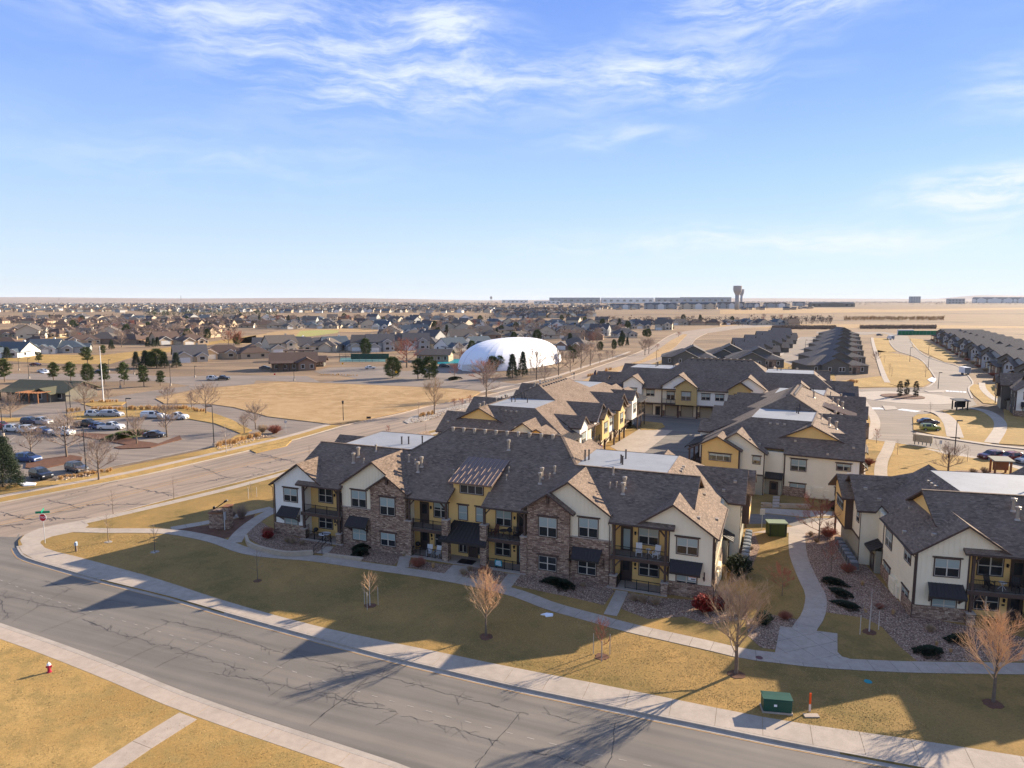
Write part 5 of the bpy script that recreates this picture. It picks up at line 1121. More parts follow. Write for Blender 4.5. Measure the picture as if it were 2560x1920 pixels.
# shrubs
sh = [('rust', Z1, 100, 1020, .9, 'russet shrub at the left foot of the long building'), ('shrub', Z1, 270, 1090, .7, 'low brown shrub left of the steps'), ('shrub', Z1, 320, 1100, .7, 'low brown shrub beside the steps'), ('shrub', Z1, 400, 1110, .6, 'low brown shrub nearest the steps'),
      ('juniper', Z1, 900, 1150, .5, 'dark juniper mound, upper one below the stone wall'), ('juniper', Z1, 905, 1195, .55, 'dark juniper mound, lower one below the stone wall'), ('rust', Z1, 1400, 1295, 1.0, 'russet bush in the bed left of the porch walk'), ('grassy', Z1, 1530, 1310, .6, 'golden tuft in the bed left of the porch walk'),
      ('shrub', Z1, 1790, 1370, .7, 'brown shrub in the bed right of the porch walk'), ('rust', Z1, 1975, 1360, .8, 'russet shrub in the bed right of the porch walk'), ('shrub', Z1, 1850, 1335, .6, 'small brown shrub close to the right porch pier'),
      ('juniper', Z2, 570, 1290, .6, 'dark juniper left of its neighbour under the right stone gable'), ('juniper', Z2, 650, 1315, .6, 'dark juniper right of its neighbour under the right stone gable'), ('shrub', Z2, 790, 1310, .5, 'faded shrub on the gravel under the dark awning'), ('shrub', Z2, 1180, 1420, .8, 'dry shrub, first right of the last door walk'), ('shrub', Z2, 1250, 1430, .8, 'dry shrub, second right of the last door walk'), ('shrub', Z2, 1350, 1450, .8, 'dry shrub below the corner pier'),
      ('redshrub', Z2, 1720, 1500, 1.5, 'bright red shrub at the right corner of the long building'), ('redshrub', Z2, 1850, 1480, 1.2, 'red shrub half behind the tall street tree'), ('bluegreen', Z2, 1985, 1225, 2.2, 'tall green shrub at the side wall of the long building'), ('twiggy', Z2, 1880, 1480, 2.6, 'big pale twiggy shrub at the building corner'), ('twiggy', Z2, 2010, 1530, 2.3, 'pale twiggy shrub right of the building corner'), ('bluegreen', Z2, 2180, 1600, 1.2, 'dark evergreen shrub in the gravel by the path'),
      ('juniper', Z4, 570, 65, .5, 'largest dark juniper beside the curved path'), ('juniper', Z4, 630, 160, .42, 'middle dark juniper beside the curved path'), ('juniper', Z4, 680, 262, .35, 'smallest dark juniper beside the curved path'), ('rust', Z3, 690, 1345, .9, 'round russet shrub beside the curved path'), ('grassy', Z4, 815, 80, .5, 'yellow grass tuft in the gravel by the meter panels'), ('grassy', Z4, 840, 320, .5, 'yellow grass tuft above the small lawn'), ('grassy', Z4, 1080, 330, .5, 'yellow tuft near the corner pipe'), ('rust', Z4, 960, 280, .5, 'low russet shrub right of the pale sapling'),
      ('shrub', Z4, 1400, 480, .7, 'round dry shrub under the awning window'), ('juniper', Z4, 1390, 670, .5, 'dark shrub in the gravel before the right building'), ('juniper', Z4, 1650, 560, .35, 'small dark shrub near the stone pier'), ('grassy', Z4, 1455, 600, .4, 'yellow tuft above the dark shrub'), ('grassy', Z4, 1578, 660, .4, 'yellow tuft right of the dark shrub'), ('rust', Z4, 150, 370, .7, 'russet shrub at the gravel corner left of the path'),
      ('twiggy', Z5, 1855, 1030, 2.0, 'bare twiggy shrub right of the entrance monument'), ('twiggy', Z5, 1790, 1020, 1.2, 'low twiggy shrub behind the entrance monument'), ('redshrub', Z5, 2060, 1185, .9, 'dark red shrub by the left corner'), ('shrub', Y5, 2075, 570, 1.8, 'round shrub left of the entrance stone'), ('rust', Y5, 2170, 575, 1.8, 'round shrub right of the entrance stone'),
      ('rust', Z3, 520, 1040, 1.2, 'pinkish shrub at the head of the gravel bed'), ('shrub', Z3, 370, 1035, .6, 'low shrub in the upper gravel, first from the path'), ('shrub', Z3, 420, 1090, .6, 'low shrub in the upper gravel, second from the path'), ('rust', Z3, 870, 420, 1.2, 'round shrub by the path to the roundabout'), ('shrub', Z3, 1770, 500, 1.0, 'shrub in the bed below the small shelter'), ('shrub', Z3, 1870, 495, 1.1, 'second shrub in the bed below the small shelter')]
for k, f, x, y, h, lb in sh:
    X_, Y_ = f([(x, y)])[0]; t = TP[k]; c = copy_tree(t) if k in USED else t; USED.add(k); s = h / TH[k]; c.location = (X_, Y_, .02); c.rotation_euler = (0, 0, rnd.uniform(0, 6)); wd = 1.15 if k == 'juniper' else s; c.scale = (wd, wd * (.7 if k == 'juniper' else 1), s if k != 'juniper' else s * .8); c['label'] = lb; c['category'] = 'shrub'
for i in range(6): plant('shrub', 1878 - i * 7 if i % 2 else 1870 + i * 2, 1330 + i * 11, h=.45, label='%s low shrub in the narrow gravel strip at the right end wall' % ('farthest', 'second', 'third', 'fourth', 'fifth', 'nearest')[i], cat='shrub', group='low shrubs beside the right end wall')
def grass_row(f, a, b, n, h, lb, cnt=1):
    P_ = [Vector(p) for p in f([a, b])]
    for i in range(n):
        p = P_[0].lerp(P_[1], (i + .5) / n); k = 'grassy'; c = copy_tree(TP[k]) if k in USED else TP[k]; USED.add(k); s = h / .9 * rnd.uniform(.8, 1.2)
        c.location = (p.x + rnd.uniform(-.6, .6), p.y + rnd.uniform(-.8, .8), 0); c.scale = (s * 1.2, s * 1.2, s); c['label'] = lb; c['category'] = 'grass clump'; c['group'] = lb
grass_row(Y5, (1740, 680), (2050, 600), 26, 1.0, 'straw-coloured grass clump before the entrance stone'); grass_row(Y5, (540, 410), (620, 400), 8, 1.0, 'straw grass clump at the left of the planted island')
grass_row(Y5, (720, 395), (1480, 385), 40, 1.1, 'straw grass clump along the planted island'); grass_row(Y5, (1490, 390), (1600, 410), 8, .9, 'straw grass clump by the three meadow trees'); grass_row(Y5, (700, 335), (940, 330), 12, .8, 'straw grass clump by the flagpole')
grass_row(Y5, (470, 935), (860, 880), 26, .6, 'dry grass clump on the rocky verge'); grass_row(Y6, (1400, 490), (1530, 465), 8, 1.1, 'grass clump in the stony median'); grass_row(Y2, (690, 718), (870, 718), 14, .6, 'pale grass clump on the far island'); grass_row(Y2, (880, 722), (1010, 724), 8, .6, 'pale clump on the far island end')
grass_row(Y3, (940, 735), (1000, 715), 5, 1.2, 'grass clump on the divided road, near group'); grass_row(Y3, (1080, 690), (1130, 670), 5, 1.2, 'grass clump on the divided road, far group'); grass_row(Y4, (930, 660), (1000, 660), 6, 1.3, 'tall straw grass before the grey duplex')
X_, Y_ = Y5([(1010, 605)])[0]; hd = copy_tree(TP['juniper']); hd.location = (X_, Y_, 0); hd.scale = (4.6, 2.2, 2.6); hd['label'] = 'long low green hedge on the island by the dark sedan'; hd['category'] = 'hedge'; recolor(hd, M['juniper'], M['pine'])
c = copy_tree(TP['juniper']); c.location = (*Y6([(1715, 165)])[0], 0); c.scale = (3, 2, 2); c['label'] = 'round dark hedge under the small russet tree'; c['category'] = 'hedge'
c = copy_tree(TP['juniper']); c.location = (*Z3([(600, 800)])[0], 0); c.scale = (2.6, 1, 2.2); c['label'] = 'dark clipped hedge below the end-on building'; c['category'] = 'hedge'
# stones of the near beds as real pebbles
def pebbles(beds_, n, rmin, rmax, seed, mats):
    r = random.Random(seed); parts = [MB() for _ in mats]
    def inside(p, poly):
        c = False; j = len(poly) - 1
        for i in range(len(poly)):
            if (poly[i][1] > p[1]) != (poly[j][1] > p[1]) and p[0] < (poly[j][0] - poly[i][0]) * (p[1] - poly[i][1]) / (poly[j][1] - poly[i][1]) + poly[i][0]: c = not c
            j = i
        return c
    for poly in beds_:
        xs = [p[0] for p in poly]; ys = [p[1] for p in poly]; A_ = (max(xs) - min(xs)) * (max(ys) - min(ys))
        for _ in range(int(A_ * n)):
            p = (r.uniform(min(xs), max(xs)), r.uniform(min(ys), max(ys)))
            if not inside(p, poly): continue
            s = r.uniform(rmin, rmax); mb = r.choice(parts); a = r.uniform(0, 6.28); k = len(mb.v); h = s * .6
            for j in range(4):
                t = a + j * 1.571; mb.v.append((p[0] + s * math.cos(t) * r.uniform(.8, 1.2), p[1] + s * math.sin(t) * r.uniform(.8, 1.2), .018))
            mb.v.append((p[0] + r.uniform(-.2, .2) * s, p[1], .018 + h))
            for j in range(4): mb.f.append((k + j, k + (j + 1) % 4, k + 4)); mb.m.append(0)
    for mb, m in zip(parts, mats): mb.build('river_stones', m, kind='stuff')
for nm, c_ in (('rock_pink', (.33, .20, .145)), ('rock_tan', (.40, .28, .19)), ('rock_plum', (.19, .115, .08)), ('rock_pale', (.46, .36, .26))): M[nm] = mat(nm, c_, .9)
pebbles(beds[3:6] + beds[7:9], 26, .03, .075, 5, [M['rock_pink'], M['rock_tan'], M['rock_plum'], M['rock_pale']])
pebbles([Y5([(1680, 670), (2060, 590), (2140, 600), (1740, 720)]), Y5([(430, 930), (700, 885), (860, 870), (700, 920), (450, 960)]), Y6([(1290, 530), (1640, 430), (1830, 400), (1600, 490), (1400, 540)])], 3, .1, .28, 6, [M['rock_tan'], M['rock_pale']])

# short winter grass standing on the near lawns (past counting)
def blades(polys, holes, n, seed, mats, h=(.02, .05), w=.022):
    r = random.Random(seed); parts = [MB() for _ in mats]
    def inside(p, poly):
        c = False; j = len(poly) - 1
        for i in range(len(poly)):
            if (poly[i][1] > p[1]) != (poly[j][1] > p[1]) and p[0] < (poly[j][0] - poly[i][0]) * (p[1] - poly[i][1]) / (poly[j][1] - poly[i][1]) + poly[i][0]: c = not c
            j = i
        return c
    for poly, z0 in polys:
        xs = [p[0] for p in poly]; ys = [p[1] for p in poly]; k = 0
        while k < n:
            p = (r.uniform(min(xs), max(xs)), r.uniform(min(ys), max(ys)))
            if not inside(p, poly): k += .3; continue
            k += 1
            if any(inside(p, q) for q in holes): continue
            if math.sin(p[0] * .9 + 2 * math.sin(p[1] * .7)) + math.sin(p[1] * 1.3 + p[0] * .4) < r.uniform(-2.6, .4): continue
            mb = r.choice(parts)
            for _ in range(3):
                x, y = p[0] + r.uniform(-.25, .25), p[1] + r.uniform(-.25, .25); a = r.uniform(0, 6.28); c, s = math.cos(a) * w, math.sin(a) * w; b = len(mb.v); H_ = r.uniform(*h)
                mb.v += [(x - c, y - s, z0), (x + c, y + s, z0), (x + s * r.uniform(-2, 2), y - c * r.uniform(-2, 2), z0 + H_)]; mb.f.append((b, b + 1, b + 2)); mb.m.append(0)
    for mb, m in zip(parts, mats): mb.build('grass_blades', m, kind='stuff')
M['blade1'] = mat('blade_straw', (.50, .35, .15), .9); M['blade2'] = mat('blade_olive', (.25, .19, .075), .9); M['blade3'] = mat('blade_tan', (.36, .24, .10), .9)
holes = beds[:]
L1 = Z5([(310, 1235), (700, 1165), (1240, 1160), (1600, 1220), (1950, 1330), (2400, 1400)]) + Z1([(1000, 1370), (1640, 1450), (2200, 1580)]) + Z7([(1200, 280), (1600, 365), (2100, 505), (2300, 520), (3100, 530), (3100, 960), (2212, 775), (1500, 620), (900, 510), (400, 400), (0, 305)]) + Z6([(1500, 195), (700, -30)]) + Z5([(900, 1400)])
blades([(L1, .0)], holes, 60000, 31, [M['blade1'], M['blade2'], M['blade3']])
SP = [tuple(Vector(p) - n * 2.1) for p, n in zip(SLr, n2_)]; SP = [p for p in SP if p[1] > 20]
blades([(SP + [(0, 30), (-26, 30), (-60, 44)], -.006)], [Z6([(1130, 780), (800, 960), (560, 1200), (240, 1200), (600, 1040), (1000, 770)])], 30000, 32, [M['blade1'], M['blade3'], M['blade2']])
# ------------------------------------------------------------------ vehicles
def paint(name, c, r=.3):
    m = mat(name, c, r, .1, .6); m.node_tree.nodes['Principled BSDF'].inputs['Coat Weight'].default_value = .5; return m
PAINT = {n: paint('car_paint_' + n, c) for n, c in dict(white=(.62, .62, .60), black=(.012, .013, .017), silver=(.32, .33, .34), red=(.22, .012, .012), blue=(.02, .055, .16), navy=(.012, .022, .06), green=(.20, .24, .035), maroon=(.10, .006, .02), orange=(.26, .045, .025), grey=(.06, .065, .075)).items()}
M['tyre'] = mat('tyre_rubber', (.015, .015, .015), .9); M['rim'] = mat('alloy_rim', (.35, .35, .36), .35, .7); M['headlamp'] = mat('headlamp_glass', (.6, .62, .62), .15); M['taillamp'] = mat('tail_lamp', (.3, .01, .01), .2)
PROF = {
 'sedan': ([(-2.32, .62), (-2.2, .98), (-1.65, 1.04), (-1.0, 1.40), (-.3, 1.46), (.25, 1.44), (1.1, 1.02), (1.9, .90), (2.25, .72), (2.34, .5)], .91, .93, 1.02, (1.42, -1.38)),
 'suv': ([(-2.3, .75), (-2.26, 1.15), (-2.0, 1.58), (-1.7, 1.68), (-.4, 1.73), (.4, 1.68), (1.15, 1.16), (2.0, 1.04), (2.28, .82), (2.36, .5)], .95, 1.05, .82, (1.45, -1.42)),
 'boxy': ([(-2.02, .75), (-2.0, 1.1), (-1.85, 1.52), (-1.6, 1.60), (.2, 1.62), (.5, 1.55), (1.1, 1.14), (1.75, 1.06), (2.0, .85), (2.06, .5)], .9, 1.02, .85, (1.3, -1.3)),
 'pickup': ([(-2.9, .78), (-2.88, 1.12), (-.72, 1.14), (-.62, 1.76), (-.3, 1.84), (.7, 1.82), (1.45, 1.26), (2.5, 1.16), (2.8, .9), (2.88, .55)], .98, 1.14, .82, (1.85, -1.85)),
 'topper': ([(-2.9, .78), (-2.85, 1.5), (-2.6, 1.78), (-.72, 1.80), (-.5, 1.82), (.0, 1.84), (.7, 1.82), (1.45, 1.26), (2.5, 1.16), (2.88, .6)], .98, 1.14, .82, (1.85, -1.85)),
}
VT = {}
def make_vehicle(style, col):
    prof, w, belt, tap, ax = PROF[style]; root = empty(dict(sedan='parked_car', suv='parked_suv', boxy='small_suv', pickup='pickup_truck', topper='pickup_truck')[style])
    B = MB(); Gs = MB(); z0 = .28
    # denser stations so that the wheel arches read
    st = []
    for (xa, za), (xb, zb) in zip(prof, prof[1:]):
        n = max(1, int(abs(xb - xa) / .35))
        for i in range(n): t = i / n; st.append((xa + (xb - xa) * t, za + (zb - za) * t))
    st.append(prof[-1])
    def sec(x, zt):
        e = min(1, (abs(x) - prof[-1][0] * .75) / (prof[-1][0] * .25)) if abs(x) > prof[-1][0] * .75 else 0
        W = w * (1 - .10 * e * e); cab = zt > belt + .12; zb = min(belt, zt - .05)
        low = z0
        for a in ax:
            d = abs(x - a)
            if d < .40: low = max(low, z0 + math.sqrt(.16 - d * d) * .98)
        wt = W * (tap if cab else .93)
        return [(x, W * .96, low), (x, W, min(max(low + .05, .5), zb)), (x, W * .985, zb), (x, wt if cab else W * .95, zt - .05), (x, wt * .86, zt)]
    S = [sec(*s) for s in st]
    for i in range(len(S) - 1):
        a, b = S[i], S[i + 1]; ca = st[i][1] > belt + .12; cb = st[i + 1][1] > belt + .12
        for j in range(4):
            for sg in (1, -1):
                q = [(a[j][0], sg * a[j][1], a[j][2]), (b[j][0], sg * b[j][1], b[j][2]), (b[j + 1][0], sg * b[j + 1][1], b[j + 1][2]), (a[j + 1][0], sg * a[j + 1][1], a[j + 1][2])]
                if sg < 0: q.reverse()
                gl = j == 2 and (ca or cb) and not (style in ('pickup', 'topper') and st[i][0] < -.7)
                pil = gl and (i % 4 == 3)
                (Gs if gl and not pil else B).face(q)
        slope = abs(st[i + 1][1] - st[i][1]) > .13 * abs(st[i + 1][0] - st[i][0]) + .01; q = [(a[4][0], -a[4][1], a[4][2]), (b[4][0], -b[4][1], b[4][2]), (b[4][0], b[4][1], b[4][2]), (a[4][0], a[4][1], a[4][2])]
        bed = style == 'pickup' and st[i][0] < -.75 and st[i + 1][0] > -2.85
        if bed: q = [(p[0], p[1] * .95, p[2] - .45) for p in q]
        gw = slope and (ca or cb) and abs(st[i][0]) < prof[-1][0] * .95 and (st[i][0] > 0 or style != 'topper')
        (Gs if gw else B).face(q)
    for k in (0, -1):
        a = S[k]; B.face([(p[0], p[1], p[2]) for p in a] + [(p[0], -p[1], p[2]) for p in reversed(a)])
    B.face([(S[0][0][0], w * .9, z0), (S[-1][0][0], w * .9, z0), (S[-1][0][0], -w * .9, z0), (S[0][0][0], -w * .9, z0)])
    if style == 'pickup': B.box(-2.86, -2.78, -.9, .9, .7, 1.12); B.box(-.82, -.74, -.9, .9, .7, 1.12)
    B.build('body', PAINT[col], root, smooth=False); Gs.build('window_glass', M['glass'], root)
    for x in ax:
        for sg in (1, -1):
            t = MB(); t.tube([(x, sg * (w - .22), .34), (x, sg * (w + .0), .34)], .34, 14); wh = t.build('wheel', M['tyre'], root); r_ = MB(); r_.tube([(x, sg * (w - .01), .34), (x, sg * (w + .015), .34)], .21, 8); r_.build('rim', M['rim'], wh)
    xf = prof[-1][0]; xr = prof[0][0]
    for sg in (1, -1):
        h = MB(); h.box(xf - .22, xf - .02, sg * w * .55, sg * w * .88, .66, .8); h.build('headlight', M['headlamp'], root)
        h = MB(); h.box(xr - .02, xr + .12, sg * w * .62, sg * w * .9, .78, 1.0); h.build('tail_light', M['taillamp'], root)
        h = MB(); h.box(.75, .9, sg * (w + .02), sg * (w + .16), belt - .02, belt + .13); h.build('mirror', PAINT[col], root)
    g = MB(); g.box(xf - .04, xf + .02, -w * .5, w * .5, .42, .68); g.build('grille', M['black'], root)
    if style in ('suv', 'boxy'):
        g = MB()
        for sg in (1, -1): g.bar((-1.6, sg * w * .62, PROF[style][0][4][1] + .05), (.3, sg * w * .62, PROF[style][0][4][1] + .05), .04)
        g.build('roof_rail', M['black'], root)
    if style == 'topper':
        g = MB(); g.box(-2.4, -.9, -w * .875, w * .875, 1.3, 1.62); g.build('side_glass', M['glass'], root)
    root['category'] = {'sedan': 'car', 'suv': 'car', 'boxy': 'car'}.get(style, 'pickup truck'); return root
def vehicle(style, col, u, v, deg, label, z=STREET):
    x, y = G(u, v, z)
    if style not in VT: VT[style] = [make_vehicle(style, col), col]; c = VT[style][0]
    else: c = copy_tree(VT[style][0]); recolor(c, PAINT[VT[style][1]], PAINT[col])
    c.location = (x, y, z); c.rotation_euler = (0, 0, R(deg)); c['label'] = label; c.scale = (.94,) * 3
    return c
y5 = lambda x, y: (x / 3.16, 900 + y / 3.16); y2 = lambda x, y: (600 + x / 3.456, 730 + y / 3.456); y4 = lambda x, y: (1800 + x / 2.911, 730 + y / 2.911); y1 = lambda x, y: (x / 3.456, 730 + y / 3.456)
cars = [('suv', 'white', y5(115, 565), -12, 'white car, leftmost of the pair of white cars in the nearer row'), ('suv', 'white', y5(225, 572), -12, 'white car with dark windows beside the light blue car'), ('pickup', 'red', y5(0, 545), -12, 'red vehicle cut by the left edge of the photo'),
 ('suv', 'navy', y5(245, 505), -12, 'dark blue car behind the white pair at left'), ('pickup', 'silver', y5(325, 508), -12, 'silver pickup behind the light blue car'), ('sedan', 'blue', y5(345, 578), -12, 'bright blue car between white car and white pickup'), ('pickup', 'white', y5(490, 592), -12, 'white pickup under the wide bare tree'),
 ('suv', 'white', y5(750, 445), -6, 'white car at the left end of the far row'), ('topper', 'silver', y5(885, 448), -4, 'silver pickup with a canopy at the far row'), ('pickup', 'black', y5(690, 525), -8, 'dark pickup in the middle of the lot'), ('sedan', 'blue', y5(790, 545), -8, 'blue car half hidden by the white work truck'), ('pickup', 'white', y5(880, 548), -4, 'white work truck left of the lamp post'),
 ('topper', 'white', y5(1210, 458), -2, 'white truck behind the bare tree in the far row'), ('pickup', 'white', y5(1395, 468), -4, 'white pickup at the right end of the far row'), ('sedan', 'grey', y5(1225, 608), 0, 'dark grey sedan beside the bark island'), ('suv', 'blue', y5(222, 802), -12, 'dark blue car nose right beside the big spruce'),
 ('suv', 'black', y5(325, 932), -30, 'black car nearest the camera beside the side street'), ('suv', 'grey', y5(605, 880), -30, 'charcoal car parked by the verge with long shadow'), ('suv', 'white', y5(1685, 158), 0, 'small white car on the upper road next to a black pickup'), ('pickup', 'black', y5(1755, 158), -2, 'black pickup on the upper road beside a white car'),
 ('sedan', 'maroon', y5(280, 45), 0, 'maroon car at the upper left'), ('sedan', 'white', y5(345, 97), 0, 'white car on the upper left road'), ('sedan', 'blue', y5(790, 105), 0, 'blue car behind the flagpole pine'), ('suv', 'black', y2(1765, 652), 0, 'black car left of the blue one before the dome'), ('suv', 'navy', y2(1975, 652), 0, 'dark blue car right below the dome'),
 ('sedan', 'white', y2(1125, 665), 20, 'white car behind the small tree in the far car park'), ('sedan', 'white', y2(660, 510), 10, 'white car in front of the pale house'), ('sedan', 'grey', y2(215, 665), 10, 'dark car beside the brown clubhouse'),
 ('boxy', 'green', (2325, 1076), -8, 'lime green boxy car by the curved footpath'), ('sedan', 'navy', (2320, 1060), -8, 'dark blue sedan just behind the green car'), ('suv', 'maroon', (2478, 1148), 190, 'dark crimson car left of the orange one'), ('suv', 'orange', (2524, 1152), 190, 'orange-red car right of the crimson one'), ('sedan', 'silver', (2572, 1158), 190, 'silver car cut by the right edge'),
 ('sedan', 'red', y4(382, 468), 0, 'red car before the grey garages at left'), ('suv', 'navy', y4(660, 440), 20, 'blue car in the shade of the grey duplex row'), ('sedan', 'maroon', y4(560, 545), 10, 'purple car by the first grey duplex'), ('suv', 'grey', y4(1160, 318), 0, 'dark car far up the parkway')]
for st_, c_, (u, v), d_, lb in cars: vehicle(st_, c_, u, v, d_, lb)
def box_trailer(u, v, deg, L_, label, cab=False):
    x, y = G(u, v); root = empty('box_truck' if cab else 'cargo_trailer', (x, y, STREET), R(deg), label, 'truck' if cab else 'trailer')
    mb = MB(); mb.box(-L_ / 2, L_ / 2, -1.1, 1.1, .7, 2.9); mb.build('box', M['whitep'], root)
    mb = MB(); mb.box(-L_ / 2 - .02, -L_ / 2, -1.0, 1.0, .8, 2.8); mb.build('rear_door', M['acgrey'], root)
    for xx in (-.9, .1) if not cab else (-1.6, L_ / 2 + .9):
        for sg in (1, -1): t = MB(); t.tube([(xx, sg * .85, .4), (xx, sg * 1.08, .4)], .4, 12); t.build('wheel', M['tyre'], root)
    if cab:
        mb = MB(); mb.prism([(L_ / 2, .5), (L_ / 2 + 2.0, .5), (L_ / 2 + 2.0, 1.3), (L_ / 2 + 1.3, 1.5), (L_ / 2 + .9, 2.3), (L_ / 2, 2.4)], lambda a, z, t: (a, t, z), -1.0, 1.0); mb.build('cab', M['whitep'], root)
        mb = MB(); mb.box(L_ / 2 + .1, L_ / 2 + .95, -1.02, 1.02, 1.5, 2.1); mb.build('cab_window', M['glass'], root)
    else: mb = MB(); mb.bar((L_ / 2, 0, .6), (L_ / 2 + 1.2, 0, .5), .12); mb.build('drawbar', M['black'], root)
box_trailer(*y4(1780, 598), 80, 4.6, 'white cargo trailer parked at the kerb before the right-hand townhouses'); box_trailer(*y4(1245, 345), 85, 5.5, 'white box truck standing far up the parkway', True)

# ------------------------------------------------------------------ street furniture
def lamp(u, vb, vt, label, arm=1.1, side=1, double=False, base=True, group=None, kind='arm'):
    x, y = G(u, vb); h = hgt(vb, vt); root = empty('street_lamp', (x, y, 0), 0, label, 'lamp post', group)
    mb = MB(); mb.tube([(0, 0, .3), (0, 0, h)], [.10, .06], 8); mb.build('pole', M['black'], root)
    if base: mb = MB(); mb.lathe([(.32, -.15), (.30, .55), (.28, .6)], n=12); mb.build('footing', M['concrete'], root)
    if kind == 'arm':
        for s in ((1, -1) if double else (side,)):
            mb = MB(); mb.box(*sorted((0, s * arm)), -.16, .16, h - .08, h + .12); mb.build('lamp_head', M['black'], root)
    else: mb = MB(); mb.lathe([(.06, h - .1), (.2, h + .1), (.22, h + .5), (.32, h + .55), (.05, h + .8)], n=8); mb.build('lamp_head', M['black'], root)
lamps = [(y5(25, 600), 380, -1, 'lamp post at the left edge of the car park'), (y5(558, 395), 172, 1, 'lamp post right of the small office'), (y5(537, 540), 280, 1, 'lamp post left of the far row of cars'), (y5(1012, 572), 300, 1, 'lamp post right of the white work truck'), (y5(683, 895), 525, -1, 'lamp post by the charcoal car'), (y5(1692, 682), 358, -1, 'lamp post with concrete footing by the verge grasses')]
for (u, v), yt, sd_, lb in lamps: lamp(u, v, 900 + yt / 3.16, lb, 1.1, sd_)
for (u, v), yt, lb in ((y1(165, 675), 570, 'thin lamp post above the far left parked car'), (y1(252, 745), 575, 'thin lamp post above the office roof'), (y1(943, 690), 585, 'lamp post between the pines right of the flagpole'), (y1(1160, 710), 600, 'lamp post left of the evergreen screen'), (y1(1475, 805), 610, 'lamp post with a sign plate on the upper road'), (y1(1040, 825), 765, 'short lamp post below the pines'), (y1(1685, 735), 640, 'lamp post beside the clubhouse court'), (y2(330, 745 - 730 + 730) if False else (640 + 330 / 3.456, 951), None, 'lamp post before the club driveway')):
    lamp(u, v, (730 + yt / 3.456) if yt else 925, lb, .8, 1)
for u, v, vt, lb, k in ((858.5, 1054, 1009, 'slender post lamp on the meadow corner', 'lantern'), (1327, 937, 873, 'tall lamp mast in front of the dome', 'arm'), (1341, 953, 923, 'short lamp post below the dome', 'lantern'), (1641, 902, 875, 'lamp post on the divided road', 'arm'), (1435, 950, 936, 'small lamp by the divided road', 'lantern'),
    (2386, 1139, 1050, 'tall dark lamp post beside the mailbox shelter street', 'arm'), (2345, 974, 931, 'lamp post at the roundabout', 'arm'), (2320, 927, 892, 'lamp post on the parkway bend', 'arm'), (2274, 906, 869, 'lamp post on the long parkway lawn', 'arm'), (2369, 1184, 1143, 'dark post above the right building roof', 'lantern'), (2321, 886, 862, 'lamp post farther up the parkway', 'arm'), (2013, 880, 850, 'lamp post by the grey alley', 'arm')):
    lamp(u, v, vt, lb, .9, 1, kind=k, base=False)
# flagpole
x, y = G(259, 1003); r_ = empty('flagpole', (x, y, 0), 0, 'tall white flagpole without a flag beside the office building', 'flagpole'); mb = MB(); mb.tube([(0, 0, 0), (0, 0, hgt(1003, 866))], [.16, .07], 8); mb.build('pole', M['whitep'], r_); mb = MB(); mb.lathe([(.02, 0), (.12, .1), (.02, .2)], (0, 0, hgt(1003, 866)), 8); mb.build('finial', M['whitep'], r_)
# stop sign with street names
def text(s, size, loc, rot, m, parent, name='lettering', ext=.004):
    c = bpy.data.curves.new(name, 'FONT'); c.body = s; c.size = size; c.align_x = 'CENTER'; c.align_y = 'CENTER'; c.extrude = ext
    c.materials.append(m); q = bpy.data.objects.new('glyphs', c); COL.objects.link(q); bpy.context.view_layer.update(); me = bpy.data.meshes.new_from_object(q.evaluated_get(bpy.context.evaluated_depsgraph_get())); bpy.data.objects.remove(q)
    o = bpy.data.objects.new(name, me); o.location = loc; o.rotation_euler = rot; link(o, parent); return o
M['signred'] = mat('sign_red', (.50, .01, .02), .4); M['signgreen'] = mat('sign_green', (.0, .22, .12), .4); M['signwhite'] = mat('sign_white', (.75, .75, .75), .4); M['signyellow'] = mat('sign_yellow', (.75, .36, .01), .4); M['signback'] = mat('sign_back', (.45, .45, .43), .5); M['teal'] = mat('teal_poster', (.0, .22, .25), .5); M['hydrant'] = mat('hydrant_red', (.34, .02, .05), .4); M['box_green'] = noisy('utility_green', (.022, .075, .05), .1, 1, .5, 10, 0); M['orange'] = mat('marker_orange', (.85, .09, .01), .5); M['wood'] = noisy('pergola_wood', (.22, .10, .05), .2, 2, .8, 20, 0); M['dump'] = noisy('olive_green', (.06, .08, .02), .1, 1, .6, 10, 0)
def octagon(mb, c, r, y0, y1, m=0, n=8): mb.prism([(c[0] + r * math.cos(R(22.5 + 45 * i)), c[1] + r * math.sin(R(22.5 + 45 * i))) for i in range(n)], lambda a, z, t: (a, t, z), y0, y1, m)
x, y = G(113, 1358); r_ = empty('stop_sign', (x, y, 0), R(-4), 'red stop sign with green street-name blades on the street corner', 'stop sign')
hs = hgt(1358, 1291)
mb = MB(); mb.tube([(0, 0, -.1), (0, 0, hs + .55)], .035, 6); mb.build('post', M['signback'], r_)
mb = MB(); octagon(mb, (0, hs), .46, -.05, -.03); sp = mb.build('sign_plate', M['signwhite'], r_)
mb = MB(); octagon(mb, (0, hs), .425, -.062, -.052); mb.build('red_face', M['signred'], sp); text('STOP', .36, (0, -.066, hs), (R(90), 0, 0), M['signwhite'], sp)
for k, (rz, dz) in enumerate(((15, .52), (-62, .72))):
    mb = MB(); mb.box(-.75, .75, -.015, .015, -.13, .13); o = mb.build('street_name_blade', M['signgreen'], r_); o.location = (0, 0, hs + dz + .1); o.rotation_euler = (0, 0, R(rz))
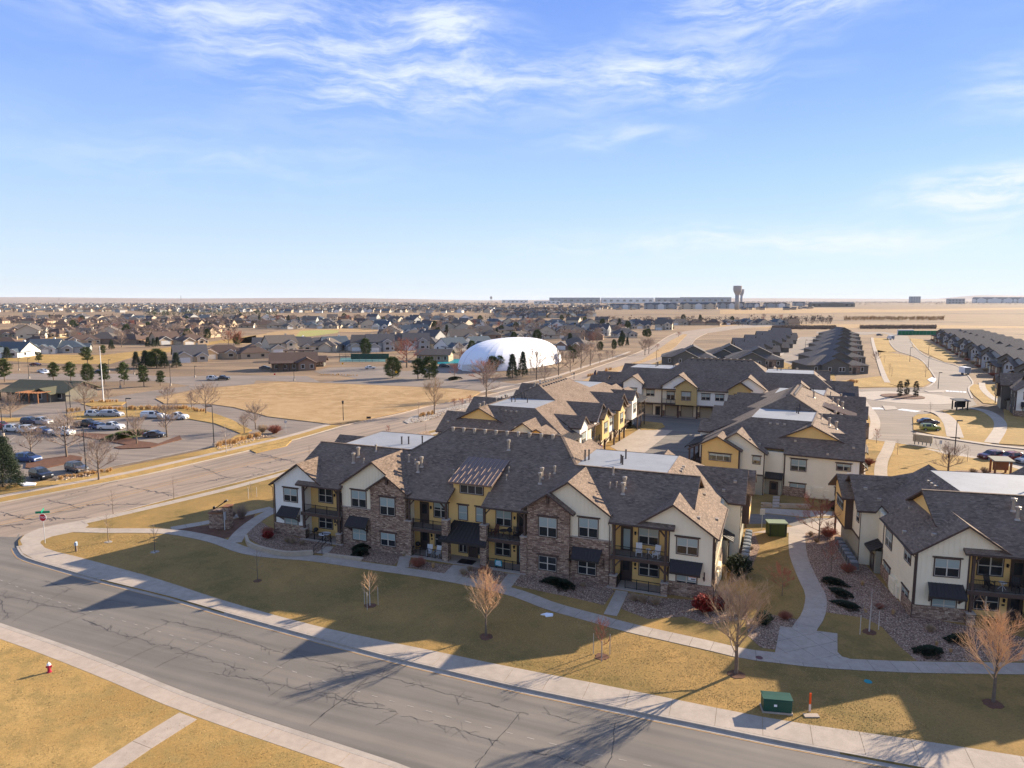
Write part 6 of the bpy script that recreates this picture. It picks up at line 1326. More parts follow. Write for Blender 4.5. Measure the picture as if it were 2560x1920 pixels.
def sign(u, vb, vt, w, h, m, label, deg=0, shape='rect', txt=None):
    x, y = G(u, vb); H_ = hgt(vb, vt); r_ = empty('road_sign', (x, y, 0), R(deg), label, 'sign')
    mb = MB(); mb.tube([(0, 0, -.1), (0, 0, H_)], .03, 6); mb.build('post', M['signback'], r_)
    mb = MB()
    if shape == 'rect': mb.box(-w / 2, w / 2, -.05, -.03, H_ - h, H_)
    elif shape == 'oct': octagon(mb, (0, H_ - h / 2), w / 2, -.05, -.03)
    else: mb.prism([(0, H_ - h), (w / 2, H_ - h / 2), (0, H_), (-w / 2, H_ - h / 2)], lambda a, z, t: (a, t, z), -.05, -.03)
    o = mb.build('sign_plate', m, r_)
sign(1904, 1324, 1270, .62, .75, M['signback'], 'grey back of a sign beside the green bin enclosure'); sign(991, 949, 926, 1.1, 1.1, M['signyellow'], 'yellow diamond warning sign before the round pines', shape='dia'); sign(857, 922, 906, .9, .9, M['signyellow'], 'yellow sign on the far island', shape='dia'); sign(687, 944, 933, .7, .7, M['signred'], 'small far stop sign by the clubhouse drive', shape='oct'); sign(715, 1081, 1049, .7, .8, M['signback'], 'pale back of a sign at the car park exit', shape='oct')
sign(1430, 945, 934, 1.0, .35, M['signback'], 'small sign with blade by the divided road'); sign(922, 1055, 1041, 1.0, .5, M['black'], 'low dark sign on the verge corner'); sign(2350, 1128, 1100, .5, .7, M['signback'], 'small sign beside the mailbox shelter'); sign(1350, 962, 950, .6, .6, M['signback'], 'small sign below the dome road')
# little blue-topped post on the corner lawn
x, y = G(191, 1378); r_ = empty('marker_post', (x, y, 0), 0, 'short dark post with a pale blue top on the corner lawn', 'post'); mb = MB(); mb.box(-.09, .09, -.09, .09, 0, .65); mb.build('post', M['bark'], r_); mb = MB(); mb.box(-.13, .13, -.11, .11, .65, 1.0); mb.prism([(-.13, 1.0), (.13, 1.0), (0, 1.1)], lambda a, z, t: (a, t, z), -.14, .14); mb.build('cap', mat('pale_blue', (.26, .33, .42), .5), r_)
# hydrant
x, y = G(123.5, 1680); r_ = empty('fire_hydrant', (x, y, 0), R(20), 'red fire hydrant with white cap on the sunlit grass', 'hydrant')
mb = MB(); mb.lathe([(.17, -.02), (.17, .05), (.115, .07), (.115, .5), (.15, .52), (.15, .56)], n=14); mb.build('barrel', M['hydrant'], r_, smooth=False)
mb = MB(); mb.lathe([(.15, .56), (.14, .62), (.09, .70), (.03, .73), (.03, .80)], n=14); mb.build('bonnet', M['whitep'], r_)
for a in (0, 90, 180):
    mb = MB(); c, s = math.cos(R(a)), math.sin(R(a)); mb.tube([(c * .1, s * .1, .42), (c * .2, s * .2, .42)], .065, 10); mb.build('nozzle', M['hydrant'], r_)
# green transformer box and orange marker
x, y = G(1940, 1775); r_ = empty('utility_box', (x, y, 0), R(-9), 'large dark green transformer box on the lawn by the street', 'utility box')
mb = MB(); mb.box(-1.0, 1.0, -.5, .5, 0, .12); mb.build('plinth', M['concrete'], r_); mb = MB(); mb.box(-.93, .93, -.45, .45, .12, .9); mb.hull8([(-.93, -.45, .9), (.93, -.45, .9), (.93, .45, .9), (-.93, .45, .9)], [(-.9, -.38, 1.02), (.9, -.38, 1.02), (.9, .45, 1.08), (-.9, .45, 1.08)]); cb = mb.build('cabinet', M['box_green'], r_)
mb = MB(); mb.box(-.98, .98, -.5, .5, 1.02, 1.05); mb.build('lid', M['box_green'], r_); mb = MB(); mb.box(-.25, -.05, -.462, -.452, .5, .66); mb.build('warning_label', M['signwhite'], cb); mb = MB(); mb.box(-.92, .92, -.455, -.45, .14, .16); mb.box(-.01, .01, -.456, -.45, .16, .88); mb.build('door_joint', M['black'], cb)
x, y = G(2024, 1779); r_ = empty('marker_post', (x, y, 0), 0, 'orange marker post beside the green transformer box', 'post'); mb = MB(); mb.box(-.07, .07, -.02, .02, 0, .55); mb.build('lower_band', mat('marker_white', (.7, .55, .45), .5), r_); mb = MB(); mb.box(-.07, .07, -.021, .021, .55, 1.35); mb.build('post', M['orange'], r_)
x, y = G(2028, 1790); mb = MB(); mb.box(x - .5, x + .5, y - .2, y + .2, -.05, .07); mb.build('ground_box', M['concrete2'], label='flat concrete box lid at the foot of the orange marker', cat='utility lid')
for u, v, lb in ((2170, 1704, 'small teal cover flush in the shaded lawn'), (1898, 1645, 'round maroon manhole cover on the footpath')):
    x, y = G(u, v); mb = MB(); mb.lathe([(.28, -.02), (.28, .045 if v < 1650 else .02), (.25, .05 if v < 1650 else .025)], (x, y, 0), 16); mb.build('manhole_cover', M['teal'] if v > 1700 else mat('iron_maroon', (.12, .05, .05), .7), label=lb, cat='cover')
# bin enclosure / green transformer by the alley
x, y = G(1940, 1337); r_ = empty('waste_bin', (x, y, 0), R(-5), 'olive green container with pale lid beside the alley', 'container')
mb = MB(); mb.box(-1.05, 1.05, -.65, .65, 0, 1.55); mb.build('body', M['dump'], r_); mb = MB(); mb.box(-1.15, 1.15, -.75, .75, 1.55, 1.68); mb.build('lid', mat('pale_green', (.20, .25, .15), .6), r_); mb = MB(); mb.box(-.02, .02, -.66, -.65, .1, 1.5); mb.box(-.9, -.82, -.68, -.65, .1, 1.5); mb.box(.82, .9, -.68, -.65, .1, 1.5); mb.build('door_rib', M['black'], r_)
# stone entrance monument with a bronze figure-like arm
x, y = G(554, 1318); r_ = empty('entrance_monument', (x, y, 0), R(-8), 'stepped stone entrance monument topped by a slanting dark beam at the street corner', 'monument')
mb = MB(); mb.box(-1.25, .6, -.6, .6, -.1, 1.9); mb.build('stone_base', M['stone'], r_, uv=True); mb = MB(); mb.box(.6, 1.3, -.5, .5, -.1, 2.7); mb.build('stone_pillar', M['stone'], r_, uv=True)
mb = MB(); mb.box(-1.35, .6, -.7, .7, 1.9, 2.02); mb.box(.52, 1.4, -.58, .58, 2.7, 2.82); mb.build('coping', M['wood'], r_)
rs = random.Random(2); mb = MB()
for i in range(14): a = rs.uniform(-1.1, .3); mb.box(a, a + rs.uniform(.25, .5), -.4, .4, 2.02, 2.02 + rs.uniform(.1, .35) * (1 + a * .2))
mb.build('loose_stone', M['stone'], r_, uv=True, kind='stuff')
mb = MB(); mb.bar((-.9, 0, 2.25), (.75, 0, 3.35), .11); mb.tube([(.55, 0, 3.25), (.95, 0, 3.5)], .13, 8); mb.tube([(-1.0, 0, 2.1), (-.9, 0, 2.5), (-.7, 0, 2.6)], [.12, .16, .08], 8); mb.build('slanting_beam', M['black'], r_)
mb = MB(); mb.box(.95, 1.0, -.9, -.3, 1.2, 2.2); mb.box(.93, 1.02, -.95, -.88, 0, 2.3); mb.build('sign_board', M['signback'], r_)
# retaining wall by the steps
def block_wall(pts, h, label, z0=-.02, bl=.5, bh=.2):
    P_ = resample(smooth(pts, 6), bl); root = empty('retaining_wall', (0, 0, 0), 0, label, 'wall'); n = normals(P_)
    for row in range(int(round(h / bh))):
        for i in range(len(P_) - 1):
            a, b = Vector(P_[i]), Vector(P_[i + 1]); d = (b - a) * .02; off = (b - a) * (.5 if row % 2 else 0); q = [a + d + off, b - d + off, b - d + n[i] * .3 + off, a + d + n[i] * .3 + off]
            z = z0 + row * bh; mb = MB(); j = rs.uniform(-.015, .015); q = [p - n[i] * j for p in q]; mb.hull8([(*p, z) for p in q], [(*p, z + bh - .012) for p in q]); mb.build('block', M['wallblock'], root)
    return root
M['wallblock'] = noisy('wall_block', (.42, .34, .25), .15, 2, .9, 15, .3)
block_wall(GP([(612, 1349), (622, 1368), (665, 1383), (720, 1392), (782, 1389)]), .6, 'low tan block wall curving round the planted left corner'); block_wall(GP([(806, 1391), (850, 1397), (903, 1403)]), .4, 'short low tan block wall right of the steps')
block_wall(Z3([(100, 795), (360, 800)]), .6, 'low tan block wall right of the entrance steps of the end-on building'); block_wall(Z3([(-60, 785), (30, 790)]), .6, 'low tan block wall left of the entrance steps of the end-on building')
rt = empty('entrance_steps', (0, 0, 0), 0, 'concrete entrance steps before the brown door of the end-on building', 'steps')
a, b, c, d = [Vector(p) for p in Z3([(35, 795), (95, 795), (100, 730), (42, 728)])]
for i in range(4):
    p0, p1 = a.lerp(d, i / 4), b.lerp(c, i / 4); p2, p3 = b.lerp(c, (i + 1) / 4), a.lerp(d, (i + 1) / 4); mb = MB(); mb.hull8([(*p, 0) for p in (p0, p1, p2, p3)], [(*p, .16 * (i + 1)) for p in (p0, p1, p2, p3)]); mb.build('step', M['concrete'], rt)
# handrails by the steps at the left
rt = empty('handrail', (0, 0, 0), 0, 'pair of black handrails beside the short steps left of the stone wall', 'handrail')
for pa, pb in ((Z1([(500, 1205)])[0], Z1([(600, 1100)])[0]), (Z1([(570, 1190)])[0], Z1([(655, 1125)])[0])):
    mb = MB(); mb.bar((*pa, 0), (*pa, .95), .05); mb.bar((*pb, 0), (*pb, 1.0), .05); mb.bar((*pa, .95), (*pb, 1.0), .05); mb.bar((*pa, .5), (*pb, .55), .03); mb.build('rail', M['black'], rt)
# things on balconies and patios of the long building
def local(B, s, v, z=0):
    a = B.rotation_euler[2]; k = B.scale[0]; return (B.location[0] + (s * math.cos(a) - v * math.sin(a)) * k, B.location[1] + (s * math.sin(a) + v * math.cos(a)) * k, B.location[2] + z * k)
def chair(B, s, v, z, deg, col, label, kind='rocker'):
    r_ = empty('outdoor_chair', local(B, s, v, z), B.rotation_euler[2] + R(deg), label, 'chair')
    mb = MB(); mb.box(-.28, .28, -.28, .25, .36, .42); mb.build('seat', col, r_)
    for i in range(5):
        x_ = -.24 + i * .12; mb = MB(); mb.hull8([(x_ - .045, .22, .42), (x_ + .045, .22, .42), (x_ + .045, .25, .42), (x_ - .045, .25, .42)], [(x_ - .045, .42, 1.15), (x_ + .045, .42, 1.15), (x_ + .045, .45, 1.15), (x_ - .045, .45, 1.15)]); mb.build('back_slat', col, r_)
    for x_ in (-.27, .27):
        for y_ in (-.25, .22): mb = MB(); mb.bar((x_, y_, .02), (x_, y_, .62 if y_ < 0 else .42), .05); mb.build('leg', col, r_)
        mb = MB(); mb.box(x_ - .05, x_ + .05, -.3, .28, .62, .65); mb.build('armrest', col, r_); mb = MB(); mb.tube([(x_, -.4, .06), (x_, -.1, .01), (x_, .2, .01), (x_, .5, .08)], .022, 5); mb.build('rocker', col, r_)
W_ = M['whitep']; BR = M['doorbrown']; BK = M['black']; CRD = mat('weathered_red_wood', (.12, .045, .03), .6)
chair(B1, 43.9, .6, 3.2, 10, W_, 'white rocking chair on the upper balcony nearest the door, right end of the long building'); chair(B1, 45.6, .6, 3.2, -15, W_, 'white rocking chair in the corner of the upper balcony at the right end')
chair(B1, 28.6, .6, 3.2, -20, CRD, 'reddish wooden rocking chair on the balcony right of the porch'); chair(B1, 31.0, .6, 3.2, 20, BK, 'dark chair at the right of the balcony right of the porch')
chair(B1, 20.9, .2, .04, 15, W_, 'white cushioned chair, left of two on the patio left of the porch'); chair(B1, 21.9, .2, .04, -5, W_, 'white cushioned chair, right of two on the patio left of the porch')
chair(B2, 6.0, .5, 3.2, 20, BK, 'black chair, left of two on the balcony at the right edge'); chair(B2, 8.0, .5, 3.2, -20, BK, 'black chair, right of two on the balcony at the right edge')
def round_table(B, s, v, z, col, label, w=.45):
    r_ = empty('outdoor_table', local(B, s, v, z), 0, label, 'table'); mb = MB(); mb.lathe([(w, .68), (w, .72)], n=16); mb.build('tabletop', col, r_)
    for i in range(3): a = i * 2.09; mb = MB(); mb.bar((.35 * math.cos(a), .35 * math.sin(a), 0), (-.2 * math.cos(a), -.2 * math.sin(a), .68), .035); mb.build('leg', col, r_)
round_table(B1, 29.6, .6, 3.2, BR, 'brown table between the chairs on the balcony right of the porch'); round_table(B1, 44.8, .7, 3.2, W_, 'small white table between the white rocking chairs', .25); round_table(B2, 7.0, .5, 3.2, W_, 'white table between the black chairs on the balcony at the right edge', .3); round_table(B1, 7.0, .2, .04, W_, 'white outdoor table on the patio at the left end', .7)
def grill(B, s, v, z, label):
    r_ = empty('barbecue', local(B, s, v, z), B.rotation_euler[2], label, 'barbecue'); mb = MB(); mb.lathe([(.1, .7), (.28, .85), (.3, 1.0), (.2, 1.15), (.03, 1.22)], n=14); mb.build('bowl', BK, r_)
    for i in range(3): a = i * 2.09; mb = MB(); mb.bar((.28 * math.cos(a), .28 * math.sin(a), 0), (.15 * math.cos(a), .15 * math.sin(a), .8), .03); mb.build('leg', BK, r_)
grill(B1, 19.0 + .2, .7, .04, 'black kettle barbecue on the patio left of the porch'); grill(B1, 30.4, .3, 3.2, 'black barbecue on the balcony right of the porch'); grill(B1, 5.6, .4, .04, 'dark barbecue on the patio at the left end of the long building')
# posters
p = local(B1, 29.4, -.38, .55); r_ = empty('sale_sign', p, B1.rotation_euler[2], 'teal banner sign hung on the patio fence right of the porch', 'banner'); mb = MB(); mb.box(-.4, .4, -.02, 0, -.22, .42); mb.build('panel', M['teal'], r_)
for i, w in enumerate((.5, .6, .66, .62)): mb = MB(); mb.box(-w / 2, w / 2, -.026, -.021, .26 - i * .13, .32 - i * .13); mb.build('text_line', M['signwhite'], r_)
p = local(B1, 49.1, -.02, 1.95); r_ = empty('window_sign', p, B1.rotation_euler[2], 'white and orange notice in the lower window at the right end', 'notice'); mb = MB(); mb.box(-.35, .35, -.03, -.024, -.25, .25); mb.build('panel', M['signwhite'], r_); mb = MB(); mb.box(-.33, .33, -.035, -.031, .05, .2); mb.build('orange_band', mat('notice_orange', (.6, .25, .12), .5), r_); mb = MB(); mb.box(-.1, .3, -.035, -.031, -.2, -.05); mb.build('text_block', M['acgrey'], r_)
# air conditioners on pads
def ac(x, y, rz, label, grp):
    global AC0
    if AC0 is None:
        AC0 = empty('air_conditioner'); mb = MB(); mb.box(-.42, .42, -.42, .42, 0, .08); mb.build('pad', M['concrete'], AC0); mb = MB(); mb.box(-.37, .37, -.37, .37, .08, .88); cb_ = mb.build('housing', M['acgrey'], AC0)
        mb = MB()
        for i in range(7):
            z = .16 + i * .1; mb.box(-.38, .38, -.38, -.372, z, z + .03); mb.box(-.38, -.372, -.38, .38, z, z + .03); mb.box(.372, .38, -.38, .38, z, z + .03)
        mb.build('grille', M['black'], cb_); mb = MB(); mb.lathe([(.33, .88), (.33, .93), (.12, .95)], n=14); mb.build('fan_cover', M['acgrey'], AC0); c = AC0
    else: c = copy_tree(AC0)
    c.location = (x, y, .02); c.rotation_euler = (0, 0, rz); c['label'] = label; c['category'] = 'air conditioner'; c['group'] = grp
AC0 = None; NTH = ('first', 'second', 'third', 'fourth', 'fifth', 'sixth', 'seventh', 'eighth')
for i in range(8): x, y, z = local(B1, 53.3, 11.2 + i * 1.15); ac(x, y, B1.rotation_euler[2], '%s grey air conditioner along the right end wall, counted from the near end' % NTH[i], 'air conditioners at the right end of the long building')
for i in range(7): x, y, z = local(B2, -2.4, 10.6 + i * 1.2); ac(x, y, B2.rotation_euler[2], '%s grey air conditioner below the ochre bay, counted from the near end' % NTH[i], 'air conditioners beside the right-hand building')
for s in (11.2 + 3.0, 12.6 + 3.0): x, y, z = local(B3, -2.5, s); ac(x, y, B3.rotation_euler[2], '%s grey air conditioner beside the brown door' % ('nearer' if s < 15 else 'farther'), 'air conditioners at the end-on building')
# mailbox shelter: five panels on posts
p0, p1 = [Vector(p) for p in Z3([(1250, 240), (1420, 262)])]; dr = (p1 - p0); r_ = empty('mailbox_bank', (p0.x, p0.y, 0), math.atan2(dr.y, dr.x), 'tan cluster mailboxes standing in a row beside the street', 'mailboxes')
for i in range(5):
    w = dr.length / 5; mb = MB(); mb.box(i * w + .015, (i + 1) * w - .015, -.22, .22, .55, 2.0); bx = mb.build('mailbox_unit', M['garage'], r_); mb = MB(); mb.box((i + .5) * w - .08, (i + .5) * w + .08, -.1, .1, 0, .65); mb.build('pedestal', M['acgrey'], r_)
    mb = MB()
    for j in range(4): mb.box(i * w + .12, (i + 1) * w - .12, -.225, -.221, .75 + j * .24, .76 + j * .24)
    mb.build('door_lines', M['brown'], bx)
# small roofed kiosk by the roundabout and timber shelter
def kiosk(u, v, w, h, rz, label, m='brown', rt_='brown'):
    x, y = G(u, v); r_ = empty('shelter', (x, y, 0), R(rz), label, 'shelter')
    for sx in (-1, 1):
        for sy in (-1, 1): mb = MB(); mb.box(sx * w * .38 - .12, sx * w * .38 + .12, sy * w * .25 - .12, sy * w * .25 + .12, 0, h); mb.build('post', M[m], r_)
    mb = MB(); mb.box(-w * .38, w * .38, -.1, .1, .6, h - .2); mb.build('panel', M[m], r_)
    mb = MB(); mb.hull8([(-w / 2, -w * .4, h), (w / 2, -w * .4, h), (w / 2, w * .4, h + .3), (-w / 2, w * .4, h + .3)], [(-w / 2, -w * .4, h + .15), (w / 2, -w * .4, h + .15), (w / 2, w * .4, h + .45), (-w / 2, w * .4, h + .45)]); mb.build('roof', M[rt_], r_)
kiosk(2399, 1024, 3.6, 2.3, 0, 'dark brown notice shelter south-east of the roundabout', 'black', 'black'); kiosk(2500, 1184, 3.0, 2.2, -10, 'weathered timber shelter with slanting roof before the right building', 'wood', 'sage')
# signs of the feather flag
x, y = G(1490, 957); r_ = empty('feather_flag', (x, y, 0), 0, 'dark blue feather banner beside the divided road', 'flag'); mb = MB(); mb.tube([(0, 0, 0), (0, 0, 4.2)], .03, 6); mb.build('pole', M['black'], r_); mb = MB(); mb.prism([(0, 1.0), (.9, 1.2), (.85, 3.4), (.4, 4.3), (0, 4.4)], lambda a, z, t: (-a, t, z), -.02, .02); mb.build('banner', PAINT['navy'], r_)
x, y, z = local(B4, 44.0, 25.0, 3.2)
r_ = empty('house_flag', (x, y, z), 0, 'small red white and blue flag on the gabled building behind', 'flag'); mb = MB(); mb.tube([(0, 0, 0), (.6, -.5, 1.6)], .03, 5); mb.build('pole', M['whitep'], r_); mb = MB(); mb.prism([(0, 0), (.9, -.3), (.9, -.9), (0, -.7)], lambda a, q, t: (.55 + a, -.5 + t, 1.5 + q), 0, .03)
mb.build('cloth', M['signwhite'], r_); mb = MB()
for i in range(3): mb.box(.58, 1.42, -.512, -.506, 1.25 - i * .25, 1.35 - i * .25)
mb.build('red_stripe', M['signred'], r_); mb = MB(); mb.box(.56, .95, -.52, -.507, 1.15, 1.45); mb.build('blue_canton', PAINT['blue'], r_)
# ------------------------------------------------------------------ houses of the suburb
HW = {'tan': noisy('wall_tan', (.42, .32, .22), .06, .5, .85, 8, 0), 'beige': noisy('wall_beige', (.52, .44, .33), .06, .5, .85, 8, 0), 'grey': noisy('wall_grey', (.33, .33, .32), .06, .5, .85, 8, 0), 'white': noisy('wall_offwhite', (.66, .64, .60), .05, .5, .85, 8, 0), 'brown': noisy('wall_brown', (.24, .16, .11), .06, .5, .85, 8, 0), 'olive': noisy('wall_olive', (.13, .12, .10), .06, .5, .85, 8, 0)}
HR = {'brown': noisy('roof_brown', (.105, .07, .055), .15, 1, .9, 6, .1), 'grey': noisy('roof_grey', (.085, .08, .082), .15, 1, .9, 6, .1), 'slate': noisy('roof_slate', (.065, .085, .105), .12, 1, .9, 6, .1), 'taupe': noisy('roof_taupe', (.12, .10, .085), .15, 1, .9, 6, .1)}
def hip(mb, x0, x1, y0, y1, z, p, ov=.5, m=0):
    x0 -= ov; x1 += ov; y0 -= ov; y1 += ov; w = min(x1 - x0, y1 - y0) / 2; h = w * p
    if x1 - x0 >= y1 - y0: a = (x0 + w, (y0 + y1) / 2, z + h); b = (x1 - w, (y0 + y1) / 2, z + h); q = [(x0, y0, z), (x1, y0, z), (x1, y1, z), (x0, y1, z)]
    else: a = ((x0 + x1) / 2, y0 + w, z + h); b = ((x0 + x1) / 2, y1 - w, z + h); q = [(x1, y0, z), (x1, y1, z), (x0, y1, z), (x0, y0, z)]
    mb.face([q[0], q[1], b, a], m); mb.face([q[2], q[3], a, b], m); mb.face([q[1], q[2], b], m); mb.face([q[3], q[0], a], m); mb.face(q[::-1], m)
def gab(mb, x0, x1, y0, y1, z, p, axis='y', ov=.45, th=.2):
    """gable roof: two plates, ridge along the axis"""
    if axis == 'y':
        c = (x0 + x1) / 2; h = (x1 - x0) / 2 * p
        for s in (-1, 1):
            e = x0 - ov if s < 0 else x1 + ov; ze = z - ov * p; P_ = [(c, y0 - ov), (e, y0 - ov), (e, y1 + ov), (c, y1 + ov)]
            mb.caps([(x, y, (z + h if x == c else ze) - th) for x, y in P_], [(x, y, z + h if x == c else ze) for x, y in P_])
    else:
        c = (y0 + y1) / 2; h = (y1 - y0) / 2 * p
        for s in (-1, 1):
            e = y0 - ov if s < 0 else y1 + ov; ze = z - ov * p; P_ = [(x0 - ov, c), (x1 + ov, c), (x1 + ov, e), (x0 - ov, e)]
            mb.caps([(x, y, (z + h if y == c else ze) - th) for x, y in P_], [(x, y, z + h if y == c else ze) for x, y in P_])
def gwall(mb, x0, x1, y0, y1, z, p, axis='y'):
    if axis == 'y': mb.prism([(x0, -.3), (x1, -.3), (x1, z - .1), ((x0 + x1) / 2, z + (x1 - x0) / 2 * p - .12), (x0, z - .1)], lambda a, q, t: (a, t, q), y0, y1)
    else: mb.prism([(y0, -.3), (y1, -.3), (y1, z - .1), ((y0 + y1) / 2, z + (y1 - y0) / 2 * p - .12), (y0, z - .1)], lambda a, q, t: (t, a, q), x0, x1)
def fwin(root, x, z, w, h, y, m='white'):
    mb = MB(); mb.box(x - w / 2 - .12, x + w / 2 + .12, y - .06, y, z - .12, z + h + .12); f = mb.build('window', HW['white'], root); mb = MB(); mb.box(x - w / 2, x + w / 2, y - .09, y - .06, z, z + h); mb.build('pane', M['glass'], f)
def make_house(var, wc, rc):
    root = empty('house'); r = random.Random(var * 7 + 1); w = [17, 14, 19, 15, 22][var]; d = [13, 15, 12, 14, 13][var]; z = [3.0, 3.0, 3.1, 5.6, 3.0][var]; p = [.55, .6, .5, .55, .5][var]
    wl = MB(); rf = MB(); wl.box(-w / 2, w / 2, -d / 2, d / 2, -.3, z)
    if var in (0, 2, 4): hip(rf, -w / 2, w / 2, -d / 2, d / 2, z - .02, p)
    else: gab(rf, -w / 2, w / 2, -d / 2, d / 2, z, p, 'x'); gwall(wl, -w / 2 + .02, w / 2 - .02, -d / 2 + .02, d / 2 - .02, z, p, 'x')
    g0, g1 = -w / 2 + .2, -w / 2 + 7.2; gwall(wl, g0, g1, -d / 2 - 3.2, -d / 2 + .5, 2.9, .6); gab(rf, g0, g1, -d / 2 - 3.2, d * .0, 2.9, .6)
    q0 = 1.2 if var != 1 else 2.2; gwall(wl, q0, q0 + 4.6, -d / 2 - 1.4, -d / 2 + .5, z - .1, .65); gab(rf, q0, q0 + 4.6, -d / 2 - 1.4, 0, z - .1, .65)
    if var in (2, 4): gwall(wl, w / 2 - 4.5, w / 2 + 1.5, -2, 4, z - .1, .6, 'x'); gab(rf, w / 2 - 4.5, w / 2 + 1.5, -2, 4, z - .1, .6, 'x')
    wl.build('wall', HW[wc], root); rf.build('roof', HR[rc], root)
    tr = MB()
    for (a, b, y, zz, pp) in ((g0, g1, -d / 2 - 3.68, 2.9, .6), (q0, q0 + 4.6, -d / 2 - 1.88, z - .1, .65)):
        c = (a + b) / 2; h = (b - a) / 2 * pp; tr.bar((a - .45, y, zz - .45 * pp - .1), (c, y, zz + h - .1), .06, .26); tr.bar((b + .45, y, zz - .45 * pp - .1), (c, y, zz + h - .1), .06, .26)
    tr.build('fascia', HW['white'], root, kind='stuff')
    mb = MB(); mb.box(g0 + .9, g0 + 6.1, -d / 2 - 3.26, -d / 2 - 3.2, 0, 2.3)
    for i in range(1, 4): mb.box(g0 + .9, g0 + 6.1, -d / 2 - 3.28, -d / 2 - 3.26, i * .58 - .02, i * .58 + .02)
    mb.build('garage_door', HW['white' if wc != 'white' else 'beige'], root)
    fwin(root, q0 + 2.3, 1.0, 2.0, 1.4, -d / 2 - 1.4); fwin(root, w / 2 - 1.4, 1.0, 1.3, 1.3, -d / 2)
    if z > 5: fwin(root, q0 + 2.3, 3.9, 1.6, 1.3, -d / 2 - 1.4); fwin(root, -2, 3.8, 1.4, 1.2, -d / 2)
    for s in (-1, 1):
        for yy in (-d / 4, d / 4): mb = MB(); mb.box(*sorted((s * w / 2, s * (w / 2 + .06))), yy - .7, yy + .7, 1.0, 2.2); mb.build('window', M['glass'], root)
    mb = MB(); mb.box(w * .25 - .4, w * .25 + .4, 1, 1.9, z, z + p * d / 2 + .6); mb.build('chimney', HW[wc], root)
    root['category'] = 'house'; return root
combos = [(0, 'tan', 'brown'), (1, 'beige', 'grey'), (2, 'tan', 'brown'), (3, 'beige', 'taupe'), (4, 'grey', 'slate'), (0, 'beige', 'grey'), (2, 'brown', 'brown'), (1, 'white', 'slate'), (3, 'grey', 'grey'), (4, 'beige', 'taupe'), (0, 'brown', 'taupe'), (1, 'tan', 'brown')]
HT = [make_house(*c) for c in combos]; HU = set(); rh = random.Random(21)
SHP = {0: 'hip-roofed', 1: 'gabled', 2: 'wide hip-roofed', 3: 'two-storey gabled', 4: 'long hip-roofed'}
ORD = ['first', 'second', 'third', 'fourth', 'fifth', 'sixth', 'seventh', 'eighth', 'ninth', 'tenth', 'eleventh', 'twelfth', 'thirteenth', 'fourteenth', 'fifteenth', 'sixteenth', 'seventeenth', 'eighteenth', 'nineteenth', 'twentieth'] + ['%dth' % i for i in range(21, 80)]
WN = {'tan': 'tan', 'beige': 'beige', 'grey': 'grey', 'white': 'white', 'brown': 'brown', 'olive': 'olive'}
def house(k, u, v, deg, label, s=1.0):
    x, y = G(u, v); t = HT[k]; c = copy_tree(t) if k in HU else t; HU.add(k); c.location = (x, y, -.17); c.rotation_euler = (0, 0, R(deg)); c.scale = (s,) * 3; c['label'] = label; c['group'] = 'houses of the suburb beyond the road'; return c
rows = [ # v, u0, u1, palette, description of the row
 (800, 40, 1180, None, 'the backmost row'), (807, 0, 640, 'b', 'the row behind the left golf field'), (811, 660, 2000, None, 'the row just before the far open field'),
 (818, 110, 700, 'b', 'the row left of the golf green'), (820, 690, 1230, 'g', 'the row behind the golf green'), (822, 1290, 1700, 'g', 'the row up the hill right of the dome'), (830, 60, 560, 'b', 'the middle brown row at left'),
 (833, 1000, 1560, 'g', 'the middle row above the dome'), (842, 20, 300, 't', 'the tan row at the far left'), (843, 330, 560, 'b', 'the row beside the golf fairway'), (846, 985, 1500, None, 'the row right above the dome'),
 (859, 200, 520, 'b', 'the front row before the fairway'), (860, 1000, 1470, None, 'the lower row around the dome'), (873, 660, 1290, 'g', 'the row behind the tennis court')]
pal = {None: list(range(12)), 'b': [0, 2, 6, 11, 10, 0, 2], 'g': [1, 4, 5, 7, 8, 9, 3], 't': [0, 2, 9, 3]}
for v, u0, u1, pl, desc in rows:
    ppm = (v - 750) / 28.0; u = u0; i = 0
    while u < u1:
        k = rh.choice(pal[pl]); deg = rh.choice((0, 0, 25, -30, 90, -90, 180, 150)) + rh.uniform(-12, 12) + 10
        if not (v > 858 and 1155 < u < 1420):
            house(k, u + rh.uniform(-.1, .1) * 20 * ppm, v + rh.uniform(-.05, .05) * (v - 750) * .5, deg, '%s %s house, %s roof, %s in %s' % (WN[combos[k][1]], SHP[combos[k][0]].split()[-1], combos[k][2], ORD[min(i, 70)], desc), rh.uniform(.92, 1.08)); i += 1
        u += ppm * rh.uniform(16, 21)
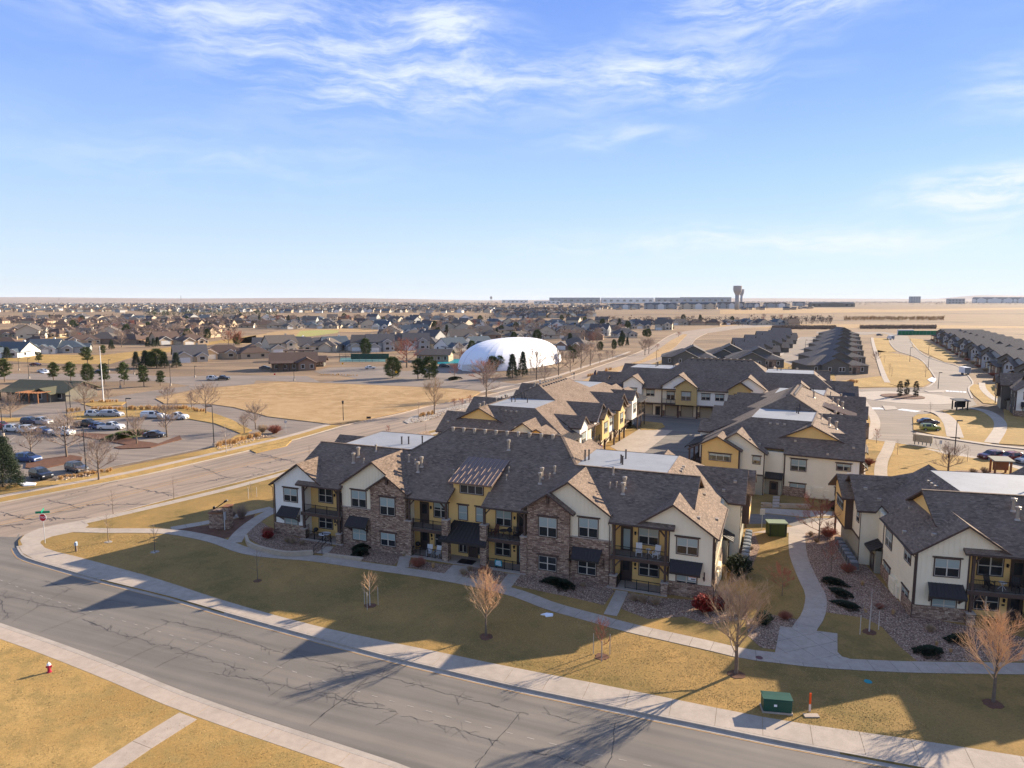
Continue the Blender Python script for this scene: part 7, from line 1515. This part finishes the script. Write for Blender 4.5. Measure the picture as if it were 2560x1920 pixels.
for k, u, v, deg, lb in [(7, 118, 881, 15, 'white-walled house with blue-grey roof by the wide pine at left'), (4, 160, 880, 20, 'long blue-roofed house on the golf course at left'), (0, 95, 868, -10, 'brown hip-roofed house right behind the blue-roofed one'), (0, 20, 872, 10, 'brown house at the left edge above the spruces'), (7, 42, 890, 0, 'small white cottage beside the dark spruces at the left edge'),
    (1, 475, 901, 30, 'tan house with white-edged double gable, right of the evergreen screen'), (2, 560, 893, 20, 'large brown hip-roofed house before the fairway'), (0, 632, 893, -60, 'tan house with two garage doors beside the clubhouse'), (3, 700, 880, 35, 'olive gabled house above the clubhouse'), (1, 745, 876, 20, 'dark gabled house with arched porch above the clubhouse'), (5, 795, 872, 30, 'pale house with white gable above the clubhouse'), (7, 836, 872, 35, 'bright white gabled house above the clubhouse'),
    (4, 905, 872, 25, 'blue-grey house behind the pine'), (8, 950, 876, 15, 'blue-grey house right of the pine'), (8, 1040, 872, 10, 'wide dark blue-roofed house behind the tennis court'), (7, 1130, 876, 40, 'white gabled house left of the dome, nearer one'), (7, 1195, 872, 40, 'white gabled house left of the dome, farther one'), (10, 1440, 872, -30, 'russet-roofed brown house right of the dome'), (5, 1560, 842, 10, 'slate-roofed house by the fenced garden'), (8, 1500, 838, -20, 'blue-roofed gabled house before the far road')]: house(k, u, v, deg, lb)

# trees standing between the houses, up to the near limit; the rest of the far tree canopy is one mass
nt_ = 0
ORD += ['%dth' % i for i in range(80, 130)]
for v, u0, u1, n, bn in ((804, 0, 2000, 78, 'the backmost'), (820, 100, 1700, 66, 'the second'), (834, 0, 1560, 56, 'the middle'), (850, 150, 1560, 44, 'the fourth'), (866, 250, 1500, 30, 'the nearest')):
    for i, u in enumerate(sorted(rh.uniform(u0, u1) for _ in range(n))):
        vv = v + rh.uniform(-5, 5); k = rh.choice(('far', 'far', 'farred', 'far', 'far', 'spruce', 'pine2'))
        if v > 850 and (600 < u < 960 or 1155 < u < 1420): continue
        if 815 < vv < 858 and 610 < u < 960: continue
        plant(k, u, vv, h=rh.uniform(5, 9), label={'far': 'bare grey tree', 'farred': 'russet bare tree', 'spruce': 'dark pointed conifer', 'pine2': 'round dark conifer'}[k] + ', %s tree from the left in %s belt of suburb trees' % (ORD[i], bn), group={'far': 'bare trees in the suburb', 'farred': 'russet trees in the suburb', 'spruce': 'conical conifers in the suburb', 'pine2': 'round conifers in the suburb'}[k])
# the distant town: thousands of roofs and trees that nobody could count
def distant_town(name, n, regions, seed, wallc, roofc):
    r = random.Random(seed); wl = MB(); rf = MB()
    for _ in range(n):
        (u0, v0, u1, v1) = r.choice(regions); u = r.uniform(u0, u1); v = v0 + (v1 - v0) * r.random() ** 1.3; x, y = G(u, v)
        w = r.uniform(5, 9); d = r.uniform(4, 7); h = r.uniform(3, 6); a = r.uniform(0, 3.14); c, s = math.cos(a), math.sin(a)
        T_ = lambda p, q, z: (x + p * c - q * s, y + p * s + q * c, z)
        wl.hull8([T_(-w, -d, -.3), T_(w, -d, -.3), T_(w, d, -.3), T_(-w, d, -.3)], [T_(-w, -d, h), T_(w, -d, h), T_(w, d, h), T_(-w, d, h)])
        e = .6; ph = h + d * .6; A_, B_ = T_(-w - e, 0, ph), T_(w + e, 0, ph)
        rf.face([T_(-w - e, -d - e, h - .3), T_(w + e, -d - e, h - .3), B_, A_]); rf.face([T_(w + e, d + e, h - .3), T_(-w - e, d + e, h - .3), A_, B_]); wl.face([T_(w, -d, h), T_(w, d, h), T_(w, 0, ph - .3)]); wl.face([T_(-w, d, h), T_(-w, -d, h), T_(-w, 0, ph - .3)])
    root = wl.build(name, wallc, kind='stuff'); rf.build('distant_roofs', roofc, kind='stuff')
Ra = [(-100, 762, 640, 781), (300, 758, 1500, 774), (640, 765, 1240, 782), (1240, 775, 1480, 795), (-100, 757, 1000, 766)]
distant_town('distant_houses', 620, Ra, 1, HW['beige'], HR['brown']); distant_town('distant_houses', 520, Ra, 2, HW['white'], HR['grey']); distant_town('distant_houses', 560, Ra + [(1480, 762, 2050, 775)], 3, HW['tan'], HR['slate']); distant_town('distant_houses', 500, Ra, 4, HW['grey'], HR['taupe'])
def distant_trees(n, regions, seed, m, hh=(5, 11)):
    r = random.Random(seed); mb = MB()
    for _ in range(n):
        (u0, v0, u1, v1) = r.choice(regions); x, y = G(r.uniform(u0, u1), v0 + (v1 - v0) * r.random() ** 1.3); h = r.uniform(*hh); w = h * r.uniform(.25, .45)
        for j in range(16):
            a = r.uniform(0, 6.28); q = r.random() ** .5 * w; z = h * r.uniform(.25, 1); p = Vector((x + q * math.cos(a), y + q * math.sin(a), z)); s = h * .16
            mb.face([p + Vector((r.uniform(-s, s), r.uniform(-s, s), r.uniform(-s, s))) for _ in range(3)])
        mb.tube([(x, y, -.2), (x, y, h * .6)], [.25, .1], 3, 0, False)
    mb.build('distant_trees', m, kind='stuff')
M['canopy'] = noisy('far_canopy_grey', (.13, .095, .078), .3, .02, .95, .3, 0); M['canopyg'] = noisy('far_canopy_green', (.05, .06, .035), .3, .02, .95, .3, 0); M['canopyo'] = noisy('far_canopy_gold', (.28, .16, .06), .3, .02, .95, .3, 0)
distant_trees(3800, Ra + [(1500, 757, 2600, 763)], 5, M['canopy']); distant_trees(900, Ra + [(1500, 757, 2600, 763), (360, 788, 700, 792)], 6, M['canopyg']); distant_trees(260, Ra, 7, M['canopyo'])
distant_trees(420, [(0, 796, 1250, 812), (100, 815, 600, 850), (960, 812, 1500, 850), (1500, 800, 1900, 815)], 15, M['canopy'], (4, 8)); distant_trees(2600, [(1980, 755.5, 2680, 758.5), (1480, 755, 2000, 757.5)], 19, M['canopy'], (6, 13)); distant_trees(1500, [(-200, 752.6, 2700, 757)], 8, M['canopy'], (8, 18))
distant_trees(700, [(2110, 795, 2360, 801)], 9, M['canopyo'], (2, 4)); distant_trees(120, [(1930, 800, 2080, 812)], 10, M['canopy'], (4, 8))
distant_trees(3000, [(1930, 818, 2090, 823), (2150, 817, 2340, 822)], 12, M['canopy'], (1.2, 2.6))
# pale fields and low rises on the horizon
def rise(u0, u1, dist, h, m, name='distant_hill', dep=1500, seed=0):
    r = random.Random(seed); x0 = (u0 - 1280) / FPX * dist; x1 = (u1 - 1280) / FPX * dist; n = 30; mb = MB(); prev = None
    for i in range(n + 1):
        t = i / n; hh = h * math.sin(math.pi * t) ** .6 * (1 + .15 * math.sin(t * 17 + seed)) ; x = x0 + (x1 - x0) * t
        cur = [(x, dist - dep, -2), (x, dist, hh), (x, dist + dep, -2)]
        if prev: mb.face([prev[0], cur[0], cur[1], prev[1]]); mb.face([prev[1], cur[1], cur[2], prev[2]])
        prev = cur
    mb.build(name, m, kind='structure')
M['hill'] = noisy('far_prairie', (.30, .235, .19), .2, .0006, .95, .003, 0)
rise(-900, 1400, 9000, 58, M['hill'], seed=1); rise(1000, 3400, 11000, 52, M['hill'], seed=2); rise(-400, 700, 6500, 36, M['hill'], seed=3); rise(2300, 3000, 14000, 150, M['hill'], seed=5)

# ---- long buildings, apartments and towers on the horizon
def slab_building(name, u0, u1, vb, vt, dep, wc, rc, label, storeys=1, bays=6, cat='building', gables=0, deg=0):
    x0, y0 = G(u0, vb); x1, _ = G(u1, vb); h = hgt(vb, vt); w = x1 - x0; root = empty(name, ((x0 + x1) / 2, y0, -.17), R(deg), label, cat)
    mb = MB(); mb.box(-w / 2, w / 2, 0, dep, 0, h * (.72 if gables else .94)); mb.build('wall', wc, root); rf = MB()
    if gables:
        rf.hull8([(-w / 2 - .6, -.6, h * .72), (w / 2 + .6, -.6, h * .72), (w / 2 + .6, dep + .6, h * .72), (-w / 2 - .6, dep + .6, h * .72)], [(-w / 2 + 1, dep * .4, h), (w / 2 - 1, dep * .4, h), (w / 2 - 1, dep * .6, h), (-w / 2 + 1, dep * .6, h)])
        for i in range(gables):
            c = -w / 2 + w * (i + .5) / gables; g = w / gables * .28
            m2 = MB(); m2.prism([(c - g, 0), (c + g, 0), (c + g, h * .7), (c, h * .92), (c - g, h * .7)], lambda a, q, t: (a, t, q), -1.6, 1); m2.build('bay', HW['white'] if i % 2 else wc, root)
            gab(rf, c - g, c + g, -1.6, dep * .4, h * .7, .22 * h / g)
    else: rf.box(-w / 2 - .4, w / 2 + .4, -.4, dep + .4, h * .94, h)
    rf.build('roof', rc, root)
    for s in range(storeys):
        for i in range(bays):
            c = -w / 2 + w * (i + .5) / bays; z = h * (.72 if gables else .94) * (s + .3) / storeys; m2 = MB(); m2.box(c - w / bays * .22, c + w / bays * .22, -.15 if not gables else -.1, 0, z, z + h * .35 / storeys); m2.build('window', M['glass'], root)
    return root
M['warehouse'] = noisy('warehouse_cladding', (.22, .24, .27), .05, .02, .8, .5, 0)
for a in [('warehouse', 1374, 1500, 757.5, 744, 60, M['warehouse'], HR['slate'], 'long grey warehouse on the horizon, left part', 1, 8), ('warehouse', 1504, 1634, 757.5, 744.3, 60, HW['white'], HW['white'], 'long pale warehouse on the horizon, centre part', 1, 8), ('warehouse', 1640, 1700, 757.5, 744, 60, M['warehouse'], HR['slate'], 'short grey warehouse between the long ones', 1, 4), ('warehouse', 1704, 1828, 757.8, 743, 60, M['warehouse'], HR['slate'], 'dark grey warehouse left of the water tower', 1, 8),
          ('factory', 1335, 1400, 759.5, 752, 40, HW['white'], HW['white'], 'low white industrial building, first right of the tower on stilts', 1, 6), ('factory', 1255, 1320, 757, 750, 40, HW['white'], HW['grey'], 'low white hall beside the small water tower', 1, 6), ('warehouse', 1618, 1675, 760, 754, 30, HW['white'], HW['white'], 'white flat hall above the blue apartments', 1, 5), ('warehouse', 1462, 1526, 766.5, 762.5, 18, HW['brown'], HW['white'], 'long low shed with white roof at the field edge', 1, 6),
          ('apartment_block', 2276, 2301, 757.5, 741, 30, M['warehouse'], HR['slate'], 'tall square grey building rising on the right horizon', 5, 4), ('school', 2370, 2412, 759.5, 746.5, 25, HW['grey'], HR['slate'], 'grey building left of the long white one at right', 2, 5)]: slab_building(*a)
slab_building('apartment_block', 2435, 2640, 757.8, 743, 30, HW['white'], HR['slate'], 'long white building with dark roof at the right horizon', 2, 16, gables=6)
slab_building('apartment_block', 1527, 1600, 773, 759, 16, HW['grey'], HR['slate'], 'blue-grey apartment block, first from the left below the warehouses', 3, 8, gables=3); slab_building('apartment_block', 1612, 1692, 773, 757, 16, HW['grey'], HR['slate'], 'blue-grey apartment block, second from the left below the warehouses', 3, 8, gables=3)
slab_building('apartment_block', 1702, 1790, 773, 756, 16, HW['beige'], HR['slate'], 'blue-grey apartment block left of the water towers', 3, 8, gables=3); slab_building('apartment_block', 1796, 1862, 771.5, 755, 16, HW['grey'], HR['taupe'], 'apartment block right in front of the water towers', 3, 8, gables=3)
slab_building('apartment_block', 1866, 1900, 769.5, 757, 16, HW['grey'], HR['slate'], 'small apartment block right of the water towers', 3, 5, gables=2); slab_building('apartment_block', 1912, 1968, 769, 756, 16, HW['grey'], HR['taupe'], 'wide apartment block at the end of the row', 3, 7, gables=2); slab_building('apartment_block', 1984, 2013, 765, 754, 16, HW['grey'], HR['slate'], 'last apartment block right, at the prairie edge', 3, 4, gables=1)
slab_building('church', 2028, 2137, 767.5, 755, 30, HW['olive'], HR['slate'], 'wide low building with a central gable on the open prairie', 1, 8, gables=1)
def water_tower(u, vb, vt, wpx, label, m, sc=1.0):
    x, y = G(u, vb); h = hgt(vb, vt); r = wpx / ((vb - 750) / 28) / 2; root = empty('water_tower', (x, y, 0), 0, label, 'water tower')
    mb = MB(); mb.lathe([(r * .5, 0), (r * .5, h * .6)], n=20); mb.build('pedestal', m, root, smooth=True); mb = MB(); mb.lathe([(r * .5, h * .6), (r * .62, h * .66), (r * .95, h * .78), (r, h * .84), (r, h * .99), (r * .9, h)], n=24); mb.build('tank', m, root)
M['towerconc'] = noisy('tower_concrete', (.34, .33, .32), .08, .05, .85, 1, 0)
water_tower(1842, 774, 714.5, 21, 'large grey concrete water tower, the nearer and broader one', M['towerconc']); water_tower(1853, 765, 723, 12, 'smaller water tower half hidden behind the large one', M['towerconc'])
x, y = G(1228, 757); h = hgt(757, 740.5); root = empty('water_tower', (x, y, 0), 0, 'small water tower on legs at the horizon above the suburb', 'water tower'); mb = MB(); mb.lathe([(3, h * .55), (13, h * .7), (13, h * .9), (4, h)], n=14); mb.build('tank', M['towerconc'], root)
for a in range(4): mb = MB(); mb.bar((9 * math.cos(a * 1.57), 9 * math.sin(a * 1.57), 0), (8 * math.cos(a * 1.57), 8 * math.sin(a * 1.57), h * .72), 1.6); mb.build('leg', M['towerconc'], root)
for u, vt, lb in ((453, 739, 'dark lattice mast on the left horizon'), (148, 746, 'small mast on the far left horizon')):
    x, y = G(u, 757); h = hgt(757, vt); root = empty('radio_mast', (x, y, 0), 0, lb, 'mast'); mb = MB(); mb.bar((0, 0, 0), (0, 0, h), 3.2); mb.build('mast', M['pvc'], root)

# ---- white air dome
uL, uR, vb = 1172, 1390, 921
xl, yl = G(uL, vb); xr, yr = G(uR, vb); cx, cy = (xl + xr) / 2, yl + 20; a_ = (xr - xl) / 2 * .93; b_ = 34; hd_ = hgt(vb + 2, 852) * 1.0
root = empty('air_dome', (cx, cy, 0), R(-28), 'big white air-inflated dome behind the conifers', 'dome'); me = []
NA, NB = 40, 16
M['domeskin'] = noisy('dome_skin', (.78, .78, .80), .03, .2, .5, 2, 0)
def dp(i, j, o=0):
    t = 2 * math.pi * i / NA; ph = math.pi / 2 * j / NB; c = math.cos(ph) ** .7; s = math.sin(ph)
    ct, st_ = math.cos(t), math.sin(t); q = 1 / (abs(ct) ** 2.3 + abs(st_) ** 2.3) ** (1 / 2.3); bul = 1 + .003 * (i % 2)
    return (a_ * q * ct * c * bul + 0, b_ * q * st_ * c * bul, hd_ * s + o)
mb = MB()
for i in range(NA):
    for j in range(NB): mb.face([dp(i, j), dp(i + 1, j), dp(i + 1, j + 1), dp(i, j + 1)])
o = mb.build('skin', M['domeskin'], root)
for i in range(0, NA, 4):
    mb = MB(); mb.tube([dp(i, j, -.02) for j in range(NB)], .07, 4, 0, False); mb.build('cable', HW['grey'], root)
mb = MB(); mb.box(-a_ * .2, a_ * .1, -b_ - 2.4, -b_ + 1, 0, 2.6); mb.build('entrance_box', HW['white'], root)

# ---- clubhouse, pump house, office and pergola
def simple_hall(u, v, deg, w, d, h, p, wc, rc, label, name='building', axis='x', porch=True, cat='building', extra=True):
    x, y = G(u, v); root = empty(name, (x, y, -.1), R(deg), label, cat); wl = MB(); rf = MB(); gwall(wl, -w / 2, w / 2, -d / 2, d / 2, h, p, axis); gab(rf, -w / 2, w / 2, -d / 2, d / 2, h, p, axis, 1.1)
    if extra: gwall(wl, w * .1, w * .1 + d * .5, -d / 2 - 2.5, 0, h - .2, p * 1.1); gab(rf, w * .1, w * .1 + d * .5, -d / 2 - 2.5, 0, h - .2, p * 1.1, 'y', .7)
    wl.build('wall', wc, root); rf.build('roof', rc, root)
    for i in range(5): fwin(root, -w / 2 + w * (i + .5) / 5, .9, w * .07, 1.5, -d / 2 - (2.52 if extra and .1 < (i + .5) / 5 - .5 < .1 + d * .5 / w else .02))
    if porch:
        for i in range(4): mb = MB(); mb.box(-w / 2 + i * w * .13, -w / 2 + i * w * .13 + .3, -d / 2 - 2.2, -d / 2 - 1.9, 0, h - .5); mb.build('post', M['brown'], root)
        mb = MB(); mb.hull8([(-w / 2 - .5, -d / 2 - 2.6, h - .6), (0, -d / 2 - 2.6, h - .6), (0, -d / 2, h + .2), (-w / 2 - .5, -d / 2, h + .2)], [(-w / 2 - .5, -d / 2 - 2.6, h - .45), (0, -d / 2 - 2.6, h - .45), (0, -d / 2, h + .35), (-w / 2 - .5, -d / 2, h + .35)]); mb.build('porch_roof', rc, root)
    return root
simple_hall(735, 921, 18, 17, 13, 3.6, .5, HW['brown'], HR['brown'], 'dark brown clubhouse with stepped roof beside the car park drive', 'clubhouse')
mb = MB(); x, y = G(748, 900); r_ = empty('pavilion', (x, y, 0), R(18), 'flat-topped pavilion roof right behind the clubhouse', 'pavilion'); mb.box(-7, 7, -3, 3, 4.4, 4.8); mb.build('roof', HR['brown'], r_)
for sx in (-6, -2, 2, 6): mb = MB(); mb.box(sx - .2, sx + .2, -2.5, -2.1, 0, 4.4); mb.build('post', M['brown'], r_)
simple_hall(1088, 901, -8, 15, 10, 3.6, .4, HW['tan'], HR['taupe'], 'tan pump house with grey-brown roof near the three pines', 'pump_house', porch=False, extra=False)
simple_hall(785, 914, 8, 9, 7, 2.6, .5, HW['olive'], HR['brown'], 'small olive shed joined to the clubhouse garden', 'shed', porch=False, extra=False)
of = simple_hall(132, 993, -12, 20, 11, 2.9, .40, HW['olive'], noisy('roof_olive', (.10, .095, .06), .15, 1, .9, 6, 0), 'small grey office building with olive roof and white-framed gable front', 'office_building')
x, y = G(85, 1006); r_ = empty('pergola', (x, y, 0), R(-12), 'brown timber pergola at the left of the office building', 'pergola')
for sx in (-3, 0, 3):
    for sy in (-1.5, 1.5): mb = MB(); mb.box(sx - .12, sx + .12, sy - .12, sy + .12, 0, 2.8); mb.build('post', M['wood'], r_)
for i in range(9): mb = MB(); mb.box(-3.6 + i * .9 - .06, -3.6 + i * .9 + .06, -2.1, 2.1, 2.8, 3.0); mb.build('rafter', M['wood'], r_)
# tennis court and its fence
pts = Y2([(860, 600), (870, 565), (1250, 560), (1260, 600)]); sheet('tennis_court', pts, -.12, noisy('court_green', (.10, .20, .19), .1, .3, .8, 2, 0)); sheet('tennis_court', Y2([(1700, 620), (1720, 580), (1950, 575), (1960, 610)]), -.12, M['teal'])
def mesh_fence(pts, h, label, m=None, step=3.0):
    P_ = resample(pts, step); root = empty('chain_fence', (0, 0, 0), 0, label, 'fence')
    for p in P_: mb = MB(); mb.bar((*p, -.2), (*p, h), .09); mb.build('post', M['black'], root)
    mb = MB()
    for a, b in zip(P_, P_[1:]):
        for z in (.1, h * .5, h): mb.bar((*a, z), (*b, z), .05)
        for i in range(1, 10): q = Vector(a).lerp(Vector(b), i / 10); mb.bar((*q, .1), (*q, h), .02)
    mb.build('mesh', m or M['black'], root, kind='stuff')
mesh_fence(Y2([(860, 602), (1260, 602)]), 3.2, 'tall dark tennis fence in front of the pale houses'); mesh_fence(Y2([(860, 565), (1250, 562)]), 3.2, 'back tennis fence below the pine'); mesh_fence(Y2([(1690, 622), (1960, 612)]), 3.2, 'tennis fence between pump house and dome')
mb = MB(); x, y = G(925, 899); mb.box(x - 9, x + 9, y - .1, y + .1, .2, 2.8); mb.build('windscreen', M['box_green'], label='dark green windscreen on the tennis fence', cat='screen')
x, y = G(2294, 837); r_ = empty('site_fence', (x, y, -.1), 0, 'bright green construction screen closing the end of the parkway', 'screen'); mb = MB(); mb.box(-16, 22, -.1, .1, 0, 3.4); mb.build('screen', noisy('screen_green', (.02, .16, .07), .1, .2, .7, 2, 0), r_); mb = MB(); mb.box(-15, -3, .3, 3.0, 0, 4.2); mb.build('container', HW['white'], r_)
for i in range(14): mb = MB(); mb.box(-16 + i * 2.9 - .06, -16 + i * 2.9 + .06, -.16, -.1, 0, 3.5); mb.build('post', M['acgrey'], r_)

# ---- grey duplex rows on the right
def duplex(k):
    root = empty('grey_duplex'); w, d, h = 23, 17, 3.2; wl = MB(); rf = MB()
    wl.box(-w / 2, w / 2, -d / 2, d / 2, -.3, h); hip(rf, -w / 2, w / 2, -d / 2, d / 2, h, .38)
    gwall(wl, -w * .28, w * .16, -d / 2 - 1.6, d / 2, h + .5, .5); gab(rf, -w * .28, w * .16, -d / 2 - 1.6, d / 2 + .5, h + .5, .5); gwall(wl, -w * .12, w * .30, -d / 2 + 4, d / 2, h + 2.4, .5); gab(rf, -w * .12, w * .30, -d / 2 + 4, d / 2, h + 2.4, .5)
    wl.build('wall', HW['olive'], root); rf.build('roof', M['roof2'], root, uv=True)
    b = MB(); b.box(w * .17, w * .36, -d / 2 - .5, -d / 2 + .5, -.3, h - .1); b.build('stone_wall', M['stone'], root, uv=True)
    for x_ in (-w * .35, -w * .15, w * .02, w * .07, w * .2, w * .4): fwin(root, x_, 1.0, .9, 1.5, -d / 2 - (1.62 if -.28 < x_ / w < .16 else .52 if .17 < x_ / w < .36 else .02))
    b = MB(); b.box(w * .24, w * .29, -d / 2 - .56, -d / 2 - .5, 0, 2.3); b.build('door', M['doorbrown'], root)
    for i in range(3): b = MB(); b.lathe([(.09, -.1), (.09, .5), (.13, .6)], (-2 + i * 1.5, 2, h + 2.5), 6); b.build('roof_flue', M['pipe'], root)
    root['category'] = 'duplex house'; return root
dx = duplex(0)
for i, (u, dist) in enumerate(((2100, 262), (2101, 300), (2103, 338), (2105, 378), (2107, 420), (2108, 462), (2108, 505))):
    c = dx if i == 0 else copy_tree(dx); c.location = ((u - 1280) / FPX * dist * 1.0, dist + 8, -.15); c.rotation_euler = (0, 0, R(-4)); c['label'] = '%s low grey duplex in the central row beside the parkway' % ('nearest', 'second', 'third', 'fourth', 'fifth', 'sixth', 'farthest')[i]; c['group'] = 'grey duplexes of the central row'
def garage_house():
    root = empty('grey_townhouse'); wl = MB(); rf = MB(); gwall(wl, -7, 5, -8, 8, 5.2, .45, 'x'); gab(rf, -7, 5, -8, 8, 5.2, .45, 'x'); gwall(wl, 3, 9, -6.5, 6.5, 2.8, .4, 'x'); gab(rf, 3, 9, -6.5, 6.5, 2.8, .4, 'x'); gwall(wl, -3, 4.5, -9, -1, 4.9, .55, 'y'); gab(rf, -3, 4.5, -9, 0, 4.9, .55, 'y')
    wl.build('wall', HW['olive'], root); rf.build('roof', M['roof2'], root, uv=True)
    for s in (-3.2, 3.2): b = MB(); b.box(9, 9.06, s - 2.4, s + 2.4, 0, 2.3); b.build('garage_door', M['garage'], root)
    fwin(root, .8, 3.4, 1.6, 1.3, -9.02); b = MB(); b.box(5, 5.06, -3, -1.5, 3.5, 4.8); b.build('window', M['glass'], root)
    root['category'] = 'townhouse'; return root
gh = garage_house(); 
for i, (u, dist) in enumerate(((1878, 318), (1900, 345), (1925, 375), (1868, 352), (1895, 385), (1938, 408), (1950, 445), (1920, 430), (1955, 480))):
    c = gh if i == 0 else copy_tree(gh); c.location = ((u - 1280) / FPX * dist, dist, -.15); c.rotation_euler = (0, 0, R(-14)); c['label'] = '%s grey townhouse with garages in the row left of the alley' % ORD[i]; c['group'] = 'grey townhouses left of the alley'
def porch_house(v_):
    root = empty('grey_townhouse'); wl = MB(); rf = MB(); h = 5.6; gwall(wl, 0, 13, -6, 6, h, .42, 'x'); gab(rf, 0, 13, -6, 6, h, .42, 'x'); gwall(wl, -1.8, 3, -5.6 + v_ * 5, 0 + v_ * 5, h - .4, .6, 'x'); gab(rf, -1.8, 4, -5.6 + v_ * 5, 0 + v_ * 5, h - .4, .6, 'x')
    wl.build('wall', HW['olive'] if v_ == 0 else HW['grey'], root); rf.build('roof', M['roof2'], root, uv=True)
    b = MB(); b.box(-1.9, 3, 1.2 - v_ * 6, 5.4 - v_ * 6, -.3, 2.8); b.build('stone_wall', M['stone'], root, uv=True); b = MB(); gab(b, -3.2, .6, .8 - v_ * 6, 5.8 - v_ * 6, 2.9, .35, 'x', .3); b.build('porch_roof', M['roof2'], root, uv=True)
    for yy in (1.2 - v_ * 6, 5.2 - v_ * 6): b = MB(); b.box(-3.1, -2.8, yy, yy + .3, 0, 2.9); b.build('post', M['cream'], root)
    for yy, z in ((-4.2 + v_ * 5, 3.6), (-2 + v_ * 5, 3.6), (-3.4 + v_ * 5, .9)): b = MB(); b.box(-1.9, -1.8, yy - .6, yy + .6, z - .1, z + 1.5); f = b.build('window', HW['white'], root); b = MB(); b.box(-1.94, -1.9, yy - .5, yy + .5, z, z + 1.4); b.build('pane', M['glass'], f)
    fwin(root, 8, 3.6, 1.2, 1.3, -6.02); fwin(root, 4.5, 3.6, 1.2, 1.3, -6.02)
    root['category'] = 'townhouse'; return root
ph = [porch_house(0), porch_house(1)]; used_ph = set()
for i in range(15):
    t = i / 14; dist = 222 * (1 - t) + 480 * t; e0 = G(2522, 955); e1 = G(2332, 849); x = e0[0] + (e1[0] - e0[0]) * (dist - e0[1]) / (e1[1] - e0[1]); k = i % 2; c = ph[k] if k not in used_ph else copy_tree(ph[k]); used_ph.add(k)
    c.location = (x + 3 + (1.5 if i % 3 else 0), dist, -.15); c.rotation_euler = (0, 0, R(-4)); c['label'] = '%s two-storey townhouse in the shaded row at the right, counted from the front' % ORD[i]; c['group'] = 'shaded townhouses along the parkway'
ang = math.degrees(math.atan2(e1[1] - e0[1], e1[0] - e0[0]))
for i in range(11):
    t = i / 10; dist = 240 * (1 - t) + 460 * t; x = e0[0] + (e1[0] - e0[0]) * (dist - e0[1]) / (e1[1] - e0[1]) + 26; k = i % 2; c = copy_tree(ph[k]); c.location = (x + 4, dist, -.15); c.rotation_euler = (0, 0, R(176)); c.scale = (1.05,) * 3; c['label'] = '%s townhouse of the second shaded row behind the parkway row' % ORD[i]; c['group'] = 'second row of shaded townhouses'
for i in range(16):
    q = Vector(e0).lerp(Vector(e1), (i + .3) / 16); c = copy_tree(TP['rust' if i % 2 else 'shrub']); c.location = (q.x - 1.5, q.y, 0); c.scale = (3, 3, 2); c['label'] = '%s shrub of the shaded front gardens, counted from the front' % ORD[i]; c['category'] = 'shrub'; c['group'] = 'front garden shrubs of the townhouse row'
for u, dist, lb in ((1722, 292, 'grey building behind the garages, left one with a pale gable'), (1815, 300, 'grey building behind the garages, wide one in the middle'), (1885, 283, 'grey building behind the garages, right one')):
    c = copy_tree(dx); c.location = ((u - 1280) / FPX * dist, dist, 1.2); c.rotation_euler = (0, 0, R(-14)); c['label'] = lb; c.scale = (.95,) * 3
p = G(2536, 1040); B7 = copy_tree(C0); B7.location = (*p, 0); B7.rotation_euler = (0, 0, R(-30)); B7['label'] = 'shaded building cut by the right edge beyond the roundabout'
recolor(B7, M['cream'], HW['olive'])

# ---- thin air between here and the horizon
mb = MB(); mb.box(-20000, 20000, -250, 24000, -3, 160); hz = mb.build('haze', mat('haze', (1, 1, 1)), kind='stuff')
m = hz.data.materials[0]; t = m.node_tree; t.nodes.clear(); o_ = t.nodes.new('ShaderNodeOutputMaterial'); pvn = t.nodes.new('ShaderNodeVolumePrincipled')
pvn.inputs['Color'].default_value = (.80, .86, .96, 1); pvn.inputs['Density'].default_value = 2.6e-5; pvn.inputs['Anisotropy'].default_value = 0; t.links.new(pvn.outputs[0], o_.inputs['Volume'])
